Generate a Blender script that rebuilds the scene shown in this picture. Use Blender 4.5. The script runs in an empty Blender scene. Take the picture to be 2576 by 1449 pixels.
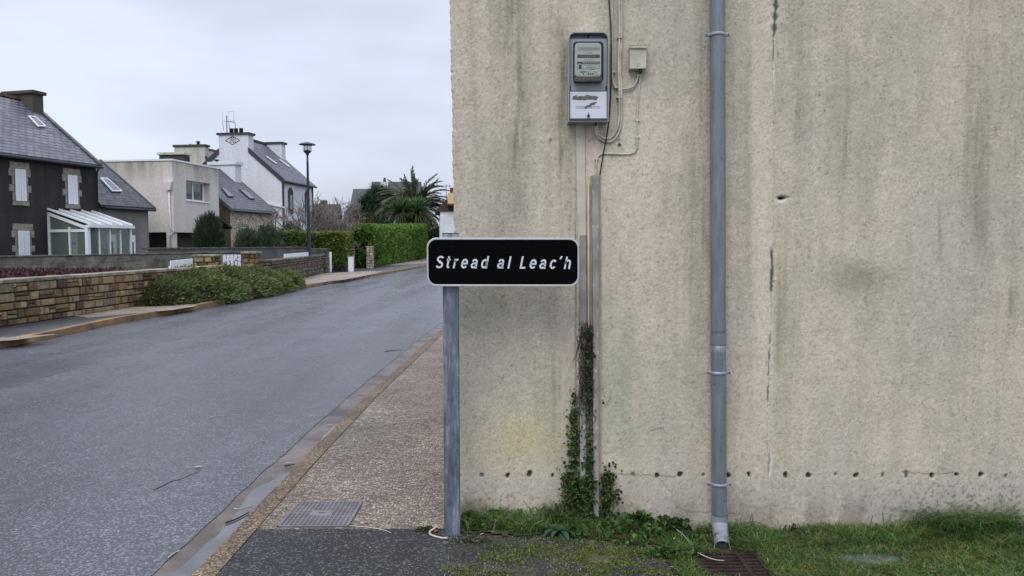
import bpy, math, random
import numpy as np
from mathutils import Vector, Matrix, Euler
random.seed(7); RNG = np.random.default_rng(7)
rad = math.radians
SC = bpy.context.scene; COL = SC.collection

# ------------------------------------------------------------------ camera
F_PX = 1937.0                                   # focal length in the units of a 2576 px wide picture
CAM = Vector((0, 0, 1.6))
RC = Matrix.Rotation(rad(90 - 3.265), 3, 'X') @ Matrix.Rotation(rad(-0.22), 3, 'Z')
cd = bpy.data.cameras.new('camera'); cam = bpy.data.objects.new('camera', cd); COL.objects.link(cam)
cam.matrix_world = Matrix.Translation(CAM) @ RC.to_4x4()
cd.sensor_width = 36; cd.lens = 36 * F_PX / 2576; cd.clip_start = 0.05; cd.clip_end = 3000
SC.camera = cam
# ------------------------------------------------------------------ light
SUN_EL, SUN_AZ = rad(52), rad(200)              # soft, high, from behind the viewer
w = bpy.data.worlds.new('World'); SC.world = w; w.use_nodes = True
nt = w.node_tree; nt.nodes.clear()
def wn(t, **k):
    n = nt.nodes.new(t)
    for a, b in k.items(): setattr(n, a, b)
    return n
out = wn('ShaderNodeOutputWorld'); bg = wn('ShaderNodeBackground'); bg.inputs[1].default_value = 0.15
sky = wn('ShaderNodeTexSky', sky_type='NISHITA', sun_disc=False, sun_elevation=SUN_EL, sun_rotation=SUN_AZ)
tc = wn('ShaderNodeTexCoord'); mp = wn('ShaderNodeMapping'); mp.inputs['Scale'].default_value = (1, 1, 3.2); mp.inputs['Location'].default_value = (0.3, 0.2, 0.1)
nz = wn('ShaderNodeTexNoise'); nz.inputs['Scale'].default_value = 1.7; nz.inputs['Detail'].default_value = 5; nz.inputs['Roughness'].default_value = .48
rp = wn('ShaderNodeValToRGB'); rp.color_ramp.elements[0].position = .36; rp.color_ramp.elements[1].position = .62
rp.color_ramp.elements[0].color = (3.5, 3.75, 4.35, 1); rp.color_ramp.elements[1].color = (4.85, 5.2, 6.3, 1)
sep = wn('ShaderNodeSeparateXYZ'); hr = wn('ShaderNodeMapRange'); hr.inputs[1].default_value = .28; hr.inputs[2].default_value = 1.0; hr.inputs[3].default_value = 1.0; hr.inputs[4].default_value = 2.3
mul = wn('ShaderNodeMixRGB', blend_type='MULTIPLY'); mul.inputs[0].default_value = 1
mx = wn('ShaderNodeMixRGB'); mx.inputs[0].default_value = .93
L = nt.links.new
L(tc.outputs['Generated'], mp.inputs[0]); L(mp.outputs[0], nz.inputs[0]); L(nz.outputs[0], rp.inputs[0])
L(tc.outputs['Generated'], sep.inputs[0]); L(sep.outputs[2], hr.inputs[0])
L(rp.outputs[0], mul.inputs[1]); L(hr.outputs[0], mul.inputs[2])
L(sky.outputs[0], mx.inputs[1]); L(mul.outputs[0], mx.inputs[2]); L(mx.outputs[0], bg.inputs[0]); L(bg.outputs[0], out.inputs[0])
sl = bpy.data.lights.new('sun', 'SUN'); sl.energy = 1.3; sl.angle = rad(35); sl.color = (1, .965, .9)
so = bpy.data.objects.new('sun', sl); COL.objects.link(so)
sd = Vector((math.sin(rad(200)) * math.cos(SUN_EL), math.cos(rad(200)) * math.cos(SUN_EL), math.sin(SUN_EL)))
so.rotation_euler = sd.to_track_quat('Z', 'Y').to_euler(); so.location = (0, -5, 20)
SC.view_settings.view_transform = 'Standard'; SC.view_settings.look = 'None'
SC.view_settings.exposure = 0.2; SC.view_settings.gamma = 1.0

# ------------------------------------------------------------------ pixel -> world
def ray(px, py): return (RC @ Vector(((px - 1288) / F_PX, (724.5 - py) / F_PX, -1))).normalized()
def atY(px, py, Y):
    d = ray(px, py); return CAM + d * (Y / d.y)
def atZ(px, py, z):
    d = ray(px, py); return CAM + d * ((z - 1.6) / d.z)
def proj(P):                                     # numpy (n,3) -> px, py
    q = (np.asarray(P) - np.array(CAM)) @ np.array(RC)
    return 1288 + F_PX * q[:, 0] / -q[:, 2], 724.5 - F_PX * q[:, 1] / -q[:, 2]

# ------------------------------------------------------------------ noise (numpy)
def _h(i, j, s):
    n = (i * 374761393 + j * 668265263 + s * 1442695041) & 0xffffffff
    n = ((n ^ (n >> 13)) * 1274126177) & 0xffffffff
    return ((n ^ (n >> 16)) & 0xffff) / 65535.0
def vnoise(x, y, s=0):
    x = np.asarray(x, float); y = np.asarray(y, float)
    i = np.floor(x).astype(np.int64); j = np.floor(y).astype(np.int64); f = x - i; g = y - j
    f = f * f * (3 - 2 * f); g = g * g * (3 - 2 * g)
    return (_h(i, j, s) * (1 - f) + _h(i + 1, j, s) * f) * (1 - g) + (_h(i, j + 1, s) * (1 - f) + _h(i + 1, j + 1, s) * f) * g
def fbm(x, y, s=0, o=4):
    t = 0; a = .5; n = 0
    for k in range(o):
        t = t + a * vnoise(np.asarray(x) * 2 ** k, np.asarray(y) * 2 ** k, s + k * 17); n += a; a *= .5
    return t / n

# ------------------------------------------------------------------ materials
class M:
    def __init__(s, name, rough=.8, spec=.3, metal=0):
        s.m = bpy.data.materials.new(name); s.m.use_nodes = True; s.t = s.m.node_tree
        s.b = s.t.nodes['Principled BSDF']; s.b.inputs['Roughness'].default_value = rough
        s.b.inputs['Specular IOR Level'].default_value = spec; s.b.inputs['Metallic'].default_value = metal
        s.tc = s.t.nodes.new('ShaderNodeTexCoord').outputs['Object']
    def n(s, t, **k):
        n = s.t.nodes.new(t)
        for a, b in k.items(): setattr(n, a, b)
        return n
    def put(s, sock, v):
        if isinstance(v, bpy.types.NodeSocket): s.t.links.new(v, sock)
        elif isinstance(v, (tuple, list)) and sock.type == 'RGBA': sock.default_value = tuple(v) + ((1,) if len(v) == 3 else ())
        else: sock.default_value = v
    def map(s, scale=(1, 1, 1), rot=(0, 0, 0), loc=(0, 0, 0), v=None):
        n = s.n('ShaderNodeMapping'); s.put(n.inputs[0], v or s.tc); n.inputs['Scale'].default_value = scale; n.inputs['Rotation'].default_value = rot; n.inputs['Location'].default_value = loc
        return n.outputs[0]
    def noise(s, scale, detail=4, rough=.55, v=None, dist=0):
        n = s.n('ShaderNodeTexNoise'); s.put(n.inputs['Vector'], v or s.tc); n.inputs['Scale'].default_value = scale
        n.inputs['Detail'].default_value = detail; n.inputs['Roughness'].default_value = rough; n.inputs['Distortion'].default_value = dist
        return n.outputs[0]
    def vor(s, scale, v=None, feature='F1', o='Distance', rnd=1):
        n = s.n('ShaderNodeTexVoronoi', feature=feature); s.put(n.inputs['Vector'], v or s.tc); n.inputs['Scale'].default_value = scale; n.inputs['Randomness'].default_value = rnd
        return n.outputs[o]
    def ramp(s, f, stops, interp='LINEAR'):
        n = s.n('ShaderNodeValToRGB'); s.put(n.inputs[0], f); e = n.color_ramp.elements; n.color_ramp.interpolation = interp
        while len(e) < len(stops): e.new(.5)
        for k, (p, c) in enumerate(stops):
            e[k].position = p; e[k].color = ((c, c, c, 1) if not isinstance(c, tuple) else c + (1,))
        return n.outputs[0]
    def mix(s, f, a, b, mode='MIX'):
        n = s.n('ShaderNodeMixRGB', blend_type=mode); s.put(n.inputs[0], f)
        for k, v in ((1, a), (2, b)): s.put(n.inputs[k], (v, v, v) if isinstance(v, (int, float)) else v)
        return n.outputs[0]
    def math(s, op, a, b=0, clamp=False):
        n = s.n('ShaderNodeMath', operation=op, use_clamp=clamp); s.put(n.inputs[0], a); s.put(n.inputs[1], b); return n.outputs[0]
    def attr(s, name, o='Color'): return s.n('ShaderNodeAttribute', attribute_name=name).outputs[o]
    def sep(s, v=None):
        n = s.n('ShaderNodeSeparateXYZ'); s.put(n.inputs[0], v or s.tc); return n.outputs
    def comb(s, x, y, z=0):
        n = s.n('ShaderNodeCombineXYZ'); s.put(n.inputs[0], x); s.put(n.inputs[1], y); s.put(n.inputs[2], z); return n.outputs[0]
    def col(s, v): s.put(s.b.inputs['Base Color'], v); return s
    def rough(s, v): s.put(s.b.inputs['Roughness'], v); return s
    def bump(s, h, strength=.5, dist=.01):
        n = s.n('ShaderNodeBump'); n.inputs['Strength'].default_value = strength; n.inputs['Distance'].default_value = dist
        s.put(n.inputs['Height'], h)
        if s.b.inputs['Normal'].links: s.put(n.inputs['Normal'], s.b.inputs['Normal'].links[0].from_socket)
        s.put(s.b.inputs['Normal'], n.outputs[0]); return s

MT = {}
def simple(name, c, rough=.7, spec=.3, metal=0, var=.15, scale=6, bump=0, bscale=40, bdist=.005):
    m = M(name, rough, spec, metal); n = m.noise(scale, 5)
    lo = tuple(x * (1 - var) for x in c); hi = tuple(min(1, x * (1 + var)) for x in c)
    m.col(m.ramp(n, [(.3, lo), (.7, hi)]))
    if bump: m.bump(m.noise(bscale, 4), bump, bdist)
    MT[name] = m.m; return m.m
def tinted(name, rough=.7, spec=.25, var=.25, scale=30, trans=0, bump=0):
    m = M(name, rough, spec); a = m.attr('tint'); n = m.noise(scale, 3)
    m.col(m.mix(1, a, m.ramp(n, [(.25, 1 - var), (.75, 1 + var * .6)]), 'MULTIPLY'))
    if bump: m.bump(m.noise(scale * 2, 5), bump, .02)
    if trans:
        t = m.n('ShaderNodeBsdfTranslucent'); m.put(t.inputs[0], a); x = m.n('ShaderNodeMixShader'); x.inputs[0].default_value = trans
        m.t.links.new(m.b.outputs[0], x.inputs[1]); m.t.links.new(t.outputs[0], x.inputs[2])
        m.t.links.new(x.outputs[0], m.t.nodes['Material Output'].inputs[0])
    MT[name] = m.m; return m.m

tinted('leaf', .5, .35, .15, 12, trans=.25)
tinted('needle', .6, .2, .2, 12, trans=.15)
tinted('stone', .85, .2, .45, 9, bump=.5)
simple('white_paint', (.78, .8, .84), .45, .4, var=.04)
simple('white_plastic', (.72, .74, .78), .4, .4, var=.05)
simple('dark_metal', (.035, .038, .045), .5, .4)
simple('bluepost', (.006, .010, .038), .35, .5, var=.25, scale=3)
simple('black_rubber', (.012, .012, .013), .5, .4)
simple('granite_dark', (.075, .065, .058), .85, .2, var=.35, scale=9)
simple('granite', (.27, .25, .21), .85, .2, var=.35, scale=9, bump=.4, bscale=30)
simple('bark', (.075, .055, .045), .9, .1, var=.3, scale=10)
simple('twig_red', (.15, .065, .055), .9, .1, var=.35, scale=3)
simple('twig_grey', (.20, .175, .155), .9, .1, var=.3, scale=3)
simple('glass_dark', (.06, .075, .085), .08, .8, var=.25, scale=1.2)
simple('zinc_gutter', (.09, .095, .10), .5, .4)
simple('tile_red', (.16, .055, .038), .8, .2, var=.35, scale=4)
simple('ridge_dark', (.085, .05, .048), .8, .2, var=.5, scale=4)
simple('soil', (.06, .05, .035), .95, .1, var=.4, scale=8, bump=.6, bscale=60, bdist=.02)
simple('clay_pot', (.05, .035, .033), .8, .2)

def render_mat(name, c, dirt, dscale=1.2, amount=.6, green=0):
    m = M(name, .9, .15); v = m.map((1, 1, .22)); n = m.noise(dscale, 6, .6, v); n2 = m.noise(7, 5)
    a = m.mix(m.ramp(n, [(.38, 0.0), (.72, amount)]), c, dirt)
    a = m.mix(.35, a, m.mix(1, a, m.ramp(n2, [(.3, .7), (.7, 1.25)]), 'MULTIPLY'))
    if green:
        z = m.sep()[2]
        g = m.math('MULTIPLY', m.ramp(m.math('DIVIDE', z, 10), [(green / 10 - .12, 0.0), (green / 10, .75)]), m.ramp(n, [(.35, .2), (.65, 1.0)]))
        a = m.mix(g, a, (.19, .19, .12))
    m.col(a); m.bump(m.noise(45, 4), .25, .01); MT[name] = m.m
render_mat('dark_render', (.050, .047, .045), (.022, .022, .024), amount=.9)
render_mat('grey_render', (.25, .235, .225), (.14, .13, .125), amount=.7)
render_mat('cream_render', (.68, .62, .59), (.48, .44, .40), amount=.55, green=6.4)
render_mat('white_render', (.66, .68, .72), (.52, .55, .58), amount=.5)
render_mat('pale_yellow_render', (.56, .555, .49), (.30, .30, .23), dscale=2, amount=.8)
render_mat('dark_chimney', (.10, .088, .07), (.045, .04, .03), amount=.7)
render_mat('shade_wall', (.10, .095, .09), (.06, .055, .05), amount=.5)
render_mat('wall_grey', (.16, .16, .16), (.075, .072, .072), dscale=1.6, amount=.8)

def slate(name, c1, c2, k=1.35, moss=.0):
    m = M(name, .42, .5); s = m.sep(); v = m.comb(s[0], m.math('MULTIPLY', s[2], k))
    b = m.n('ShaderNodeTexBrick'); m.put(b.inputs['Vector'], v)
    b.inputs['Scale'].default_value = 1; b.inputs['Brick Width'].default_value = .4; b.inputs['Row Height'].default_value = .22
    b.inputs['Mortar Size'].default_value = .035; b.inputs['Mortar Smooth'].default_value = .3; b.inputs['Bias'].default_value = 0
    b.inputs['Color1'].default_value = c1 + (1,); b.inputs['Color2'].default_value = c2 + (1,); b.inputs['Mortar'].default_value = tuple(x * .25 for x in c1) + (1,)
    n = m.noise(.9, 5); a = m.mix(1, b.outputs[0], m.ramp(n, [(.3, .72), (.7, 1.3)]), 'MULTIPLY')
    n3 = m.noise(14, 4); a = m.mix(m.math('MULTIPLY', m.ramp(n3, [(.6, 0.0), (.75, 1.0)]), moss), a, (.12, .115, .08))
    m.col(a); m.bump(m.math('ADD', b.outputs[1], m.math('MULTIPLY', m.noise(5, 3), -1.5)), .6, -.02)
    m.rough(m.ramp(m.noise(3, 4), [(.3, .32), (.7, .6)])); MT[name] = m.m
slate('slate_near', (.15, .148, .175), (.095, .094, .118), moss=.6)
slate('slate_dark', (.05, .052, .06), (.035, .036, .043), moss=.3)
slate('slate_blue', (.10, .11, .13), (.075, .083, .10), moss=.1)

def wall_blocks(name, c1, c2, mort, bw, rh, ms=.02, distort=.06, axis=0):
    m = M(name, .9, .15); s = m.sep(); nn = m.noise(3, 3)
    x = m.math('ADD', m.math('ADD', s[0], s[1]), m.math('MULTIPLY', nn, distort)); z = m.math('ADD', s[2], m.math('MULTIPLY', m.noise(4, 3), distort))
    b = m.n('ShaderNodeTexBrick'); m.put(b.inputs['Vector'], m.comb(x, z)); b.inputs['Scale'].default_value = 1
    b.inputs['Brick Width'].default_value = bw; b.inputs['Row Height'].default_value = rh; b.inputs['Mortar Size'].default_value = ms; b.inputs['Mortar Smooth'].default_value = .4
    b.inputs['Color1'].default_value = c1 + (1,); b.inputs['Color2'].default_value = c2 + (1,); b.inputs['Mortar'].default_value = mort + (1,)
    a = m.mix(1, b.outputs[0], m.ramp(m.noise(3.5, 6, .65), [(.3, .45), (.7, 1.6)]), 'MULTIPLY')
    m.col(a); m.bump(b.outputs[1], .6, -.03).bump(m.noise(25, 5), .5, .02); MT[name] = m.m
wall_blocks('old_blocks', (.20, .185, .15), (.13, .125, .11), (.15, .145, .125), .5, .22, .012)
def rubble(name, c1, c2, mort, scale=4.2):
    m = M(name, .9, .15); v = m.map((1, 1, 1.9)); v2 = m.mix(.12, v, m.n('ShaderNodeTexNoise').outputs[1])
    e = m.vor(scale, v, 'DISTANCE_TO_EDGE'); c = m.vor(scale, v, 'F1', 'Color')
    cs = m.sep(c)[0]
    a = m.mix(m.ramp(cs, [(0, 0.0), (1, 1.0)]), c1, c2); a = m.mix(1, a, m.ramp(m.noise(6, 5), [(.3, .6), (.7, 1.4)]), 'MULTIPLY')
    a = m.mix(m.ramp(e, [(.06, 1.0), (.13, 0.0)]), a, mort); m.col(a); m.bump(e, .5, .04); MT[name] = m.m
rubble('rubble_stone', (.19, .14, .09), (.36, .29, .20), (.60, .54, .45))
rubble('rubble_dark', (.10, .075, .045), (.17, .125, .07), (.12, .095, .065), 3.2)
rubble('chimney_stone', (.06, .05, .045), (.11, .09, .08), (.06, .055, .05), 3)

def asphalt(name, c, speck, rough=(.36, .55), bs=.5, wet=True, moss=0, road=False, vs=95, cut=.55):
    m = M(name, .45, .5)
    v = m.vor(vs, None, 'F1', 'Color'); cs = m.sep(v)[0]; e = m.vor(vs)
    big = m.noise(.55, 5, .6); mid = m.noise(6, 5, .6)
    a = m.mix(m.ramp(cs, [(cut, 0.0), (1, 1.0)]), tuple(x * .6 for x in c), speck)
    a = m.mix(1, a, m.ramp(big, [(.3, .75), (.7, 1.2)]), 'MULTIPLY'); a = m.mix(1, a, m.ramp(mid, [(.3, .8), (.7, 1.2)]), 'MULTIPLY')
    if moss:
        s = m.sep(); mk = m.math('MULTIPLY', m.ramp(m.math('ADD', m.math('MULTIPLY', s[0], .5), .42), [(.18, 0.0), (.62, 1.0)]), 1)
        mk = m.math('MULTIPLY', mk, m.ramp(m.noise(5, 7, .75), [(.42, 0.0), (.6, 1.0)]))
        mk = m.math('MULTIPLY', mk, m.ramp(m.noise(70, 2), [(.35, .0), (.55, 1.0)]))
        a = m.mix(mk, a, m.ramp(m.noise(45, 4), [(.35, (.05, .055, .02)), (.65, (.17, .18, .04))]))
    rn = m.noise(1.3, 5)
    if road:                                       # wheel tracks, long worn bands, fine cracks
        bnd = m.noise(1.0, 4, .6, m.map((1.1, .07, 1))); a = m.mix(1, a, m.ramp(bnd, [(.35, .74), (.5, 1.0), (.65, 1.22)]), 'MULTIPLY'); rn = m.mix(.6, rn, bnd)
        ck = m.vor(.55, m.mix(.25, m.tc, m.n('ShaderNodeTexNoise').outputs[1]), 'DISTANCE_TO_EDGE'); ckm = m.math('MULTIPLY', m.ramp(ck, [(.0, 1.0), (.006, 0.0)]), m.ramp(m.noise(.35, 3), [(.5, 0.0), (.6, .55)])); a = m.mix(ckm, a, (.02, .02, .022))
        m.b.inputs['IOR'].default_value = 1.6
    m.col(a); m.rough(m.ramp(rn, [(.35, rough[0]), (.65, rough[1])]))
    m.bump(e, bs, .006 if not road else .004).bump(m.noise(40, 4), .25 if not road else .12, .006); MT[name] = m.m
asphalt('road_asphalt', (.044, .047, .060), (.16, .165, .19), (.19, .36), .3, road=True, cut=.62)
asphalt('walk_asphalt', (.055, .055, .062), (.10, .10, .11), (.35, .5))
asphalt('forecourt_asphalt', (.026, .027, .029), (.17, .17, .16), (.6, .8), .8, moss=1, vs=125, cut=.78)

def pebble(name, scale=42, bright=1.0):
    m = M(name, .7, .35); wv = m.noise(9, 3)
    v = m.map((1, 1.25, 1)); c = m.vor(scale, v, 'F1', 'Color'); e = m.vor(scale, v, 'DISTANCE_TO_EDGE'); cs = m.sep(c)
    a = m.ramp(cs[0], [(0, (.15 * bright, .105 * bright, .075 * bright)), (.3, (.27 * bright, .22 * bright, .165 * bright)), (.55, (.34 * bright, .26 * bright, .17 * bright)), (.8, (.43 * bright, .37 * bright, .30 * bright)), (1, (.48 * bright, .45 * bright, .40 * bright))])
    a = m.mix(1, a, m.ramp(m.noise(1.1, 6, .65), [(.3, .55), (.7, 1.2)]), 'MULTIPLY')
    a = m.mix(m.ramp(e, [(.02, 1.0), (.1, 0.0)]), a, (.075, .062, .05)); m.col(a)
    m.bump(m.ramp(e, [(0, 0.0), (.22, 1.0)]), .9, .006); m.rough(m.ramp(m.noise(2, 4), [(.3, .4), (.7, .75)])); MT[name] = m.m
pebble('pebble_pavement', 46, .98)
pebble('beige_gravel', 60, 1.35)
m = M('kerb_aggregate', .6, .35); cs = m.sep(m.vor(110, None, 'F1', 'Color')); a = m.ramp(cs[0], [(0, (.035, .025, .018)), (.45, (.13, .085, .05)), (.8, (.24, .16, .09)), (1, (.36, .30, .22))])
a = m.mix(1, a, m.ramp(m.noise(2, 5), [(.3, .55), (.7, 1.25)]), 'MULTIPLY')
jy = m.math('FRACT', m.math('MULTIPLY', m.sep()[1], 1.0)); a = m.mix(m.ramp(jy, [(0, 1.0), (.012, 0.0)]), a, (.02, .018, .015))
m.col(a); m.bump(m.vor(110), .6, .006); MT['kerb_aggregate'] = m.m
m = M('kerb_far', .8, .2); n = m.noise(1.5, 6, .7); m.col(m.ramp(n, [(.3, (.09, .065, .045)), (.5, (.22, .15, .09)), (.62, (.34, .19, .07)), (.75, (.38, .33, .26))])); m.bump(m.noise(30, 4), .5, .01); MT['kerb_far'] = m.m
m = M('gutter_concrete', .4, .4); n = m.noise(2.2, 6, .65); a = m.ramp(n, [(.3, (.05, .04, .036)), (.5, (.095, .075, .065)), (.7, (.16, .13, .115))])
a = m.mix(.6, a, m.mix(1, a, m.ramp(m.vor(130), [(0, .5), (.6, 1.4)]), 'MULTIPLY')); m.col(a); m.bump(m.noise(120, 3), .4, .004); m.rough(m.ramp(m.noise(3, 4), [(.35, .22), (.65, .6)])); MT['gutter_concrete'] = m.m
m = M('water', .04, 1.0); m.b.inputs['IOR'].default_value = 1.5; m.col(m.ramp(m.noise(4, 5), [(.35, (.06, .055, .055)), (.65, (.12, .12, .13))])); m.bump(m.noise(8, 2), .03, .01); MT['water'] = m.m

m = M('galvanised', .42, .5, .35); v = m.map((9, 9, 1.1)); n = m.noise(3.2, 6, .7, v); c = m.sep(m.vor(28, None, 'F1', 'Color'))
a = m.ramp(n, [(.3, (.085, .10, .125)), (.5, (.15, .17, .21)), (.7, (.34, .37, .43))]); m.col(m.mix(.25, a, m.mix(1, a, m.ramp(c[0], [(0, .6), (1, 1.5)]), 'MULTIPLY')))
m.rough(m.ramp(n, [(.3, .35), (.7, .6)])); MT['galvanised'] = m.m
m = M('zinc_pipe', .42, .5, .25); v = m.map((12, 12, 1.6)); n = m.noise(2.6, 5, .62, v); sp = m.noise(38, 3)
a = m.ramp(n, [(.3, (.14, .16, .19)), (.6, (.20, .225, .265)), (.75, (.27, .30, .345))]); a = m.mix(m.ramp(sp, [(.66, 0.0), (.72, .75)]), a, (.07, .08, .10)); m.col(a); m.rough(m.ramp(n, [(.3, .38), (.7, .55)])); m.bump(m.noise(12, 2), .1, .01); MT['zinc_pipe'] = m.m
m = M('new_zinc', .42, .5, .3); n = m.noise(22, 4); m.col(m.ramp(n, [(.3, (.25, .27, .31)), (.7, (.38, .41, .46))])); MT['new_zinc'] = m.m
m = M('lichen_metal', .75, .3); v = m.map((1, 1, .5)); n = m.noise(45, 4, .7, v); a = m.ramp(m.noise(9, 5), [(.3, (.20, .195, .185)), (.7, (.37, .355, .335))]); m.col(m.mix(m.ramp(n, [(.60, 0.0), (.66, .9)]), a, (.52, .52, .50))); m.bump(n, .4, .004); MT['lichen_metal'] = m.m
simple('aged_cream', (.50, .455, .38), .7, .3, var=.22, scale=9, bump=.15)
simple('cable_cream', (.52, .48, .41), .55, .3, var=.3, scale=14)
simple('tan_plastic', (.42, .34, .25), .6, .3, var=.2, scale=10)
simple('sign_frame', (.55, .56, .59), .35, .5, metal=.4, var=.08, scale=9)
m = M('sign_black', .55, .03); m.col((.0025, .0025, .003)); MT['sign_black'] = m.m
simple('sign_letter', (.62, .65, .70), .4, .4, var=.04)
simple('meter_housing', (.30, .31, .33), .4, .45, var=.12, scale=12)
simple('meter_panel', (.27, .275, .30), .35, .5, var=.08, scale=8)
m = M('meter_door', .35, .45); n = m.noise(6, 4); m.col(m.ramp(n, [(.3, (.56, .58, .64)), (.7, (.64, .66, .72))])); MT['meter_door'] = m.m
simple('meter_face', (.42, .46, .42), .5, .4, var=.06)
simple('meter_grey', (.26, .29, .27), .5, .3)
simple('ink', (.035, .038, .036), .5, .3)
simple('smudge', (.15, .15, .15), .9, .1, var=.5, scale=60)
simple('rust', (.032, .018, .016), .8, .3, var=.5, scale=18, bump=.5)
simple('iron_cover', (.20, .185, .20), .45, .5, metal=.3, var=.25, scale=8, bump=.2, bscale=80, bdist=.002)
simple('dead_leaf', (.50, .46, .36), .7, .2, var=.3)
simple('twig', (.06, .045, .035), .85, .2, var=.4)
simple('strap', (.40, .375, .32), .5, .3, var=.12)
simple('dark_stone', (.035, .038, .035), .7, .3, var=.3, scale=20, bump=.5)
simple('rusty_nail', (.35, .12, .04), .9, .1, var=.3)
simple('purple_heather', (.075, .022, .042), .9, .1, var=.6, scale=9, bump=1, bscale=25, bdist=.05)
simple('beige_panel', (.62, .47, .26), .7, .2, var=.1)
simple('algae_slab', (.085, .115, .095), .5, .35, var=.3, scale=10, bump=.4, bscale=60)
m = M('grass_ground', .95, .1); n = m.noise(.6, 8, .6); m.col(m.ramp(n, [(.3, (.03, .045, .018)), (.55, (.05, .07, .025)), (.75, (.08, .08, .04))])); m.bump(m.noise(8, 5), .6, .05); MT['grass_ground'] = m.m
m = M('lawn_soil', .95, .1); n = m.noise(9, 8, .7); m.col(m.ramp(n, [(.3, (.02, .022, .012)), (.5, (.05, .06, .02)), (.68, (.10, .10, .05)), (.8, (.17, .15, .11))])); m.bump(m.noise(50, 5), .8, .015); MT['lawn_soil'] = m.m
def glassy(name, tint, fac, rough=.05):
    m = M(name, rough, .6); m.col(tint); t = m.n('ShaderNodeBsdfTransparent'); x = m.n('ShaderNodeMixShader'); x.inputs[0].default_value = fac
    m.t.links.new(m.b.outputs[0], x.inputs[1]); m.t.links.new(t.outputs[0], x.inputs[2]); m.t.links.new(x.outputs[0], m.t.nodes['Material Output'].inputs[0]); MT[name] = m.m
glassy('pane_green', (.20, .26, .22), .6)
glassy('roof_poly', (.42, .47, .45), .35, .3)
glassy('meter_glass', (.20, .22, .20), .86, .08)
glassy('lamp_glass', (.7, .72, .75), .65, .1)

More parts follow.
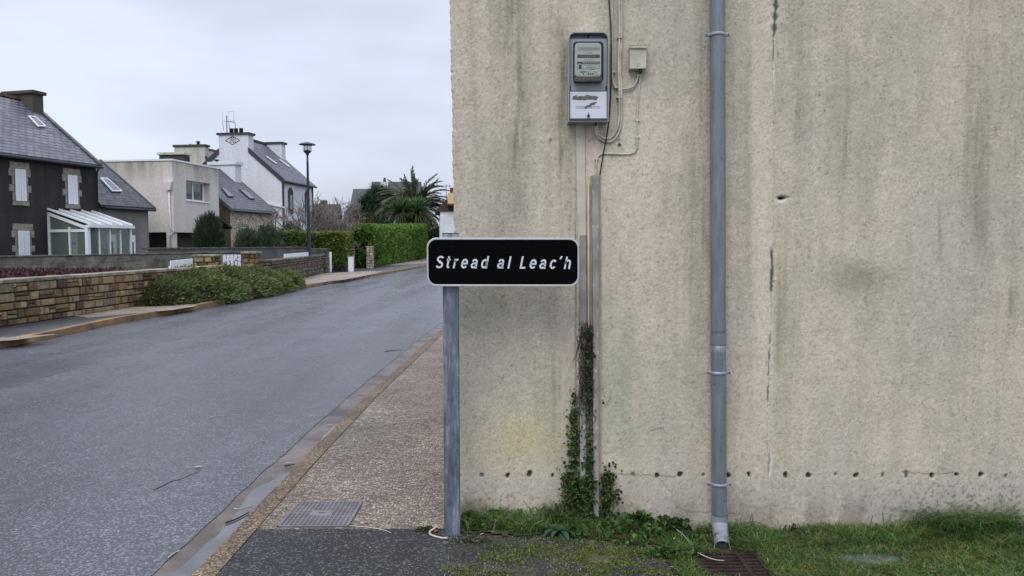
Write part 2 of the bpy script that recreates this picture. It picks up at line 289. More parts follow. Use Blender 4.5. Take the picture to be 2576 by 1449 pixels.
# ------------------------------------------------------------------ mesh helpers
class MB:
    def __init__(s): s.v = []; s.f = []; s.tint = []; s.cur = (1, 1, 1); s.sm = False; s.fs = []
    def add(s, vs, fs, smooth=False):
        o = len(s.v); s.v += [tuple(p) for p in vs]; s.tint += [s.cur] * len(vs)
        for f in fs: s.f.append([i + o for i in f]); s.fs.append(smooth)
        return s
    def box(s, a, b, M4=None):
        x0, y0, z0 = [min(p, q) for p, q in zip(a, b)]; x1, y1, z1 = [max(p, q) for p, q in zip(a, b)]
        vs = [Vector(p) for p in ((x0, y0, z0), (x1, y0, z0), (x1, y1, z0), (x0, y1, z0), (x0, y0, z1), (x1, y0, z1), (x1, y1, z1), (x0, y1, z1))]
        if M4: vs = [M4 @ p for p in vs]
        return s.add(vs, [(0, 3, 2, 1), (4, 5, 6, 7), (0, 1, 5, 4), (1, 2, 6, 5), (2, 3, 7, 6), (3, 0, 4, 7)])
    def prism(s, poly, ax, c0, c1):               # polygon in the two other axes (in xyz order), extruded along ax
        def P(p, c):
            q = list(p); q.insert(ax, c); return q
        n = len(poly); vs = [P(p, c0) for p in poly] + [P(p, c1) for p in poly]
        return s.add(vs, [list(range(n))[::-1], list(range(n, 2 * n))] + [(i, (i + 1) % n, n + (i + 1) % n, n + i) for i in range(n)])
    def slab(s, quad, nrm, t, t0=0):               # quad lifted t0 along nrm then thickened t
        q = [Vector(p) for p in quad]; nrm = Vector(nrm).normalized(); n = len(q)
        vs = [p + nrm * t0 for p in q] + [p + nrm * (t0 + t) for p in q]
        return s.add(vs, [list(range(n))[::-1], list(range(n, 2 * n))] + [(i, (i + 1) % n, n + (i + 1) % n, n + i) for i in range(n)])
    def tube(s, path, r, n=8, cap=True, smooth=True):
        P = [Vector(p) for p in path]; R = r if isinstance(r, (list, tuple)) else [r] * len(P)
        vs = []; up = None
        for i, p in enumerate(P):
            t = (P[min(i + 1, len(P) - 1)] - P[max(i - 1, 0)]).normalized()
            if up is None: up = Vector((0, 0, 1)) if abs(t.z) < .9 else Vector((0, 1, 0))
            a = t.cross(up).normalized(); b = t.cross(a).normalized(); up = a.cross(t) if False else up
            if abs(t.dot(up)) > .95: up = Vector((1, 0, 0))
            for k in range(n):
                g = 2 * math.pi * k / n; vs.append(p + (a * math.cos(g) + b * math.sin(g)) * R[i])
        fs = [(i * n + k, i * n + (k + 1) % n, (i + 1) * n + (k + 1) % n, (i + 1) * n + k) for i in range(len(P) - 1) for k in range(n)]
        s.add(vs, fs, smooth); o = len(s.v) - len(vs)
        if cap:
            for c in (list(range(n))[::-1], list(range((len(P) - 1) * n, len(P) * n))): s.f.append([i + o for i in c]); s.fs.append(False)
        return s
    def lathe(s, prof, c=(0, 0, 0), n=20, smooth=True):
        vs = [(c[0] + r * math.cos(2 * math.pi * k / n), c[1] + r * math.sin(2 * math.pi * k / n), c[2] + z) for r, z in prof for k in range(n)]
        m = len(prof); fs = [(i * n + k, i * n + (k + 1) % n, (i + 1) * n + (k + 1) % n, (i + 1) * n + k) for i in range(m - 1) for k in range(n)]
        s.add(vs, fs, smooth); o = len(s.v) - len(vs)
        for c in (list(range(n))[::-1], list(range((m - 1) * n, m * n))): s.f.append([i + o for i in c]); s.fs.append(False)
        return s
    def rrect(s, x0, x1, z0, z1, r, y0, y1, seg=6):   # rounded rectangle in x/z, thickness y0..y1
        return s.prism(rr(x0, x1, z0, z1, r, seg), 1, y0, y1)
    def build(s, name, mat, parent=None, bevel=0, off=None, world=False):
        me = bpy.data.meshes.new(name); off = Vector(off or (0, 0, 0))
        if parent and world: off = parent.location
        me.from_pydata([tuple(Vector(p) - off) for p in s.v], [], s.f); me.validate(verbose=False)
        if len(me.polygons) == len(s.fs): me.polygons.foreach_set('use_smooth', s.fs)
        if any(t != (1, 1, 1) for t in s.tint) and len(me.vertices) == len(s.tint):
            a = me.color_attributes.new('tint', 'FLOAT_COLOR', 'POINT'); a.data.foreach_set('color', [c for t in s.tint for c in (t[0], t[1], t[2], 1)])
        import bmesh
        bm = bmesh.new(); bm.from_mesh(me); bmesh.ops.recalc_face_normals(bm, faces=bm.faces)
        bm.to_mesh(me); bm.free()
        me.materials.append(MT[mat] if isinstance(mat, str) else mat)
        o = bpy.data.objects.new(name, me); COL.objects.link(o)
        if parent: o.parent = parent
        elif off.length: o.location = off
        if bevel:
            b = o.modifiers.new('bevel', 'BEVEL'); b.width = bevel; b.segments = 2; b.limit_method = 'ANGLE'
        return o
def rr(x0, x1, z0, z1, r, seg=6):
    P = []
    for cx, cz, a in ((x1 - r, z1 - r, 0), (x0 + r, z1 - r, 90), (x0 + r, z0 + r, 180), (x1 - r, z0 + r, 270)):
        for k in range(seg + 1): g = rad(a + 90 * k / seg); P.append((cx + r * math.cos(g), cz + r * math.sin(g)))
    return P
def np_mesh(name, V, Fq, mat, parent=None, tint=None, smooth=False, off=None):
    V = np.asarray(V, np.float32)
    if parent is not None and off is None: off = parent.location
    if off is not None: V = V - np.array(off, np.float32)
    me = bpy.data.meshes.new(name); Fq = np.asarray(Fq, np.int32); n, k = Fq.shape
    me.vertices.add(len(V)); me.vertices.foreach_set('co', V.ravel()); me.loops.add(n * k); me.loops.foreach_set('vertex_index', Fq.ravel())
    me.polygons.add(n); me.polygons.foreach_set('loop_start', np.arange(0, n * k, k, dtype=np.int32))
    try: me.polygons.foreach_set('loop_total', np.full(n, k, np.int32))
    except Exception: pass
    me.polygons.foreach_set('use_smooth', np.full(n, smooth)); me.update(); me.validate()
    if tint is not None:
        a = me.color_attributes.new('tint', 'FLOAT_COLOR', 'POINT'); a.data.foreach_set('color', np.concatenate([tint, np.ones((len(tint), 1))], 1).astype(np.float32).ravel())
    me.materials.append(MT[mat]); o = bpy.data.objects.new(name, me); COL.objects.link(o)
    if parent is not None: o.parent = parent
    elif off is not None: o.location = off
    return o
def tag(o, label=None, cat=None, group=None, kind=None):
    for k, v in (('label', label), ('category', cat), ('group', group), ('kind', kind)):
        if v: o[k] = v
    return o
def thing(name, label, cat, loc=(0, 0, 0), rz=0, group=None):
    o = bpy.data.objects.new(name, None); COL.objects.link(o); o.location = loc; o.rotation_euler = (0, 0, rz); o.empty_display_size = .1
    return tag(o, label, cat, group)
def sheet(name, pts, z, mat, kind='structure', label=None, cat=None):
    m = MB(); P = [(p[0], p[1], z) for p in pts]; m.add(P, [list(range(len(P)))])
    o = m.build(name, mat); tag(o, label, cat, kind=kind)
    if o.data.polygons[0].normal.z < 0: o.data.flip_normals()
    return o
def smooth_path(P, k=6):
    P = [Vector(p) for p in P]; Q = []
    for i in range(len(P) - 1):
        p0, p1, p2, p3 = P[max(i - 1, 0)], P[i], P[i + 1], P[min(i + 2, len(P) - 1)]
        for j in range(k):
            t = j / k; Q.append(.5 * ((2 * p1) + (p2 - p0) * t + (2 * p0 - 5 * p1 + 4 * p2 - p3) * t * t + (3 * p1 - p0 - 3 * p2 + p3) * t ** 3))
    return Q + [P[-1]]
smooth_path_ = smooth_path
class Frame:                                     # local frame of a house: x along its front, y to the back
    def __init__(s, px, Y, ang):
        p = atY(px, 614, Y); s.o = Vector((p.x, p.y, 0)); s.a = ang
        s.R = Matrix.Rotation(ang, 3, 'Z'); s.Ri = s.R.transposed()
    def hit(s, px, py, n, d):                     # local plane n.p = d
        o = s.Ri @ (CAM - s.o); r = s.Ri @ ray(px, py); n = Vector(n); return o + r * ((d - n.dot(o)) / n.dot(r))
    def front(s, px, py, v=0): return s.hit(px, py, (0, 1, 0), v)
    def side(s, px, py, u=0): return s.hit(px, py, (1, 0, 0), u)
    def roof(s, px, py, v0, z0, v1, z1):
        n = Vector((0, -(z1 - z0), v1 - v0)).normalized(); return s.hit(px, py, n, n.y * v0 + n.z * z0), n
    def thing(s, name, label, cat, group=None): return thing(name, label, cat, s.o, s.a, group)

# leaves: diamond-ish quads
def unit(a): return a / np.maximum(np.linalg.norm(a, axis=-1, keepdims=True), 1e-9)
def leafquads(P, D, Ln, Wd, tint):
    P = np.asarray(P); n = len(P); D = unit(D); R = unit(np.cross(D, unit(RNG.normal(size=(n, 3)))))
    Ln = np.broadcast_to(Ln, n)[:, None]; Wd = np.broadcast_to(Wd, n)[:, None]
    N = np.cross(D, R)
    V = np.stack([P, P + D * Ln * .45 + R * Wd * .5 + N * Wd * .15, P + D * Ln, P + D * Ln * .45 - R * Wd * .5 + N * Wd * .15], 1).reshape(-1, 3)
    return V, np.arange(4 * n).reshape(-1, 4), np.repeat(tint, 4, 0)
def tints(n, cols, jit=.25, w=None):
    c = np.array(cols)[RNG.choice(len(cols), n, p=w)]
    return np.clip(c * (1 + RNG.normal(size=(n, 1)) * jit), .004, 1)
def merge(L):
    V = []; F = []; T = []; o = 0
    for v, f, t in L: V.append(v); F.append(f + o); T.append(t); o += len(v)
    return np.concatenate(V), np.concatenate(F), np.concatenate(T)
GREEN = [(.045, .085, .02), (.06, .11, .025), (.035, .065, .018)]
def blob_points(c, r, n, shell=.55, lump=.25, seed=0):
    d = unit(RNG.normal(size=(n, 3))); th = np.arctan2(d[:, 1], d[:, 0]); k = 1 + lump * (fbm(th * 2.2 + 9, d[:, 2] * 4 + 5, seed, 3) - .5) * 2
    rr_ = (shell + (1 - shell) * RNG.random(n) ** .6)[:, None] * k[:, None]
    return np.array(c) + d * rr_ * np.array(r), d
def box_points(a, b, n, depth=.18, seed=0, lump=.12):
    a = np.array(a, float); b = np.array(b, float); s = b - a; ar = np.array([s[1] * s[2], s[1] * s[2], s[0] * s[2], s[0] * s[2], s[0] * s[1]]); w_ = ar / ar.sum()
    f = RNG.choice(5, n, p=w_); t = RNG.random((n, 3)); D = np.zeros((n, 3))
    for k, (ax, sg) in enumerate(((0, -1), (0, 1), (1, -1), (1, 1), (2, 1))):
        m_ = f == k; t[m_, ax] = 1 if sg > 0 else 0; D[m_, ax] = sg
    P = a + t * s; P -= D * (RNG.random((n, 1)) * depth)
    q = fbm(P[:, 0] * 1.4 + P[:, 1] * 1.1 + 30, P[:, 2] * 1.5 + 8, seed, 4) - .5; P += D * (q * 2 * lump)[:, None]
    return P, D

# ================================================================== SETTING
m = MB(); m.add([(900 * math.cos(k * math.pi / 24), 900 * math.sin(k * math.pi / 24), -.14) for k in range(48)], [list(range(48))])
tag(m.build('ground', 'grass_ground'), kind='structure')
def interp(pts, y):
    return float(np.interp(y, [p[1] for p in pts], [p[0] for p in pts]))
kpx = [(0, 877), (132, 850), (285.7, 815), (496.6, 778), (757, 727.5), (869, 708), (994, 685.5), (1072, 671)]
KL = [tuple(atZ(px, py, -.05))[:2] for px, py in kpx]
KL = [(KL[0][0] - .05, -8)] + KL + [(KL[-1][0] + 1.2, 75), (KL[-1][0] + 8, 140)]
KR = [(-1.55, -8), (-1.555, 3), (-1.575, 5.6), (-1.55, 8), (-1.35, 14.3), (-.6, 25), (1.2, 55), (3, 75), (10, 140)]
YS = [-8, 0, 2, 3, 4, 5, 6, 7, 8, 10, 12, 14, 16, 18, 20, 22, 24, 26, 28, 31, 34, 38, 42, 46, 50, 55, 62, 70, 80, 100, 140]
def strip(name, la, lb, z, mat, ys=YS, side=None):
    m = MB(); vs = []
    for y in ys: vs += [(la(y), y, z), (lb(y), y, z)]
    m.add(vs, [(2 * i, 2 * i + 1, 2 * i + 3, 2 * i + 2) for i in range(len(ys) - 1)])
    if side is not None:
        for f in (la, lb):
            vs = []
            for y in ys: vs += [(f(y), y, z), (f(y), y, side)]
            m.add(vs, [(2 * i, 2 * i + 1, 2 * i + 3, 2 * i + 2) for i in range(len(ys) - 1)])
    o = m.build(name, mat)
    if o.data.polygons[0].normal.z < 0: o.data.flip_normals()
    return tag(o, kind='structure')
kl = lambda y: interp(KL, y); kr = lambda y: interp(KR, y)
YF = [-8, -2] + [2 + .1 * k for k in range(130)] + [15 + 2 * k for k in range(12)] + [40, 55, 75, 100, 140]
jit = lambda y: .018 * (float(fbm(y * 1.3, 3, 5)) - .5) * 2 + .012 * (float(vnoise(y * 9, 2, 8)) - .5)
strip('road', kl, lambda y: kr(y) - .24 + jit(y), -.048, 'road_asphalt', YF)
strip('gutter', lambda y: kr(y) - .30, lambda y: kr(y) - .004, -.052, 'gutter_concrete', YF)
strip('kerb', lambda y: kr(y) + .004 * math.sin(y * 5), lambda y: kr(y) + .115, 0.0, 'kerb_aggregate', YF, side=-.12)
strip('pavement', lambda y: kr(y) + .115, lambda y: -.15 if y < 13 else 5.0, -.006, 'pebble_pavement', [y for y in YS if y > 4.2 or False][0:0] + [4.272, 5, 6, 8, 10, 12, 13.4, 14, 18, 25, 40, 60, 80, 140])
# the water lying in the gutter: widening puddles against the kerb
m = MB(); vs = []; ys = [2.5 + .05 * k for k in range(62)]
for y in ys:
    wd = .15 + .02 * math.sin(y * 4) + .03 * (float(vnoise(y * 7, 1, 3)) - .5) - max(0, (y - 5.15)) * .28
    vs += [(kr(y) - max(.006, wd), y, -.0475), (kr(y) - .002, y, -.0475)]
m.add(vs, [(2 * i, 2 * i + 1, 2 * i + 3, 2 * i + 2) for i in range(len(ys) - 1)]); tag(m.build('puddle', 'water'), kind='structure')
m = MB(); vs = []; ys = [5.85 + .05 * k for k in range(34)]
for y in ys:
    wd = .06 * math.sin((y - 5.85) / 1.65 * math.pi) + .02 * (float(vnoise(y * 7, 1, 3)) - .5)
    vs += [(kr(y) - max(.004, wd), y, -.0475), (kr(y) - .002, y, -.0475)]
m.add(vs, [(2 * i, 2 * i + 1, 2 * i + 3, 2 * i + 2) for i in range(len(ys) - 1)]); tag(m.build('puddle', 'water'), kind='structure')
# near forecourt, falling a little to the right
def GZ(x, y): return -.004 - .086 * float(np.clip((x - .1) / 1.0, 0, 1)) ** 1.0 * float(np.clip((y - 1) / 2.0, 0, 1))
gxs = [-1.445, -1.3, -1.1, -.8, -.6, -.34, -.2, 0, .1, .2, .35, .5, .65, .8, .95, 1.1, 1.4, 2, 3, 4, 6]; gys = [-8, 0, 1, 2, 2.5, 3, 3.4, 3.8, 4.1, 4.268]
m = MB(); m.add([(x, y, GZ(x, y)) for y in gys for x in gxs], [(j * len(gxs) + i, j * len(gxs) + i + 1, (j + 1) * len(gxs) + i + 1, (j + 1) * len(gxs) + i) for j in range(len(gys) - 1) for i in range(len(gxs) - 1)])
gx2 = [x for x in gxs if x >= -.34]; m.add([(x, y, GZ(x, y)) for y in (4.268, 4.42) for x in gx2], [(i, i + 1, len(gx2) + i + 1, len(gx2) + i) for i in range(len(gx2) - 1)])
o = m.build('forecourt', 'forecourt_asphalt'); tag(o, kind='structure')
if o.data.polygons[0].normal.z < 0: o.data.flip_normals()
# far pavement on the left
kerb_top = .07
strip('far_kerb', lambda y: kl(y) - .15, kl, kerb_top, 'kerb_far', YS, side=-.12)
strip('far_pavement', lambda y: -10.6 if y < 46 else -13, lambda y: kl(y) - .15, kerb_top - .006, 'walk_asphalt', YS)
def gsheet(pxs, z, mat): return sheet('gravel_verge', [tuple(atZ(px, py, z))[:2] for px, py in pxs], z, mat)
gsheet([(176, 794), (225, 799), (330, 789), (430, 780), (484, 771.5), (497, 768), (420, 760), (345, 765), (230, 782)], .072, 'beige_gravel')
gsheet([(-60, 862), (-60, 851), (0, 849.5), (90, 843), (150, 840), (110, 845), (40, 855)], .076, 'beige_gravel')
gsheet([(700, 704), (745, 694), (776, 688), (815, 687), (870, 684.5), (935, 682), (966, 682), (940, 689), (900, 697), (869, 703), (800, 711), (753, 717)], .074, 'beige_gravel')
gsheet([(948, 668), (985, 668), (1040, 664), (1100, 660.5), (1180, 656), (1180, 646), (1072, 648.5), (1000, 655), (955, 661)], .076, 'beige_gravel')

# ================================================================== THE BIG RENDERED HOUSE
WY = 4.40
def wpt(px, py, off=0.0): return atY(px, py, WY - off)
xa = wpt(1130, 0); xb = wpt(1142, 600)
sl_ = (xb.x - xa.x) / (xb.z - xa.z); XL = lambda z: xa.x + sl_ * (z - xa.z)
house = thing('rendered_house', 'beige roughcast house wall stained by rain, filling the right of the photo', 'house', (xb.x, WY, 0))
ss = np.concatenate([[0, .001, .003, .006, .010, .015], np.arange(.021, 3.34, .006), np.arange(3.4, 6.3, .25)])
zs = np.concatenate([np.arange(-.1, 3.36, .006), np.arange(3.45, 5.7, .25)])
S, Z = np.meshgrid(ss, zs); X = xa.x + sl_ * (Z - xa.z) + S; Y = np.full_like(X, WY)
r0 = .02; mk = S < r0; Y[mk] += r0 - np.sqrt(np.maximum(0, r0 ** 2 - (r0 - S[mk]) ** 2))
PX, PY = proj(np.stack([X, Y, Z], -1).reshape(-1, 3)); PX = PX.reshape(X.shape); PY = PY.reshape(X.shape)
def g2(cx, cy, sx, sy): return np.exp(-((PX - cx) / sx) ** 2 - ((PY - cy) / sy) ** 2)
def band(a, b, soft=8): return 1 / (1 + np.exp(-(PX - a) / soft * 2)) / (1 + np.exp((PX - b) / soft * 2))
def vband(a, b, soft=12): return 1 / (1 + np.exp(-(PY - a) / soft * 2)) / (1 + np.exp((PY - b) / soft * 2))
n1 = fbm(X * 3.2, Z * 1.1, 1, 5); n2 = fbm(X * 9, Z * 1.6, 2, 5); n3 = fbm(X * 26, Z * 20, 3, 4); n4 = fbm(X * 2.1, Z * 1.8, 4, 5); n5 = fbm(X * 60, Z * 9, 21, 4)
base = np.array([.57, .50, .392]); olive = np.array([.45, .415, .33]); dark = np.array([.21, .19, .14]); pink = np.array([.62, .53, .43]); pale = np.array([.65, .58, .475]); grey = np.array([.47, .435, .37])
C = np.broadcast_to(base, X.shape + (3,)).copy()
def lay(col, a):
    global C
    a = np.clip(a, 0, 1)[..., None]; C = C * (1 - a) + np.array(col) * a
sm = lambda v, a, b: np.clip((v - a) / (b - a), 0, 1) ** 2 * (3 - 2 * np.clip((v - a) / (b - a), 0, 1))
lay(olive, sm(n1, .40, .66) * .75); lay(grey, sm(n4, .50, .72) * .5); lay(pink, sm(1 - n4, .52, .7) * .45)
lay(olive, sm(n2, .50, .70) * .55)
n6 = fbm(X * 55, Z * 1.6, 23, 4); n7 = fbm(X * 16, Z * .7, 24, 4); st = (.35 + .65 * sm(n2, .3, .6)) * (.6 + .5 * (n5 - .5) * 2 + .5 * sm(n6, .42, .62))
lay(dark, sm(n7, .50, .68) * (.3 + .7 * sm(n6, .45, .62)) * .13); lay(pale, sm(1 - n7, .55, .72) * .10)
# rain streaks with a place of their own
for cx, sx, y0, y1, a in ((1292, 26, -80, 560, .55), (1262, 55, -80, 700, .18), (1150, 14, -80, 800, .16), (1412, 22, 60, 420, .62), (1395, 45, 40, 620, .25),
                          (1196, 9, 150, 500, .2), (1771, 15, -50, 640, .5), (1752, 30, -50, 1000, .2), (2000, 36, -60, 330, .22), (1965, 12, 505, 900, .3), (2128, 6, 135, 420, .45), (2122, 18, 140, 560, .25),
                          (2366, 4, 455, 700, .5), (2372, 24, 300, 640, .2), (2455, 34, -60, 640, .34), (2520, 60, -60, 900, .18), (2505, 5, 305, 350, .5), (2390, 4, 660, 740, .45), (2437, 3, 700, 880, .3),
                          (2546, 7, 728, 800, .38), (1690, 60, 100, 700, .10), (1632, 8, 150, 380, .12), (1885, 10, 80, 700, .14), (1230, 8, 860, 1000, .14), (1560, 20, -60, 120, .2), (1345, 9, 960, 1100, .15)):
    lay(dark, np.exp(-((PX - cx - 4 * np.sin(PY / 70 + cx)) / sx) ** 2) * vband(y0, y1, 40 if y1 - y0 > 200 else 12) * a * st * 1.3)
# smoother chases filled with paler plaster
lay(pink, band(1893, 1946, 6) * (.35 + .5 * sm(n1, .3, .6)) * vband(-100, 1290)); lay(pale, band(1905, 1938, 8) * vband(340, 1150, 60) * .45)
lay(pink, band(1446, 1516, 5) * vband(300, 1300) * .75); lay(pale, band(1505, 1640, 18) * vband(260, 470, 40) * .5); lay(pink, g2(1590, 420, 90, 130) * .5)
lay(pink, band(1410, 1446, 6) * vband(590, 1000, 50) * .45)
lay(dark, band(1446, 1449.5, 1.2) * vband(310, 1000, 10) * .55); lay(dark, band(1512, 1515, 1.2) * vband(560, 1290, 10) * .35)
# the bruise, the yellow patch, algae beside the ducts
q = (PX - 2165) * .9 + (PY - 690) * .45
lay(dark, g2(2175, 680, 66, 44) * sm(n3, .2, .5) * .8 * sm(PY - (PX - 2175) * .35, 625, 690)); lay(pale, g2(2185, 628, 52, 32) * .55); lay(dark, g2(2140, 708, 56, 26) * .45); lay(olive, g2(2170, 670, 110, 90) * .4)
lay((.60, .49, .22), g2(1308, 1112, 95, 75) * .5 * (.5 + n1)); lay(pink, g2(1330, 1200, 110, 45) * .55); lay(pink, g2(1680, 1180, 120, 60) * .5)
lay((.27, .29, .19), g2(1404, 985, 46, 110) * .55 * st); lay((.30, .33, .24), g2(1545, 980, 50, 150) * .45); lay((.33, .36, .25), g2(1600, 1040, 120, 140) * .25); lay(olive, g2(1240, 960, 90, 200) * .35)
# splash zone
sp = vband(1190, 1500, 40); lay(grey, sp * .45 * (.6 + .8 * n4)); lay((.36, .34, .32), vband(1235, 1500, 45) * .5 * sm(PX, 1850, 2450) * (.4 + n1))
lay((.13, .115, .10), sm(fbm(X * 70, Z * 70, 31, 2), .60, .70) * vband(1215, 1500, 50) * (.30 + .5 * sm(PX, 2050, 2450) + .35 * g2(1230, 1275, 90, 50)))
lay((.18, .16, .12), vband(1262, 1500, 22) * .5 * sm(n2, .3, .7)); lay((.22, .20, .13), vband(1255, 1500, 14) * g2(1180, 1290, 50, 60))
# fine grain
gr = fbm(X * 95, Z * 95, 11, 2); C *= (1 + .17 * (gr - .5) * 2)[..., None]; lay((.16, .145, .11), sm(fbm(X * 110, Z * 80, 12, 2), .70, .80) * .38)
C *= (1 + .10 * (n3 - .5) * 2)[..., None]
rough_amt = 1 - .75 * np.clip(band(1893, 1944, 5) * .8 + band(1446, 1516, 5) * vband(300, 1350) + vband(1195, 1500, 20) * (.85 - .5 * sm(PX, 2300, 2450)), 0, 1)
D = (fbm(X * 2.2, Z * 2.0, 41, 4) - .5) * .016 + rough_amt * ((fbm(X * 150, Z * 170, 43, 1) - .5) * .0026 + (fbm(X * 62, Z * 90, 44, 2) - .5) * .0009) + g2(2150, 670, 60, 60) * .006
D -= band(1505, 1700, 14) * 0 + .002 * band(1446, 1516, 4) * vband(300, 1350)
# cracks: (path, half width, from, to, strength, pale rim)
def crack(path, hw, strength=1, rim=.5, seed=0, depth=.004):
    global D
    ys_ = [p[1] for p in path]; cx = np.interp(PY, ys_, [p[0] for p in path]) + (vnoise(PY / 6, PY * 0, seed) - .5) * 2.2
    w_ = hw * (.35 + 1.3 * vnoise(PY / 14, PY * 0 + 3, seed + 1)); on = vband(ys_[0], ys_[-1], 6)
    a = np.exp(-(np.abs(PX - cx) / w_) ** 3) * on * strength; lay((.72, .70, .66), np.exp(-(np.abs(PX - cx - w_ * 1.4) / (w_ * .9)) ** 2) * on * rim)
    lay((.055, .05, .045), a); D -= a * depth
crack([(1952, -60), (1952, 20), (1948, 90)], 5.2, .9, .35, 1, .006); crack([(1948, 90), (1946, 150)], 2.6, .8, .9, 2); crack([(1946, 150), (1944, 235)], 1.4, .25, .8, 3)
crack([(1941, 628), (1943, 680), (1940, 735)], 3.0, .95, .3, 4, .006); crack([(1938, 840), (1935, 880), (1933, 930), (1931, 1010)], 2.0, .8, .45, 5); crack([(1934, 1138), (1936, 1160), (1932, 1195)], 2.4, .5, .9, 6)
crack([(1946, 235), (1947, 420), (1944, 630)], .9, .22, .12, 7, .001); crack([(1940, 735), (1938, 840)], .9, .3, .2, 8, .001); crack([(1932, 1010), (1931, 1140)], .9, .35, .3, 11, .001); crack([(1448, 560), (1450, 1000)], .9, .5, 0, 9, .002)
lay((.66, .63, .58), g2(1968, 508, 12, 6) * .9); hole = np.clip(g2(1966, 499, 8, 4.2) * 1.6 + g2(1974, 497, 12, 2.0) * .8, 0, 1); lay((.012, .012, .012), hole ** 2); D -= hole * .02
for hx, hy in ((1866, 160),): pass
for hx, hy, sx, sy, c_ in ((1379, 343, 7, 6, 1), (1385, 352, 5, 4, 0), (1161, 108, 3, 2, 1), (1143, 1090, 4, 3, 0), (1557, 352, 3, 3, 0), (1690, 158, 3, 6, 1)):
    lay(pale if c_ else (.06, .055, .045), g2(hx, hy, sx, sy) * .85)
for k in range(150):
    hx, hy = RNG.uniform(1150, 2570), RNG.uniform(10, 1260); lay((.05, .045, .035), g2(hx, hy, RNG.uniform(1.4, 2.6), RNG.uniform(1.2, 2.2)) * .8)
# row of injection holes along the foot of the wall
HX = [1212, 1277, 1332, 1390, 1541, 1592, 1653, 1711, 1770, 1832, 1884, 1976, 2034, 2102, 2154, 2221, 2281, 2345, 2407, 2468, 2530]
PLUG = {1212, 1592, 2102, 2221, 2281, 2530, 1770, 1541}
for k, hx in enumerate(HX):
    hy = 1195 + 2.2 * math.sin(k * 2.3); a1 = np.arctan2(PY - hy, PX - hx); rd = np.hypot(PX - hx, (PY - hy) * (.85 + .2 * math.sin(k * 5))) / (5.4 + 1.2 * math.sin(k * 3.7) + 0.7 * np.cos(a1 * 2 + k) + .5 * np.cos(a1 * 3 + 2 * k))
    a = 1 - sm(rd, .75, 1.1); lay((.12, .11, .10) if hx in PLUG else (.035, .028, .022), a * .92); D -= a * (.006 if hx in PLUG else .018)
    pass
for path in ([(1470, 1189), (1590, 1194), (1660, 1197), (1700, 1199)], [(1655, 1200), (1690, 1240)], [(2270, 1187), (2330, 1192), (2400, 1190)], [(1700, 1275), (1745, 1290), (1800, 1286), (1850, 1290)]):
    xs = [p[0] for p in path]; yy = np.interp(PX, xs, [p[1] for p in path]) + (vnoise(PX / 9, PX * 0, 6) - .5) * 5
    lay((.13, .11, .09), np.exp(-(np.abs(PY - yy) / 1.5) ** 2) * ((PX > xs[0]) & (PX < xs[-1])) * .75)
xx = np.clip((PX - 1638) / 34, 0, 1); yy = 1084 - 7 * np.sin(xx * 2.4); lay((.12, .10, .08), np.exp(-((PY - yy) / 1.6) ** 2) * ((PX > 1638) & (PX < 1668)) * .8)
Y2 = Y - D; X2 = X + np.where(S < .03, (fbm(Z * 55, Z * 0 + 2, 51, 3) - .5) * .011 + (fbm(Z * 5, Z * 0, 52, 2) - .5) * .006, 0)
nr, nc = X.shape; idx = np.arange(nr * nc).reshape(nr, nc)
Fw = np.stack([idx[:-1, :-1], idx[:-1, 1:], idx[1:, 1:], idx[1:, :-1]], -1).reshape(-1, 4)
m = M('wall_roughcast', .9, .2); m.col(m.mix(1, m.attr('tint'), m.ramp(m.noise(240, 2), [(.38, .82), (.62, 1.13)]), 'MULTIPLY')); m.bump(m.noise(150, 3), .3, .003); MT['wall_roughcast'] = m.m
front_wall = np_mesh('front_wall', np.stack([X2, Y2, Z], -1).reshape(-1, 3), Fw, 'wall_roughcast', house, tint=np.clip(C, .008, .9).reshape(-1, 3), smooth=True)
del X, Y, Z, S, X2, Y2, D, C, n1, n2, n3, n4, n5, gr
m = MB(); x0, x1 = XL(0) + .004, 5.8
def sideface(z): return (XL(z) + .006)
m.add([(sideface(-.1), WY + .018, -.1), (sideface(-.1), 13.5, -.1), (sideface(5.6), 13.5, 5.6), (sideface(5.6), WY + .018, 5.6)], [(0, 1, 2, 3)])
m.add([(sideface(-.1), 13.5, -.1), (x1, 13.5, -.1), (x1, 13.5, 5.6), (x1 / 2, 13.5, 8), (sideface(5.6), 13.5, 5.6)], [(0, 1, 2, 3, 4)])
m.add([(x1, 13.5, -.1), (x1, WY + .02, -.1), (x1, WY + .02, 5.6), (x1, 13.5, 5.6)], [(0, 1, 2, 3)])
simple('side_render', (.48, .44, .36), .9, .15, var=.2, scale=2, bump=.4, bscale=60); m.build('side_wall', 'side_render', house, world=True)
m = MB(); y0 = WY - .12
m.prism([(sideface(5.6) - .15, 5.6), (x1 / 2, 8.1), (x1 + .15, 5.6), (x1 + .15, 5.75), (x1 / 2, 8.25), (sideface(5.6) - .15, 5.75)], 1, y0, 13.7); m.build('roof', 'slate_dark', house, world=True)
m = MB(); m.add([(sideface(5.6), WY + .01, 5.6), (x1, WY + .01, 5.6), (x1 / 2, WY + .01, 8.1)], [(0, 1, 2)]); m.build('gable', 'side_render', house, world=True)
def cinb(px): return px
# old nail and chipped spot
m = MB(); m.tube([wpt(1558, 360, -.01), wpt(1559, 362, .018)], [.006, .004], 6); m.lathe([(.012, -.004), (.008, .004)], wpt(1558, 363, .004), 7); tag(m.build('rusty_nail', 'rusty_nail'), 'short rusty nail stub in the wall below the cable loop', 'nail')

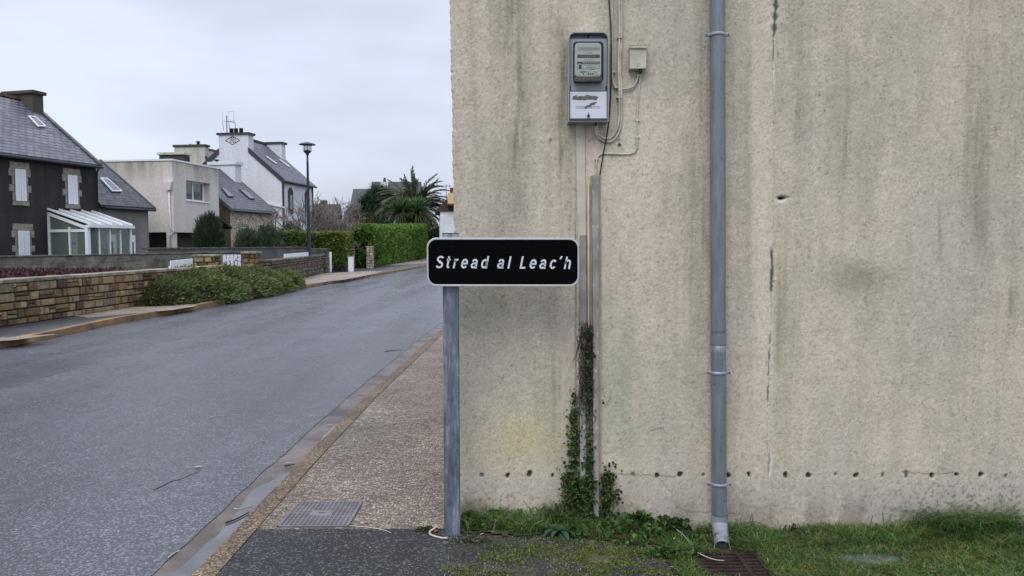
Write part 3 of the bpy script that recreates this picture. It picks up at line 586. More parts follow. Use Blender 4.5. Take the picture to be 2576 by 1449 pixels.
# ------------------------------------------------------------------ street sign
SY = 4.115
def sp_(px, py, y=SY): return atY(px, py, y)
pb = atZ(1138, 1345, 0); post_y = 4.185
sign = thing('street_sign', 'black street name sign reading Stread al Leac\'h on a galvanised post', 'street sign', (atY(1137, 1000, post_y).x, post_y, 0))
a = sp_(1073, 598); b = sp_(1457, 719)
fx0, fx1, fz1, fz0 = a.x, b.x, a.z, b.z; tilt = -.0062
def tl(mesh):                                   # the panel hangs a little down to the right
    mesh.v = [(p[0], p[1], p[2] + (p[0] - fx0) * tilt * .8) for p in mesh.v]; return mesh
fr = .0085
m = MB()
out_ = rr(fx0, fx1, fz0, fz1, .052, 8); inn = rr(fx0 + fr, fx1 - fr, fz0 + fr + .002, fz1 - fr - .002, .045, 8); n = len(out_)
vs = [(p[0], SY, p[1]) for p in out_] + [(p[0], SY, p[1]) for p in inn] + [(p[0], SY + .07, p[1]) for p in out_] + [(p[0], SY + .006, p[1]) for p in inn]
fs = []
for i in range(n):
    j = (i + 1) % n; fs += [(i, j, n + j, n + i), (i, 2 * n + i, 2 * n + j, j), (n + i, n + j, 3 * n + j, 3 * n + i)]
fs.append(list(range(2 * n, 3 * n))); m.add(vs, fs)
tl(m).build('frame', 'sign_frame', sign, world=True, bevel=.0015)
m = MB(); m.prism(rr(fx0 + fr, fx1 - fr, fz0 + fr + .002, fz1 - fr - .002, .045, 8), 1, SY + .003, SY + .012); tl(m).build('panel', 'sign_black', sign, world=True)
jx = sp_(1162, 600).x
m = MB(); m.box((jx - .0012, SY - .0006, fz1 - fr - .001), (jx + .0012, SY + .06, fz1 + .0006)); tl(m).build('seam', 'ink', sign, world=True)
m = MB(); m.box((jx - .0012, SY - .0006, fz0 - .0006), (jx + .0012, SY + .06, fz0 + fr)); tl(m).build('seam', 'ink', sign, world=True)
def text_mesh(name, s, mat, parent, x0, x1, zb, cap, y, shear=0, bold=0, space=1.0, world=True, tiltf=None):
    cu = bpy.data.curves.new('tmp', 'FONT'); cu.body = s; cu.offset = bold; cu.space_character = space; cu.extrude = 0; cu.resolution_u = 4
    o = bpy.data.objects.new('tmp', cu); COL.objects.link(o); bpy.context.view_layer.update()
    me = bpy.data.meshes.new_from_object(o.evaluated_get(bpy.context.evaluated_depsgraph_get())); bpy.data.objects.remove(o)
    P = np.array([v.co[:] for v in me.vertices]); P[:, 0] += P[:, 1] * shear
    h = P[:, 1].max() - P[:, 1].min(); zmin = P[:, 1].min(); kx = (x1 - x0) / (P[:, 0].max() - P[:, 0].min()); kz = cap / h; xm = P[:, 0].min()
    off = parent.location if parent else Vector((0, 0, 0))
    Q = np.stack([x0 + (P[:, 0] - xm) * kx, np.full(len(P), y), zb + (P[:, 1] - zmin) * kz], 1)
    if tiltf: Q[:, 2] += tiltf(Q[:, 0])
    for v, c in zip(me.vertices, Q - np.array(off if world else (0, 0, 0))): v.co = c
    me.name = name; me.materials.clear(); me.materials.append(MT[mat]); o = bpy.data.objects.new(name, me); COL.objects.link(o)
    if parent: o.parent = parent
    return o
# own condensed grotesque italic letters: polylines stroked on a 0..1 cap height grid
def arc(cx, cy, rx, ry, a0, a1, n=9): return [(cx + rx * math.cos(rad(a0 + (a1 - a0) * k / n)), cy + ry * math.sin(rad(a0 + (a1 - a0) * k / n))) for k in range(n + 1)]
GL = {'S': [arc(.31, .74, .22, .185, 25, 270, 12) + arc(.31, .27, .235, .20, 90, -160, 12)],
      't': [[(.17, .97), (.17, .2)] + arc(.27, .17, .10, .10, 180, 265, 5) + [(.33, .075)], [(.02, .69), (.34, .69)]],
      'r': [[(.10, 0), (.10, .76)], [(.10, .5)] + arc(.32, .46, .22, .24, 165, 85, 6) + [(.36, .70)]],
      'e': [[(.07, .39), (.47, .39)] + arc(.27, .42, .20, .28, 0, 180, 12) + arc(.27, .34, .20, .27, 180, 325, 10)],
      'a': [arc(.26, .48, .18, .225, 160, 20, 8) + [(.43, .45), (.43, .14), (.47, .0)], [(.43, .43), (.28, .40)] + arc(.23, .24, .17, .165, 95, 270, 9) + [(.32, .09), (.43, .20)]],
      'd': [[(.46, 1.0), (.46, 0)], arc(.26, .38, .195, .31, 10, 350, 16)],
      'l': [[(.12, 1.0), (.12, 0)]],
      'L': [[(.11, 1.0), (.11, .075), (.50, .075)]],
      'c': [arc(.27, .38, .20, .31, 38, 322, 14)],
      "'": [[(.16, 1.02), (.06, .80)]],
      'h': [[(.10, 1.0), (.10, 0)], [(.10, .42)] + arc(.28, .47, .175, .225, 160, 0, 8) + [(.455, .0)]]}
ADV = {'S': .83, 't': .62, 'r': .66, 'e': .83, 'a': .84, 'd': .84, 'l': .5, 'L': .82, 'c': .70, "'": .50, 'h': .8, ' ': .52}
def stroke(mb, pts, hw, T, y0, y1):
    P = [Vector((p[0], p[1])) for p in pts]; Lf = []; Rt = []
    for i, p in enumerate(P):
        t0 = (p - P[i - 1]).normalized() if i else (P[1] - p).normalized(); t1 = (P[i + 1] - p).normalized() if i < len(P) - 1 else t0
        t = (t0 + t1).normalized(); k = 1 / max(.6, t.dot(t1)); nn = Vector((-t.y, t.x)) * hw * k; Lf.append(p + nn); Rt.append(p - nn)
    vs = [T(q) for q in Lf] + [T(q) for q in Rt]; n = len(P)
    mb.add([(v[0], y0, v[1]) for v in vs], [(i, i + 1, n + i + 1, n + i) for i in range(n - 1)])
cw = 0; word = "Stread al Leac'h"
for ch in word: cw += ADV[ch]
tx0 = sp_(1096, 660).x; tx1 = sp_(1439, 660).x; zb = sp_(1096, 674.5).z; cap = sp_(1096, 643.5).z - zb
kx = (tx1 - tx0) / (cw - .15)
x = 0
for ch in word:
    lt = MB()
    for pl in GL.get(ch, []):
        stroke(lt, pl, .073, lambda q, x=x: (tx0 + (x + q[0]) * kx + q[1] * cap * .2 - .004, zb + q[1] * cap + (((x + q[0]) * kx) * tilt * 1.7)), SY + .0022, SY)
    x += ADV[ch]
    if lt.v: lt.build('letter', 'sign_letter', sign, world=True)
px0, px1 = atY(1114, 900, post_y - .02).x, atY(1155, 900, post_y - .02).x; zt = atY(1130, 588, post_y).z
m = MB(); P8 = rr(0, px1 - px0, 0, .042, .007, 4)
lo = atY(1117, 1345, post_y - .02).x; hi = atY(1112.5, 590, post_y - .02).x; wd_ = px1 - px0
vs = [(lo + p[0], post_y - .02 + p[1], -.05) for p in P8] + [(hi + p[0] * .97, post_y - .02 + p[1], zt) for p in P8]; n = len(P8)
m.add(vs, [list(range(n))[::-1], list(range(n, 2 * n))] + [(i, (i + 1) % n, n + (i + 1) % n, n + i) for i in range(n)]); m.build('post', 'galvanised', sign, world=True)
m = MB(); m.box((hi - .001, post_y - .022, zt), (hi + wd_ * .98, post_y + .024, zt + .004)); m.build('post_cap', 'dark_metal', sign, world=True)

# ------------------------------------------------------------------ electricity meter
MX = lambda px, py, off: wpt(px, py, off)
OFF = .105
a = MX(1430, 80, OFF); b = MX(1531, 305, OFF); yf = WY - OFF
met = thing('electricity_meter', 'old grey electricity meter in an open-fronted case with scuffed white door', 'electricity meter', ((a.x + b.x) / 2, WY, b.z))
x0, x1, z1, z0 = a.x, b.x, a.z, b.z; t_ = .0055
oo = [(x0, z0), (x1, z0)] + [p for p in rr(x0, x1, z0, z1, .036, 8)[:18]]; oo = [(x0, z0), (x1, z0)] + rr(x0, x1, z0, z1, .036, 8)[0:18]
ii = [(x0 + t_, z0 + .002), (x1 - t_, z0 + .002)] + rr(x0 + t_, x1 - t_, z0, z1 - t_, .031, 8)[0:18]; n = len(oo)
m = MB(); vs = [(p[0], yf, p[1]) for p in oo] + [(p[0], yf, p[1]) for p in ii] + [(p[0], WY, p[1]) for p in oo] + [(p[0], yf + .05, p[1]) for p in ii]; fs = []
for i in range(n):
    j = (i + 1) % n; fs += [(i, j, n + j, n + i), (i, 2 * n + i, 2 * n + j, j), (n + i, n + j, 3 * n + j, 3 * n + i)]
fs.append([3 * n + i for i in range(n)]); m.add(vs, fs); m.build('housing', 'meter_housing', met, world=True)
u = lambda X, Yp: ((2200 + X / 2.07) / 1.59006, (80 + Yp / 2.07) / 1.59006)     # detail-picture coordinates
def bx(mb, X0, Y0, X1, Y1, o0, o1, rad_=None):
    p = MX(*u(X0, Y0), o1); q = MX(*u(X1, Y1), o1)
    if rad_: mb.rrect(p.x, q.x, q.z, p.z, rad_, WY - o1, WY - o0)
    else: mb.box((p.x, WY - o1, q.z), (q.x, WY - o0, p.z))
    return mb
# inner sheet with a rounded opening for the meter glass: four strips and corner pieces
pp = MX(*u(166, 155), .086); qq = MX(*u(470, 590), .086); gi = MX(*u(190, 178), .086); gj = MX(*u(443, 517), .086)
hole_ = rr(gi.x, gj.x, gj.z, gi.z, .022, 6); N = len(hole_)
def to_rect(p):                                  # matching point on the sheet's outer rectangle
    cx, cz = (gi.x + gj.x) / 2, (gi.z + gj.z) / 2; dx, dz = p[0] - cx, p[1] - cz
    k = min((qq.x - cx) / dx if dx > 1e-9 else (pp.x - cx) / dx if dx < -1e-9 else 9e9, (pp.z - cz) / dz if dz > 1e-9 else (qq.z - cz) / dz if dz < -1e-9 else 9e9)
    return (cx + dx * k, cz + dz * k)
ring = []
for p in hole_: ring.append(to_rect(p))
m = MB(); m.add([(p[0], WY - .086, p[1]) for p in hole_] + [(p[0], WY - .086, p[1]) for p in ring] + [(p[0], WY - .06, p[1]) for p in hole_], [(i, (i + 1) % N, N + (i + 1) % N, N + i) for i in range(N)] + [(i, 2 * N + i, 2 * N + (i + 1) % N, (i + 1) % N) for i in range(N)])
for cx, cz, ex, ez in ((qq.x, pp.z, 1, 1), (pp.x, pp.z, -1, 1), (pp.x, qq.z, -1, -1), (qq.x, qq.z, 1, -1)):
    near = sorted(range(N), key=lambda i: (ring[i][0] - cx) ** 2 + (ring[i][1] - cz) ** 2)[:2]
    i, j = near; m.add([(cx, WY - .086, cz), (ring[i][0], WY - .086, ring[i][1]), (ring[j][0], WY - .086, ring[j][1])], [(0, 1, 2)])
m.build('cover_sheet', 'meter_panel', met, world=True)
m = MB(); bx(m, 196, 184, 438, 512, .05, .058, .022); m.build('recess', 'ink', met, world=True)
m = MB(); bx(m, 207, 190, 424, 470, .058, .118, .02); m.build('meter_body', 'meter_face', met, world=True, bevel=.004)
m = MB()
for (X0, Y0, X1, Y1) in ((228, 225, 412, 250),): bx(m, X0, Y0, X1, Y1, .118, .1188)
m.build('grey_band', 'meter_grey', met, world=True)
m = MB()
for (X0, Y0, X1, Y1) in ((226, 287, 412, 313), (224, 345, 413, 361)): bx(m, X0, Y0, X1, Y1, .118, .119)
bx(m, 238, 374, 262, 404, .118, .119); m.build('register_window', 'ink', met, world=True)
m = MB(); R_ = random.Random(3)
for y_, xa_, xb_ in ((272, 303, 350), (331, 283, 355), (380, 306, 350), (392, 295, 382), (409, 328, 375), (424, 249, 300), (430, 250, 326), (436, 249, 290), (430, 352, 392), (444, 300, 388), (455, 235, 255), (457, 372, 400)):
    bx(m, xa_, y_ - 1.3, xb_, y_ + 1.3, .118, .1187)
for X0 in (272, 313, 331, 350): bx(m, X0, 441, X0 + 8, 455, .118, .1187)
for e in ((226, 370, 411, 371.6), (226, 403, 411, 404.6), (226, 370, 227.6, 404), (410, 370, 411.6, 404)): bx(m, *e, .118, .1187)
bx(m, 275, 218, 279, 222, .118, .1187); m.build('face_print', 'ink', met, world=True)
m = MB(); bx(m, 270, 350, 405, 353, .119, .1193); m.build('disc_edge', 'meter_face', met, world=True)
p = MX(*u(288, 306), .1195); q = MX(*u(372, 294), .1195); text_mesh('digits', '22113', 'meter_face', met, p.x, q.x, p.z, q.z - p.z, WY - .1196, space=1.5)
p = MX(*u(253, 305), .1195); q = MX(*u(272, 297), .1195); text_mesh('unit_print', 'kWh', 'meter_face', met, p.x, q.x, p.z, q.z - p.z, WY - .1196)
m = MB(); bx(m, 199, 182, 436, 505, .06, .140, .024); m.build('glass_cover', 'meter_glass', met, world=True, bevel=.006)
m = MB(); bx(m, 199, 472, 436, 508, .06, .128, .012); m.build('terminal_strip', 'granite_dark', met, world=True, bevel=.004)
m = MB(); bx(m, 160, 586, 478, 820, .05, .088); m.build('door_gap_shade', 'ink', met, world=True)  # dark plate behind the door, painting the shade of the gap around it
m = MB(); bx(m, 167, 593, 470, 815, .06, .098); door = m.build('door', 'meter_door', met, world=True, bevel=.002)
m = MB()
for k in range(90):                              # torn sticker residue: ragged dark patches
    t = R_.random(); X_ = 195 + 195 * t + R_.uniform(-6, 6); Y_ = 640 + R_.uniform(-20, 20) * (1 - abs(t - .4)) + 6 * t
    s_ = R_.uniform(6, 17); bx(m, X_ - s_, Y_ - s_ * .5, X_ + s_, Y_ + s_ * .6, .098, .0982 + k * .000006)
for k in range(40):
    t = R_.random(); X_ = 290 + 90 * t; Y_ = 728 - 45 * t + R_.uniform(-12, 12) * (1 - t * .6); s_ = R_.uniform(5, 14); bx(m, X_ - s_, Y_ - s_ * .5, X_ + s_, Y_ + s_ * .4, .098, .0983 + k * .000006)
d_ = m.build('sticker_residue', 'smudge', met, world=True)
m = MB()
for y_ in (714, 722, 731): bx(m, 212, y_ - 1, 415, y_ + 1, .098, .0981)
m.build('door_print', 'ink', met, world=True)
for (X_, Y_, r_) in ((318, 795, .0075), (318, 138, .0085)):
    m = MB(); c = MX(*u(X_, Y_), .098 if Y_ > 500 else .07); m.prism([(c.x + r_ * math.cos(k * math.pi / 8), c.z + r_ * math.sin(k * math.pi / 8)) for k in range(16)], 1, c.y - .012, c.y); m.build('lock', 'black_rubber', met, world=True)
m = MB(); bx(m, 316, 766, 321, 785, .098, .099); m.build('key_mark', 'black_rubber', met, world=True)
m = MB(); bx(m, 294, 124, 346, 152, .05, .07, .006); m.build('lock_bracket', 'meter_panel', met, world=True)
for X_ in (165, 466): m = MB(); bx(m, X_ - 6, 545, X_ + 8, 575, .08, .094); m.build('hinge', 'dark_metal', met, world=True)
m = MB(); bx(m, 160, 816, 480, 838, 0.0, .10); m.build('base_tray', 'dark_metal', met, world=True, bevel=.003)
c = MX(*u(378, 845), .05); m = MB(); m.tube([c + Vector((0, 0, .01)), c - Vector((0, 0, .022))], [.008, .006], 10); m.build('cable_gland', 'black_rubber', met, world=True)

# ------------------------------------------------------------------ junction box
a = MX(1586, 116, .06); b = MX(1628, 172, .06); jb = thing('junction_box', 'small weathered cream junction box with mossy top beside the meter', 'junction box', ((a.x + b.x) / 2, WY, b.z))
m = MB(); m.prism([(a.x - .002, b.z), (b.x - .004, b.z + .002), (b.x, a.z), (a.x, a.z)], 1, WY, WY - .05); m.build('body', 'aged_cream', jb, world=True, bevel=.003)
m = MB(); m.box((a.x - .003, WY - .058, a.z - .012), (b.x + .003, WY, a.z + .003)); m.build('lid', 'aged_cream', jb, world=True, bevel=.003)
m = MB(); V_, F_, T_ = leafquads(np.array([(RNG.uniform(a.x, b.x), WY - RNG.uniform(.0, .058), a.z + .003) for _ in range(300)]), RNG.normal(size=(300, 3)) * [1, 1, .4] + [0, 0, .5], .006, .005, tints(300, [(.10, .11, .05), (.2, .2, .14)])); np_mesh('moss', V_, F_, 'leaf', jb, T_)
m = MB(); c = MX(1611, 176, .03); m.tube([c + Vector((0, 0, .01)), c - Vector((0, 0, .02))], .009, 10); m.build('cable_gland', 'dark_metal', jb, world=True)
m = MB(); bx(m, 722, 360, 750, 364, .05, .0512); bx(m, 722, 380, 750, 384, .05, .0512); bx(m, 722, 360, 726, 384, .05, .0512); m.build('embossed_mark', 'meter_grey', jb, world=True)

# ------------------------------------------------------------------ cables on the wall
def cable(pts, r, mat, label, off=.016, group='cables clipped to the house wall', clips=()):
    root = thing('cable', label, 'cable', MX(*pts[0][:2], 0), 0, group)
    path = [MX(p[0], p[1], p[2] if len(p) > 2 else off) for p in pts]; m = MB(); m.tube(smooth_path(path), r, 8); m.build('sheath', mat, root, world=True)
    for (cx, cy) in clips:
        m = MB(); c = MX(cx, cy, off); m.box((c.x - r - .005, c.y - r - .001, c.z - .004), (c.x + r + .009, WY, c.z + .004)); m.build('clip', 'cable_cream', root, world=True, bevel=.001)
cable([(1532, -60), (1532, 0), (1536, 60), (1538, 130), (1537, 215), (1532, 300), (1525, 350), (1518, 385), (1509, 441)], .004, 'black_rubber', 'thin black cable hanging loose from the top, crossing behind the pale loop', .022)
cable([(1556, -60), (1557, 0), (1559, 50), (1558, 99), (1556, 163), (1558.5, 245), (1557, 300), (1550, 328), (1535.6, 347), (1516, 346), (1504, 333, .03), (1500, 306, .045)], .0062, 'cable_cream', 'thick pale cable looping under the meter, left strand of a pair', .02, clips=[(1558, 95), (1556, 245), (1503, 331)])
cable([(1561, -60), (1562, 0), (1564, 50), (1563, 99), (1560, 163), (1563.5, 245), (1562, 305), (1556, 335), (1538, 355), (1514, 353), (1501, 338, .03), (1497, 306, .045)], .0058, 'cable_cream', 'thick pale cable looping under the meter, right strand of a pair', .014)
cable([(1540, -60), (1540, 50), (1540.5, 181), (1545, 213), (1558, 222), (1578, 223.5), (1593, 217), (1602, 203), (1606, 187), (1609, 174)], .0052, 'aged_cream', 'dirty pale cable curving up into the junction box from the left', .012, clips=[(1541, 181), (1550, 220), (1606, 190)])
cable([(1613, 172), (1611, 190), (1606, 245), (1602, 324), (1602.6, 366), (1597, 382), (1586, 387), (1572, 387.6), (1530, 387), (1512, 388), (1503, 396), (1500, 412), (1499.8, 441)], .0043, 'cable_cream', 'thin pale cable dropping from the junction box to the metal duct', .008, clips=[(1603, 303), (1602.6, 345), (1500, 400), (1540, 387)])

# ------------------------------------------------------------------ ducts
def duct(name, label, pts_top, pts_bot, dep, mat, cat='duct', bev=.004, ends=None, base=0.0):
    (xl, yt), (xr, _) = pts_top; (xl2, yb), (xr2, _) = pts_bot; m = MB(); P = []
    for (l, r_, yy_) in ((xl2, xr2, yb), (xl, xr, yt)):
        p = MX(l, yy_, dep); q = MX(r_, yy_, dep); P += [(p.x, WY + base, p.z), (q.x, WY + base, p.z), (q.x - .003, WY - dep, p.z), (p.x + .003, WY - dep, p.z)]
    m.add(P, [(0, 3, 2, 1), (4, 5, 6, 7), (0, 1, 5, 4), (1, 2, 6, 5), (2, 3, 7, 6), (3, 0, 4, 7)]); o = m.build(name, mat, None, bevel=bev, off=P[0]); return tag(o, label, cat)
duct('cable_duct', 'wide pale painted duct running down the wall from under the meter', ((1448, 304), (1473, 304)), ((1453, 620), (1476, 620)), .014, 'aged_cream')
duct('cable_duct', 'grey lichen-spotted metal duct passing right behind the sign end', ((1459, 590), (1476, 590)), ((1457, 1296), (1475, 1296)), .03, 'lichen_metal')
duct('cable_duct', 'right-hand grey metal duct with screw holes, ending above the weeds', ((1489, 440), (1508, 440)), ((1491, 1302), (1508, 1302)), .036, 'lichen_metal')
duct('backing_board', 'thin tan board edge behind the right-hand metal duct', ((1483, 442), (1512.5, 442)), ((1484, 1290), (1513, 1290)), .006, 'tan_plastic', 'board', .001)
m = MB(); m.tube([MX(1480.5, 462, .012), MX(1480.5, 1290, .012)], .0075, 10); tag(m.build('conduit_pipe', 'tan_plastic', None, off=MX(1480, 1290, 0)), 'narrow tan plastic conduit between the two grey ducts', 'conduit')
m = MB(); m.tube([MX(1467, 1280, .02), MX(1466, 1350, .022)], .0225, 14); tag(m.build('pipe_stub', 'aged_cream', None, off=MX(1467, 1340, 0)), 'short pale pipe stub coming out of the ground under the left duct', 'pipe')
m = MB(); c = MX(1500, 1336, .02); m.add([c + Vector((-.03, -.02, -.05)), c + Vector((.035, -.02, -.05)), c + Vector((.03, .02, -.05)), c + Vector((-.03, .02, -.05)), c + Vector((-.015, -.015, .07)), c + Vector((.02, -.01, .05)), c + Vector((.015, .02, .05)), c + Vector((-.02, .02, .07))], [(0, 3, 2, 1), (4, 5, 6, 7), (0, 1, 5, 4), (1, 2, 6, 5), (2, 3, 7, 6), (3, 0, 4, 7)]); tag(m.build('stone', 'granite', None, off=c), 'pale stone upright against the wall under the right duct', 'stone')

# ------------------------------------------------------------------ downpipe
dp = thing('downpipe', 'grey zinc downpipe with three clamps and a short bright outlet elbow', 'downpipe', MX(1810, 1340, 0))
OY = .06; R0 = .0415
def dc(px, py, off=OY): return MX(px, py, off)
def dense(P):
    Q = []
    for a_, b_ in zip(P[:-1], P[1:]):
        k = max(2, int((b_ - a_).length / .05)); Q += [a_.lerp(b_, i / k) for i in range(k)]
    return Q + [P[-1]]
m = MB(); m.tube(dense([dc(1804, -700), dc(1804.5, 0), dc(1806, 400), dc(1807, 850)]), R0, 24); m.build('upper_pipe', 'zinc_pipe', dp, world=True)
m = MB(); m.tube([dc(1807, 838), dc(1807, 838.6), dc(1807, 865.4), dc(1807, 866)], R0 + .0025, 24); m.tube(dense([dc(1807, 864), dc(1809, 1200), dc(1810, 1312)]), R0 + .0008, 24); m.build('lower_pipe', 'zinc_pipe', dp, world=True)
base = dc(1810, 1308); pts = [base, base + Vector((0, -.004, -.02)), base + Vector((-.003, -.025, -.042)), base + Vector((-.010, -.065, -.062)), base + Vector((-.020, -.12, -.078)), base + Vector((-.034, -.185, -.094))]
t_e = (pts[-1] - pts[-2]).normalized(); ce = pts[-1]; n_e = Vector((-.12, -.92, .38)).normalized()
def cut(mb, k, back=0):
    for i in range(len(mb.v) - 24, len(mb.v)): v = Vector(mb.v[i]); mb.v[i] = tuple(v - t_e * ((v - ce).dot(n_e) / t_e.dot(n_e)) * k - t_e * back)
    return mb
ep = smooth_path_([base + Vector((0, 0, .03))] + pts); m1 = MB(); m1.tube(ep, R0 + .003, 24, cap=False); cut(m1, .8); m2 = MB(); m2.tube(ep, R0, 24, cap=False); cut(m2, .8)
m = MB(); m.add(m1.v, m1.f, True); m.add(m2.v, m2.f, True); m.add(m1.v[-24:] + m2.v[-24:], [(i, (i + 1) % 24, 24 + (i + 1) % 24, 24 + i) for i in range(24)]); m.build('outlet_elbow', 'new_zinc', dp, world=True)
pts_mouth = pts[-1].copy(); m = MB(); rg = [Vector(v) - t_e * .014 for v in m2.v[-24:]]; m.add(rg + [v - t_e * .004 for v in rg], [list(range(24)), list(range(24, 48))[::-1]] + [(i, (i + 1) % 24, 24 + (i + 1) % 24, 24 + i) for i in range(24)]); m.build('mouth_shade_disc', 'black_rubber', dp, world=True)  # black disc just inside the elbow, standing in for the shade in the pipe
for k, (px, py) in enumerate(((1804, 88), (1807, 937), (1809, 1217))):
    c = dc(px, py); m = MB(); m.tube([c - Vector((0, 0, .009)), c - Vector((0, 0, .006)), c + Vector((0, 0, .006)), c + Vector((0, 0, .009))], [R0 + .002, R0 + .006, R0 + .006, R0 + .002], 24)
    for s_ in (-1, 1): m.box((c.x + s_ * (R0 + .002), c.y - .008, c.z - .009), (c.x + s_ * (R0 + .029), c.y + .006, c.z + .009))
    m.box((c.x - .01, c.y, c.z - .006), (c.x + .01, WY, c.z + .006)); cl_ = m.build('clamp', 'new_zinc', dp, world=True, bevel=.003)
    for s_ in (-1, 1):
        m = MB(); q = c + Vector((s_ * (R0 + .018), -.009, 0)); m.tube([q, q - Vector((0, .004, 0))], .0042, 8); o = m.build('screw', 'dark_metal', dp, world=True); o.parent = cl_

# ------------------------------------------------------------------ drain grate, service cover, slab
gc = atZ(1826, 1421, -.085)
gr_ = thing('drain_grate', 'rusty brown iron drain grate under the downpipe outlet', 'drain grate', (gc.x, gc.y, -.12)); m = MB()
gx0, gx1, gy0, gy1 = gc.x - .17, gc.x + .20, gc.y - .22, gc.y + .13; z_ = -.070
for (a_, b_) in (((gx0, gy0), (gx1, gy0 + .02)), ((gx0, gy1 - .02), (gx1, gy1)), ((gx0, gy0), (gx0 + .02, gy1)), ((gx1 - .02, gy0), (gx1, gy1)), ((gx0 + .25, gy0 + .02), (gx0 + .275, gy1 - .02))): m.box((a_[0], a_[1], -.18), (b_[0], b_[1], z_))
m.build('frame', 'rust', gr_, world=True, bevel=.002); m = MB(); y_ = gy0 + .045
while y_ < gy1 - .03: m.box((gx0 + .021, y_, -.16), (gx1 - .021, y_ + .017, z_ - .003)); y_ += .042
m.build('bars', 'rust', gr_, world=True, bevel=.002); m = MB(); m.box((gx0 + .02, gy0 + .02, -.0845), (gx1 - .02, gy1 - .02, -.0835)); m.build('pit_shade', 'black_rubber', gr_, world=True)  # last piece: thin black sheet under the bars, standing in for the drain's shade
cv = thing('service_cover', 'square grey iron cover with waffle pattern set in the pebble pavement', 'manhole cover', (-1.14, 4.5, 0)); m = MB()
cx0, cx1, cy0, cy1 = -1.340, -.935, 4.295, 4.71
m.box((cx0, cy0, -.03), (cx1, cy1, -.001)); m.build('plate', 'iron_cover', cv, world=True)
m = MB(); nx = 15; dx = (cx1 - cx0 - .02) / nx; dy = (cy1 - cy0 - .02) / nx
for i in range(nx + 1): m.box((cx0 + .008 + i * dx - .0028, cy0 + .006, -.002), (cx0 + .008 + i * dx + .0048, cy1 - .006, .0052))
for j in range(nx + 1): m.box((cx0 + .006, cy0 + .008 + j * dy - .0028, -.002), (cx1 - .006, cy0 + .008 + j * dy + .0048, .0057))
for e in (((cx0, cy0), (cx1, cy0 + .006)), ((cx0, cy1 - .006), (cx1, cy1)), ((cx0, cy0), (cx0 + .006, cy1)), ((cx1 - .006, cy0), (cx1, cy1))): m.box((*e[0], -.001), (*e[1], .006))
m.build('waffle_grid', 'iron_cover', cv, world=True)
m = MB(); m.prism([(p[0], p[1]) for p in rr(-1.20, -1.075, 4.455, 4.545, .012)], 2, -.001, .0068); m.build('centre_boss', 'iron_cover', cv, world=True)
m = MB(); m.prism(rr(-1.158, -1.118, 4.493, 4.507, .006), 2, .0068, .0072); m.build('key_slot', 'black_rubber', cv, world=True)
c = atZ(2185, 1412, -.08); m = MB(); m.prism([(c.x - .21, c.y - .06), (c.x - .05, c.y - .085), (c.x + .17, c.y - .08), (c.x + .21, c.y + .01), (c.x + .1, c.y + .08), (c.x - .16, c.y + .075)], 2, -.13, -.068); tag(m.build('concrete_slab', 'algae_slab', None, bevel=.006, off=c), 'flat grey-green wet slab sunk in the grass at the lower right', 'slab')

# ================================================================== STREET, LEFT SIDE: WALLS
def Xat(px, Y): return atY(px, 614, Y).x
def stone_courses(mb, p0, p1, z0f, z1f, thick, rows, wmin, wmax, cols, w=None, seed=1, ends=True, proud=.035):
    """random roughly squared stones in courses on the faces of a straight wall p0-p1"""
    R = random.Random(seed); A = Vector((*p0, 0)); B = Vector((*p1, 0)); L = (B - A).length; d = (B - A) / L; nrm = Vector((d.y, -d.x, 0))
    def stone(a, b, za, zb, o, nn, dd, base):
        e = min(.014, (b - a) * .18, (zb - za) * .2); j = lambda: R.uniform(-.006, .006)
        q = [(a, za), (b, za), (b, zb), (a, zb)]; q2 = [(a + e + j(), za + e + j()), (b - e + j(), za + e + j()), (b - e + j(), zb - e + j()), (a + e + j(), zb - e + j())]
        pr = proud * R.uniform(.5, 1.3); vs = [base + dd * x + Vector((0, 0, z)) for x, z in q] + [base + dd * x + nn * pr + Vector((0, 0, z)) for x, z in q2]
        c = R.choices(cols, w)[0]; k = R.uniform(.7, 1.3); mb.cur = tuple(max(.01, v * k) for v in c)
        mb.add(vs, [(0, 1, 5, 4), (1, 2, 6, 5), (2, 3, 7, 6), (3, 0, 4, 7), (4, 5, 6, 7)])
    faces = [(A + nrm * thick / 2, d, nrm, L), (A - nrm * thick / 2, d, -nrm, L)]
    if ends: faces += [(A - nrm * thick / 2, nrm, -d, thick), (B - nrm * thick / 2, nrm, d, thick)]
    for base, dd, nn, LL in faces:
        zt = 0
        H = z1f(0) - z0f(0); hs = []
        while sum(hs) < H - .04: hs.append(R.uniform(*rows))
        k = H / sum(hs); hs = [h * k for h in hs]; z = 0
        for h in hs:
            x = 0
            while x < LL - .001:
                wd = R.uniform(wmin, wmax)
                if R.random() < .22: wd *= .55
                x2 = min(LL, x + wd)
                if LL - x2 < wmin * .5: x2 = LL
                g = .012; f = lambda t: z0f(t) if LL == L else z0f(0)
                if h > .13 and R.random() < .3:
                    mid = h * R.uniform(.4, .6); stone(x + g, x2 - g, f(x) + z + g, f(x) + z + mid - g * .5, 0, nn, dd, base); stone(x + g, x2 - g, f(x) + z + mid + g * .5, f(x) + z + h - g, 0, nn, dd, base)
                else: stone(x + g, x2 - g, f(x) + z + g, f(x) + z + h - g, 0, nn, dd, base)
                x = x2
            z += h
    mb.cur = (1, 1, 1); return d, nrm, L
WARM = [(.22, .15, .08), (.26, .19, .105), (.17, .11, .06), (.21, .175, .115), (.12, .078, .05), (.28, .22, .135)]
DULL = [(.13, .095, .065), (.17, .13, .085), (.10, .08, .065), (.15, .14, .12)]
GREYS = [(.10, .095, .085), (.14, .13, .115), (.08, .075, .07), (.17, .155, .13)]
COPE = [(.30, .265, .20), (.25, .22, .17), (.34, .30, .23)]
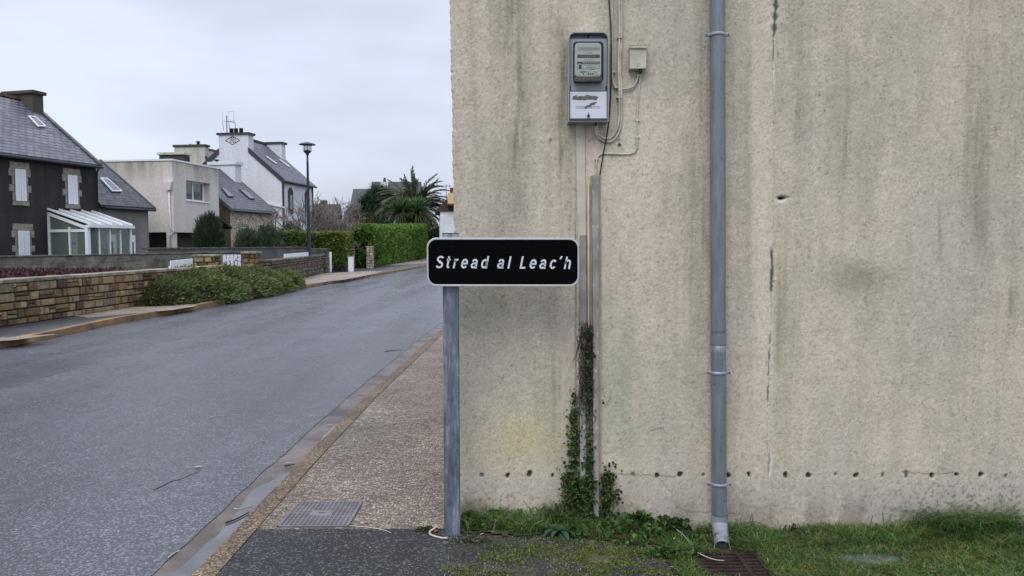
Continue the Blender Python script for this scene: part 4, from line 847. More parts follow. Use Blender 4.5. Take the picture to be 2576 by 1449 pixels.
def stone_wall(name, label, p0, p1, z0, z1, cols, cope, seed, thick=.34, rows=(.09, .25), wr=(.13, .5), over=.04, ch=.075, cat='stone wall'):
    A = Vector((*p0, 0)); root = thing(name, label, cat, (p0[0], p0[1], z0)); m = MB()
    d, nrm, L = stone_courses(m, p0, p1, lambda t: z0, lambda t: z1 - ch, thick, rows, wr[0], wr[1], cols, seed=seed); m.build('stonework', 'stone', root, world=True)
    m = MB(); m.cur = (.045, .038, .03); h = thick / 2 - .003; q = [A + nrm * h, A + d * L + nrm * h, A + d * L - nrm * h, A - nrm * h]
    m.add([p + Vector((0, 0, z0 - .15)) for p in q] + [p + Vector((0, 0, z1 - ch - .002)) for p in q], [(0, 3, 2, 1), (4, 5, 6, 7), (0, 1, 5, 4), (1, 2, 6, 5), (2, 3, 7, 6), (3, 0, 4, 7)]); m.build('core', 'stone', root, world=True)
    m = MB(); R = random.Random(seed + 5); x = -over
    while x < L + over - .01:
        x2 = min(L + over, x + R.uniform(.25, .5)); 
        if L + over - x2 < .12: x2 = L + over
        k = R.uniform(.8, 1.2); c = R.choice(cope); m.cur = tuple(v * k for v in c); h = thick / 2 + over + R.uniform(-.008, .008); dz = R.uniform(-.006, .006)
        q = [A + d * (x + .004) + nrm * h, A + d * (x2 - .004) + nrm * h, A + d * (x2 - .004) - nrm * h, A + d * (x + .004) - nrm * h]
        m.add([p + Vector((0, 0, z1 - ch)) for p in q] + [p + Vector((0, 0, z1 + dz)) for p in q], [(0, 3, 2, 1), (4, 5, 6, 7), (0, 1, 5, 4), (1, 2, 6, 5), (2, 3, 7, 6), (3, 0, 4, 7)]); x = x2
    m.build('coping', 'stone', root, world=True, bevel=.012); return root
pz = .06
wa = atZ(0, 824, pz); wb = atZ(360, 769, pz); dr = (wb - wa).normalized(); s0 = wa - dr * 5; s1 = wa + dr * ((24.6 - wa.y) / dr.y)
nrm_ = Vector((-dr.y, dr.x, 0)) * .17                                            # wall centre line lies behind its face
topz = atY(0, 704, wa.y).z
stone_wall('garden_wall', 'long low golden-brown stone wall with pale coping along the pavement', tuple((s0 + nrm_)[:2]), tuple((s1 + nrm_)[:2]), pz, topz, WARM, COPE, 3)
# gate pillars and wall beyond
pa = Vector((Xat(520, 25.0), 25.0, 0)); pb_ = Vector((Xat(631, 27.6), 27.6, 0))
def pillar(label, px0, px1, Y, ytop, ybase, cols, cope, seed, name='gate_pillar', dep=.55, rows=(.14, .22), over=.05, ch=.07):
    xa_, xb_ = Xat(px0, Y), Xat(px1, Y); zt_ = atY((px0 + px1) / 2, ytop, Y).z; zb_ = atY((px0 + px1) / 2, ybase, Y).z
    return stone_wall(name, label, (xa_ + .0, Y + dep / 2), (xb_, Y + dep / 2), min(zb_, .09), zt_, cols, cope, seed, thick=dep, rows=rows, wr=(.18, .4), over=over, ch=ch, cat='gate pillar')
pillar('short stone gate pillar on the near side of the white board gate', 487, 541, 24.9, 640, 700, WARM, COPE, 11)
pillar('sturdy stone gate pillar on the far side of the white board gate', 609, 641, 27.0, 633, 700, WARM, COPE, 12)
A_ = Vector((Xat(655, 27.4), 27.4)); B_ = atZ(812, 687, .08)
stone_wall('garden_wall', 'dull brown stone wall between the far gate pillar and the blue lamp post', tuple(A_), (B_.x - .15, B_.y), .06, atY(810, 641.5, B_.y).z, DULL, GREYS, 13)
pillar('grey stone gate pillar to the right of the lamp post', 836, 868, 43.6, 620, 684, GREYS, [(.12, .12, .10), (.16, .15, .13)], 14)
pr_ = stone_wall('gate_pillar', 'mossy dark gate pillar just behind the blue lamp post', (Xat(783, 41.5), 41.8), (Xat(819, 41.5), 41.8), .05, atY(800, 625, 41.5).z, GREYS, [(.10, .11, .08), (.14, .14, .11)], 15, thick=.6, cat='gate pillar')
pillar('pale cream stone pillar with a flat ochre cap in front of the tall hedge', 922, 936, 49.3, 619, 676, [(.42, .38, .31), (.36, .31, .24), (.48, .45, .38)], [(.40, .33, .2)], 16, name='stone_pillar', dep=.4, over=.06)
pillar('thin pale stone pillar wrapped in dry climbing stems', 886.5, 890, 50.6, 620, 676, [(.38, .34, .28)], [(.42, .36, .26)], 17, name='stone_pillar', dep=.2, over=.03)
# grey block walls
def block_wall(name, label, p0, p1, z1, mat, cope_mat, ch=.09, over=.04, thick=.3):
    A = Vector((*p0, 0)); B = Vector((*p1, 0)); root = thing(name, label, 'wall', A); L = (B - A).length; root.rotation_euler = (0, 0, math.atan2(B.y - A.y, B.x - A.x))
    m = MB(); m.box((0, -thick / 2, -.1), (L, thick / 2, z1 - ch)); m.build('wall_face', mat, root); m = MB(); x = 0; R = random.Random(int(L * 9))
    while x < L - .01:
        x2 = min(L, x + R.uniform(.5, .9)); dz = R.uniform(-.01, .01); m.box((x + .003, -thick / 2 - over, z1 - ch), (x2 - .003, thick / 2 + over, z1 + dz)); x = x2
    m.build('coping', cope_mat, root, bevel=.015); return root
simple('coping_dark', (.10, .098, .088), .9, .1, var=.55, scale=5, bump=.5)
YA0, YA1 = 20.0, 32
block_wall('boundary_wall', 'old lichen-grey block wall in front of the dark house', (Xat(-90, YA0), YA0), (Xat(624, YA1), YA1), 1.335, 'old_blocks', 'coping_dark', ch=.06, over=.015)
block_wall('boundary_wall', 'smooth dark grey wall with a rough coping below the clipped hedge', (Xat(364, 33), 33), (Xat(846, 46), 46), 1.50, 'wall_grey', 'coping_dark')
# white railings, gates
def boards(name, label, cat, pts, ztop, zbot, nb, gap=.02, th=.03, rails=True, group=None):
    (pxa, Ya), (pxb, Yb) = pts; A = Vector((Xat(pxa, Ya), Ya, 0)); B = Vector((Xat(pxb, Yb), Yb, 0)); L = (B - A).length
    root = thing(name, label, cat, (A.x, A.y, zbot), math.atan2(B.y - A.y, B.x - A.x), group); wd = L / nb
    za = ztop[0] - zbot; zb2 = ztop[1] - zbot
    for i in range(nb):
        m = MB(); zt_ = za + (zb2 - za) * (i + .5) / nb; m.box((i * wd + gap / 2, -th / 2, 0), ((i + 1) * wd - gap / 2, th / 2, zt_)); m.build('board', 'white_paint', root, bevel=.006)
    if rails:
        for f in (.2, .75): m = MB(); m.box((0, th / 2, za * f), (L, th / 2 + .04, za * f + .07)); m.build('rail', 'white_paint', root)
    return root
z_top = lambda px, py, Y: atY(px, py, Y).z
boards('board_gate', 'white gate of wide vertical boards between the two golden stone pillars', 'gate', ((540, 25.9), (605.5, 26.7)), (z_top(540, 641, 25.9), z_top(605, 641, 26.7)), z_top(570, 676, 26.3) - .35, 7, .035)
boards('white_railing', 'low white slatted panel showing above the golden stone wall', 'railing', ((427, 22.6), (483, 24.4)), (z_top(427, 656, 22.6), z_top(483, 650.5, 24.4)), .25, 8, .02)
boards('white_fence', 'row of white board tops behind the brown wall left of the lamp post', 'fence', ((714, 33.5), (782, 38.5)), (z_top(714, 639, 33.5), z_top(782, 634, 38.5)), .3, 8, .05)
boards('board_gate', 'narrow white gate of two boards beside the grey stone pillar', 'gate', ((820, 42.6), (834.6, 42.8)), (z_top(827, 634, 42.7),) * 2, .08, 2, .05)
a = Vector((Xat(881, 43.4), 43.4, 0)); mb_ = thing('meter_cabinet', 'white plastic roadside meter cabinet right of the grey stone pillar', 'meter cabinet', a)
m = MB(); m.box((a.x - .14, a.y, .06), (a.x + .13, a.y + .3, z_top(881, 648, 43.4))); m.build('cabinet', 'white_plastic', mb_, world=True, bevel=.02); m = MB(); m.box((a.x - .16, a.y - .02, z_top(881, 648, 43.4)), (a.x + .15, a.y + .32, z_top(881, 646, 43.4))); m.build('lid', 'white_plastic', mb_, world=True, bevel=.01)

# ------------------------------------------------------------------ lamp post
LY = 38.0; lb = Vector((Xat(777.5, LY), LY, .06)); lx = lambda py: atY(770, py, LY).z
lamp = thing('street_lamp', 'tall dark blue street lamp with a shallow hat-shaped shade', 'street lamp', lb)
zt_ = lx(390); m = MB(); m.lathe([(.115, .0), (.115, .9), (.10, 1.0), (.085, (zt_ - .06) * .42), (.075, (zt_ - .06) * .43), (.055, (zt_ - .06) * .93), (.045, zt_ - .06)], lb, 14); m.build('pole', 'bluepost', lamp, world=True)
c = (lb.x, lb.y, 0); m = MB(); m.lathe([(.045, lx(392)), (.08, lx(389)), (.08, lx(386)), (.16, lx(384)), (.16, lx(379)), (.12, lx(378))], c, 14); m.build('lantern_base', 'dark_metal', lamp, world=True)
m = MB(); m.lathe([(.13, lx(379)), (.13, lx(364))], c, 14); m.build('glass', 'lamp_glass', lamp, world=True)
m = MB()
for k in range(8): g = k * math.pi / 4 + .2; m.tube([(lb.x + .2 * math.cos(g), lb.y + .2 * math.sin(g), lx(381)), (lb.x + .2 * math.cos(g), lb.y + .2 * math.sin(g), lx(363))], .011, 6)
m.lathe([(.20, lx(381.5)), (.21, lx(381)), (.20, lx(380.5))], c, 14); m.build('cage', 'dark_metal', lamp, world=True)
m = MB(); m.lathe([(.40, lx(364.5)), (.41, lx(363.5)), (.36, lx(361.8)), (.24, lx(359.5)), (.15, lx(358.8)), (.12, lx(357.6)), (.03, lx(357))], c, 24); m.build('shade', 'zinc_gutter', lamp, world=True)

# ================================================================== HOUSES
def gable_body(mb, u0, u1, v0, v1, z0, ze, zr, vr):
    z0 = -.4
    return mb.prism([(v0, z0), (v1, z0), (v1, ze), (vr, zr), (v0, ze)], 0, u0, u1)
def roof_mesh(mb, u0, u1, v0, v1, ze, zr, vr, th=.12, over=.2, ou=(.05, .05)):
    s1 = (zr - ze) / (vr - v0); s2 = (zr - ze) / (v1 - vr)
    a0, a1 = v0 - over, v1 + over; za, zb = ze - over * s1, ze - over * s2; t = th
    return mb.prism([(a0, za), (vr, zr), (a1, zb), (a1, zb + t), (vr, zr + t), (a0, za + t)], 0, u0 - ou[0], u1 + ou[1])
def skylight(F, root, px4, ve, ze, vr, zr, frame='white_plastic', glass='glass_dark', fr=.07, lift=.13, th=.06):
    P = [];
    for p in px4: q, n = F.roof(*p, ve, ze, vr, zr); P.append(q)
    c = sum(P, Vector()) / 4; lt_ = n * lift
    sk = MB(); sk.slab([p + lt_ for p in P], n, th); o = sk.build('skylight', frame, root)
    e = [(P[1] - P[0]).normalized() * fr, (P[2] - P[1]).normalized() * fr]
    Q = [P[0] + e[0] + e[1], P[1] - e[0] + e[1], P[2] - e[0] - e[1], P[3] + e[0] - e[1]]
    g = MB(); g.slab([p + lt_ for p in Q], n, th + .008); g.build('pane', glass, o); return o
def shutters(F, root, pxl, pxr, yt, yb, v=0, surround=True, sill=True):
    A = F.front(pxl, yt, v); B = F.front(pxr, yb, v); x0, x1, z1, z0 = A.x, B.x, A.z, B.z
    for k in (0, 1):
        a_, b_ = x0 + (x1 - x0) / 2 * k + .01, x0 + (x1 - x0) / 2 * (k + 1) - .01; m = MB(); m.box((a_, v - .05, z0), (b_, v - .025, z1))
        for (p, q, r_, s_) in ((a_, a_ + .07, z0, z1), (b_ - .07, b_, z0, z1), (a_ + .07, b_ - .07, z0, z0 + .09), (a_ + .07, b_ - .07, z1 - .09, z1)): m.box((p, v - .066, r_), (q, v - .0505, s_))
        zz = z0 + .12
        while zz < z1 - .12: m.box((a_ + .0705, v - .062, zz), (b_ - .0705, v - .0503, zz + .022)); zz += .055
        m.build('shutter', 'white_paint', root)
    if surround:
        R = random.Random(int(pxl)); m = MB(); g = .012; m.box((x0 - .22, v - .03, z1 + g), (x1 + .22, v + .01, z1 + .30)); 
        if sill: m.box((x0 - .14, v - .05, z0 - .20), (x1 + .14, v + .01, z0 - g))
        H = z1 - z0; hs = [.26, .28, .24, .30]; tot = sum(hs); z = z1
        for k, h in enumerate(hs):
            hh = H * h / tot; wd = .26 if k % 2 == 0 else .1
            m.box((x0 - .02 - wd, v - .03, z - hh + g), (x0 - .02, v + .01, z)); m.box((x1 + .02, v - .03, z - hh + g), (x1 + .02 + wd, v + .01, z)); z -= hh
        m.build('window_surround', 'granite', root, bevel=.008)
def window(F, root, pxl, pxr, yt, yb, v=0, mull=1, rec=.0, side=False, u=0):
    A = (F.side(pxl, yt, u) if side else F.front(pxl, yt, v)); B = (F.side(pxr, yb, u) if side else F.front(pxr, yb, v))
    x0, x1, z1, z0 = A.x, B.x, A.z, B.z; m = MB(); f = .06; y0, y1 = v + rec - .03, v + rec + .03
    for (p, q, r_, s_) in ((x0, x0 + f, z0, z1), (x1 - f, x1, z0, z1), (x0 + f, x1 - f, z0, z0 + f), (x0 + f, x1 - f, z1 - f, z1)): m.box((p, y0, r_), (q, y1, s_))
    for k in range(mull): c = x0 + (x1 - x0) * (k + 1) / (mull + 1); m.box((c - f * .6, y0 - .004, z0 + f), (c + f * .6, y1, z1 - f))
    o = m.build('window', 'white_plastic', root); m = MB(); m.box((x0 + f * .8, v + rec - .005, z0 + f * .8), (x1 - f * .8, v + rec + .01, z1 - f * .8)); m.build('pane', 'glass_dark', o); return x0, x1, z0, z1
def eave_gutter(F, root, u0, u1, v, z, mat='dark_metal', r=.07):
    m = MB(); m.tube([(u0, v, z), (u1, v, z)], r, 8); return m.build('gutter', mat, root)
def chimney(mb, u0, u1, v0, v1, z0, z1, cap=.14, over=.09):
    mb.box((u0, v0, z0), (u1, v1, z1 - cap)); return mb
def U(zx, zy, ox, oy, sc): return ((ox + zx / sc) / 1.59006, (oy + zy / sc) / 1.59006)

# ---- dark rendered house with shutters
F1 = Frame(248, 38.35, math.atan2(.969, .246)); H1 = F1.thing('dark_house', 'two-storey dark rendered house with white shutters and granite window blocks', 'house')
ze = F1.front(246, 411).z; VR = 3.9; zr = F1.hit(64, 259, (0, 1, 0), VR).z
m = MB(); gable_body(m, -14, 0, 0, 2 * VR, -.1, ze, zr, VR); m.build('wall', 'dark_render', H1)
m = MB(); roof_mesh(m, -14, 0, 0, 2 * VR, ze, zr, VR, over=.25); rf = m.build('roof', 'slate_near', H1)
m = MB()
for k in range(36): m.prism([(VR - .14, zr + .08), (VR + .14, zr + .08), (VR + .07, zr + .24), (VR - .07, zr + .24)], 0, -14 + k * .375, -14 + k * .375 + .355)
m.build('ridge_tiles', 'ridge_dark', rf)
ct = F1.hit(64, 241, (0, 1, 0), VR).z
m = MB(); m.box((-.58, VR - .86, zr - 1.6), (0.02, VR + .86, ct)); ch = m.build('chimney', 'dark_chimney', rf); m = MB(); m.box((-.70, VR - .98, ct), (.14, VR + .98, ct + .17)); m.build('chimney_cap', 'dark_chimney', ch, bevel=.03)
m = MB(); s1 = (zr - ze) / VR; m.prism([(-.3, ze - .3 * s1 + .10), (VR, zr + .10), (VR, zr + .22), (-.3, ze - .3 * s1 + .22)], 0, -.14, .10); m.build('verge', 'slate_dark', rf)
eave_gutter(F1, H1, -14, .1, -.3, ze - .22); m = MB(); m.tube([(-.12, -.3, ze - .25), (-.1, -.12, ze - .5), (-.1, -.1, 0)], .05, 8); m.build('downpipe', 'dark_metal', H1)
skylight(F1, H1, [(67.2, 298.2), (85.2, 299.8), (112.5, 325.6), (92.2, 324.8)], 0, ze, VR, zr)
shutters(F1, H1, 34.5, 65.5, 424, 506.5); shutters(F1, H1, 167.5, 194.5, 439, 514.5); shutters(F1, H1, 42.5, 74.5, 580, 655)
# door behind the conservatory glass
def panel_door(F, root, pxl, pxr, yt, yb, v, fan=True):
    A = F.front(pxl, yt, v); B = F.front(pxr, yb, v); m = MB(); m.box((A.x, v - .06, B.z), (B.x, v, A.z)); o = m.build('door', 'white_paint', root, bevel=.01); w_ = B.x - A.x
    m = MB()
    if fan:
        cx, cz, r_ = (A.x + B.x) / 2, A.z - .62, w_ * .3; m.prism([(cx + r_ * math.cos(k * math.pi / 10), cz + r_ * 1.1 * math.sin(k * math.pi / 10)) for k in range(11)], 1, v - .068, v - .0605)
    else: m.box((A.x + w_ * .35, v - .068, A.z - 1.1), (A.x + w_ * .62, v - .0605, A.z - .35))
    m.build('door_window', 'glass_dark', o)
panel_door(F1, H1, 172, 194, 583, 650, 0)
# ---- conservatory
CN = F1.thing('conservatory', 'white-framed lean-to conservatory with a ribbed translucent roof on the dark house', 'conservatory')
pA = F1.front(120, 533.5); pD = F1.front(232, 537); ux0, ux1 = pA.x, pD.x; zt_ = pA.z
CW = -2.15; ec = F1.hit(215, 571, (0, 1, 0), CW); zev = ec.z; sl2 = (zt_ - zev) / -CW
def fbar(mb, a, b, r=.045): return mb.tube([a, b], r, 4, smooth=False)
m = MB(); W_ = .05
def post(mb, x, y, z1, w_=.05): mb.box((x - w_, y - w_, 0), (x + w_, y + w_, z1))
post(m, ux0, CW, zev, .08); post(m, ux1, CW, zev, .06); post(m, ux0, -.05, zt_ - .02); nfr = 4
for k in range(1, nfr): post(m, ux0 + (ux1 - ux0) * k / nfr, CW, zev, .04)
post(m, ux0, CW * .55, zev + .0, .045)
m.box((ux0 - .06, CW - .06, zev - .02), (ux1 + .06, CW + .06, zev + .10)); m.box((ux0 - .045, CW, zev - .22), (ux0 + .045, 0, zev - .10)); m.box((ux0 - .05, CW - .05, .0), (ux1 + .05, CW + .05, .12))
m.prism([(CW - .05, zev), (0, zt_), (0, zt_ - .13), (CW - .05, zev - .13)], 0, ux0 - .05, ux0 + .05); m.prism([(CW - .05, zev), (0, zt_), (0, zt_ - .13), (CW - .05, zev - .13)], 0, ux1 - .05, ux1 + .05); m.build('frame', 'white_paint', CN)
m = MB(); m.prism([(CW - .12, zev + .10), (0, zt_ + .10), (0, zt_ + .115), (CW - .12, zev + .115)], 0, ux0 - .05, ux1 + .05); m.build('roof_sheet', 'roof_poly', CN)
for k in range(5):
    x = ux0 + (ux1 - ux0) * k / 4; m = MB(); m.prism([(CW - .14, zev + .116), (0, zt_ + .116), (0, zt_ + .19), (CW - .14, zev + .19)], 0, x - .045, x + .045); m.build('roof_rib', 'white_paint', CN)
m = MB(); m.box((ux0 - .1, CW - .22, zev - .02), (ux1 + .1, CW - .1, zev + .11)); m.build('gutter', 'white_paint', CN)
for k in range(nfr): m = MB(); xa_, xb_ = ux0 + (ux1 - ux0) * k / nfr + .05, ux0 + (ux1 - ux0) * (k + 1) / nfr - .05; m.box((xa_, CW - .008, .12), (xb_, CW + .008, zev - .02)); m.build('pane', 'pane_green', CN)
for (y0_, y1_) in ((CW + .08, CW * .55 - .05), (CW * .55 + .05, -.1)): m = MB(); m.box((ux0 - .008, y0_, .05), (ux0 + .008, y1_, zev - .22)); m.build('pane', 'pane_green', CN)
m = MB(); m.prism([(CW + .05, zev - .10), (-.06, zev - .10), (-.06, zt_ - .16), (CW + .05, zev - .10 + .02)], 0, ux0 - .008, ux0 + .008); m.build('pane', 'pane_green', CN)

# ---- annex
F1b = Frame(250, 38.7, math.atan2(.969, .246)); AN = F1b.thing('slate_annex', 'single-storey grey annex with a steep dark slate roof beside the dark house', 'house')
ae = F1b.front(318, 526); aR = F1b.front(383, 527); za_ = ae.z + .15; VA = 3.3; zra = F1b.hit(262, 409, (0, 1, 0), VA).z
ue = aR.x - .2
m = MB(); gable_body(m, .02, ue, .1, 2 * VA, -.1, za_, zra - .1, VA); m.build('wall', 'grey_render', AN)
m = MB(); roof_mesh(m, .03, ue, 0, 2 * VA, za_, zra, VA, over=.15, ou=(0, .2)); m.build('roof', 'slate_dark', AN)
m = MB(); s1 = (zra - za_) / VA; m.prism([(-.2, za_ - .2 * s1 + .02), (VA, zra + .02), (VA, zra + .17), (-.2, za_ - .2 * s1 + .17)], 0, ue + .2, ue + .28); m.build('verge', 'zinc_gutter', AN)
eave_gutter(F1b, AN, .2, ue + .2, -.2, za_ - .15, 'dark_metal', .06)
skylight(F1b, AN, [(248.3, 453.7), (266.5, 454.6), (303.9, 487.6), (279.6, 487.6)], 0, za_, VA, zra)
panel_door(F1b, AN, 324, 340, 592, 652, .08, False); panel_door(F1b, AN, 268, 292, 590, 652, .08, False)

# ---- cream box-shaped house
F2 = Frame(439, 45.5, math.atan2(1, .135)); H2 = F2.thing('flat_roofed_house', 'cream flat-roofed house with an overhanging upper floor and one square window', 'house')
zt_ = F2.front(439, 405).z; zb_ = F2.front(439, 584).z; uE = F2.front(550.5, 500).x
wx = F2.front(467.6, 453); wx2 = F2.front(529.3, 509); a0, a1, w1, w0 = wx.x, wx2.x, wx.z, wx2.z
m = MB(); rec = .45
m.box((0, 0, zb_), (a0, rec, zt_)); m.box((a1, 0, zb_), (uE, rec, zt_)); m.box((a0, 0, zb_), (a1, rec, w0)); m.box((a0, 0, w1), (a1, rec, zt_)); m.box((0, rec + .001, zb_), (uE, 9, zt_))
m.build('wall', 'cream_render', H2)
m = MB(); m.box((-.05, -.05, zt_), (uE + .05, 9.05, zt_ + .10)); m.build('roof', 'white_plastic', H2)
f = .08; m = MB(); y0_, y1_ = .30, .36; xr_ = a1 - .28
for (p, q, r_, s_) in ((a0, a0 + f, w0, w1), (xr_ - f, xr_, w0, w1), (a0 + f, xr_ - f, w0, w0 + f), (a0 + f, xr_ - f, w1 - f, w1), ((a0 + xr_) / 2 - .05, (a0 + xr_) / 2 + .05, w0 + f, w1 - f)): m.box((p, y0_, r_), (q, y1_, s_))
wo = m.build('window', 'white_paint', H2); m = MB(); m.box((a0 + f * .8, .33, w0 + f * .8), (xr_ - f * .8, .34, w1 - f * .8)); m.build('pane', 'glass_dark', wo)
m = MB(); m.box((a0 - .02, -.06, w0 - .07), (a1 - .1, rec - .02, w0 + .003)); m.build('sill', 'white_paint', wo)
m = MB(); m.box((xr_, .34, w0), (a1, rec + .02, w1)); m.build('reveal_panel', 'cream_render', H2)
hp = F2.side(426, 462); m = MB(); m.prism([(hp.y - .12, hp.z - .4), (hp.y + .12, hp.z - .4), (hp.y + .28, hp.z + .1), (hp.y - .28, hp.z + .1)], 0, -.22, -.001); ho = m.build('rain_hopper', 'cream_render', H2)
m = MB(); m.tube([(-.08, hp.y, hp.z - .35), (-.08, hp.y - .02, zb_ + .3), (-.08, hp.y - .25, zb_ + .05), (-.08, 0.25, zb_ - .2), (-.08, .25, 0)], .055, 8); m.build('downpipe', 'cream_render', H2)
m = MB(); m.box((.0, .1, -.1), (.45, .5, zb_ - .004)); m.build('corner_post', 'cream_render', H2)
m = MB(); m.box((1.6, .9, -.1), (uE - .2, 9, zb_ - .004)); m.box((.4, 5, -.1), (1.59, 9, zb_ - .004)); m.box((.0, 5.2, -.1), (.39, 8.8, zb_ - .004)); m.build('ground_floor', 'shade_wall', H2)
# ---- houses mostly hidden behind it
F5 = Frame(470, 66, math.atan2(1, .135)); H5 = F5.thing('hidden_house', 'house behind the flat roof showing only a tall pale yellow chimney and slates', 'house')
zc = F5.front(470, 371).z; zs = F5.front(520, 384).z
p0 = F5.side(516, 400, 0); p1 = F5.side(440, 400, 0)
m = MB(); m.prism([(p0.y - 6, -.1), (p1.y + 4, -.1), (p1.y + 4, 6), ((p0.y + p1.y) / 2, zs - .1), (p0.y - 6, 5)], 0, .05, 9); m.build('wall', 'pale_yellow_render', H5)
m = MB(); vm = (p0.y + p1.y) / 2; m.prism([(p0.y - 6.2, 5.1), (vm, zs), (p1.y + 4.2, 6), (p1.y + 4.2, 6.15), (vm, zs + .15), (p0.y - 6.2, 5.25)], 0, 0, 9.1); rf = m.build('roof', 'slate_blue', H5)
m = MB()
for k in range(24): m.prism([(vm - .12, zs + .15), (vm + .12, zs + .15), (vm, zs + .32)], 0, k * .375, k * .375 + .35)
m.build('ridge_tiles', 'tile_red', rf)
m = MB(); m.box((-.05, p0.y, 4.5), (.6, p1.y, zc)); ch = m.build('chimney', 'pale_yellow_render', rf); m = MB(); m.box((-.15, p0.y - .12, zc), (.7, p1.y + .12, zc + .18)); m.build('chimney_cap', 'dark_chimney', ch, bevel=.03)
q = F5.side(498, 366, .2); m = MB(); m.lathe([(.13, 0), (.13, .2), (.17, .22), (.17, .3)], (.25, q.y, zc + .18), 10); m.build('chimney_pot', 'dark_chimney', ch)
F6 = Frame(440, 56, math.atan2(1, .135)); H6 = F6.thing('hidden_house', 'house behind the flat roof showing only a low brown stone chimney', 'house')
zc = F6.front(440, 391).z; p0 = F6.side(462, 395, 0); p1 = F6.side(401, 395, 0); vm = (p0.y + p1.y) / 2
m = MB(); gable_body(m, .05, 4.5, p0.y - 1.5, p1.y + 1.5, -.1, 4, zc - 1.2, vm); m.build('wall', 'rubble_dark', H6); m = MB(); roof_mesh(m, .05, 4.5, p0.y - 1.5, p1.y + 1.5, 4, zc - 1.2, vm); rf = m.build('roof', 'slate_dark', H6)
m = MB(); m.box((-.03, p0.y, 3.5), (.8, p1.y, zc)); ch = m.build('chimney', 'chimney_stone', rf); m = MB(); m.box((-.13, p0.y - .1, zc), (.95, p1.y + .12, zc + .2)); m.build('chimney_cap', 'pale_yellow_render', ch, bevel=.03)

# ---- stone cottage
F3 = Frame(581, 52, math.atan2(.98, .2)); H3 = F3.thing('stone_cottage', 'rubble stone cottage with a blue-grey slate roof, two roof windows and white chimney', 'house')
ze = F3.front(581, 526).z + .1; uC = F3.front(688, 560).x; VC = 3.7; zr = F3.hit(572, 431, (0, 1, 0), VC).z
zr = (F3.hit(593, 450, (1, 0, 0), uC)); sl3 = (zr.z - ze) / zr.y; zr = ze + sl3 * VC
m = MB(); gable_body(m, 0, uC, 0, 2 * VC, -.1, ze, zr, VC); m.build('wall', 'rubble_stone', H3)
m = MB(); m.prism([(0, -.1), (2 * VC, -.1), (2 * VC, ze), (VC, zr), (0, ze)], 0, -.03, -.002); m.build('side_wall', 'rubble_dark', H3)
m = MB(); roof_mesh(m, 0, uC, 0, 2 * VC, ze, zr, VC, over=.22, ou=(.12, .12)); rf = m.build('roof', 'slate_blue', H3)
m = MB(); m.prism([(-.3, ze - .3 * sl3 - .12), (VC, zr - .12), (VC, zr + .14), (-.3, ze - .3 * sl3 + .14)], 0, -.2, -.125); m.build('verge', 'zinc_gutter', rf); m = MB(); m.prism([(-.3, ze - .3 * sl3 - .12), (VC, zr - .12), (VC, zr + .14), (-.3, ze - .3 * sl3 + .14)], 0, uC + .125, uC + .2); m.build('verge', 'zinc_gutter', rf)
eave_gutter(F3, H3, -.1, uC + .2, -.28, ze - .2, 'zinc_gutter', .07)
m = MB(); m.tube([(uC + .1, -.28, ze - .25), (uC + .12, -.1, ze - .5), (uC + .12, -.1, 0)], .05, 8); m.build('downpipe', 'zinc_gutter', H3)
a = F3.hit(592, 411, (1, 0, 0), uC - .9); b_ = F3.hit(527, 411, (1, 0, 0), uC - .9)
m = MB(); m.box((uC - .95, a.y, ze + .5), (uC - .1, b_.y, a.z - .1)); ch = m.build('chimney', 'white_render', rf); m = MB(); m.box((uC - 1.05, a.y - .12, a.z - .1), (uC, b_.y + .12, a.z + .14)); m.build('chimney_cap', 'white_render', ch, bevel=.02)
q = F3.hit(543, 405, (1, 0, 0), uC - .7); m = MB(); m.lathe([(.1, 0), (.1, .12), (.2, .14), (.2, .2), (.08, .22)], (uC - .6, q.y, a.z + .14), 10); m.build('chimney_pot', 'clay_pot', ch)
skylight(F3, H3, [(551.8, 475.9), (559.6, 476.8), (586.5, 500.2), (571, 499)], 0, ze, VC, zr, 'dark_metal', 'glass_dark', .05); skylight(F3, H3, [(598.7, 481), (613.4, 482), (638.6, 505.4), (625.6, 504.5)], 0, ze, VC, zr, 'dark_metal', 'glass_dark', .05)
for (l, r_, t_, b2) in ((600, 622.7, 563.7, 571.5), (654, 670.6, 566, 574)):
    A = F3.front(l, t_); B = F3.front(r_, b2); m = MB(); m.box((A.x, -.04, B.z), (B.x, 0, A.z)); m.build('lintel', 'granite', H3)
    window(F3, H3, l + 4, r_ - 3, b2, b2 + 24, -.02, 1)
FS = Frame(556, 49.5, math.atan2(.98, .2)); SH = FS.thing('garden_shed', 'small dark lean-to shed with a sloping roof against the cottage', 'shed')
z1_ = FS.front(556, 549).z; z0_ = FS.front(584, 576).z; m = MB(); m.box((0, .3, -.1), (1.2, 2, z0_ - .05)); m.build('wall', 'shade_wall', SH)
m = MB(); q = FS.front(585, 576); m.add([(-.1, 0, z1_), (q.x, 0, z0_), (q.x, 2.2, z0_), (-.1, 2.2, z1_), (-.1, 0, z1_ + .12), (q.x, 0, z0_ + .12), (q.x, 2.2, z0_ + .12), (-.1, 2.2, z1_ + .12)], [(0, 3, 2, 1), (4, 5, 6, 7), (0, 1, 5, 4), (1, 2, 6, 5), (2, 3, 7, 6), (3, 0, 4, 7)]); m.build('roof', 'slate_dark', SH)

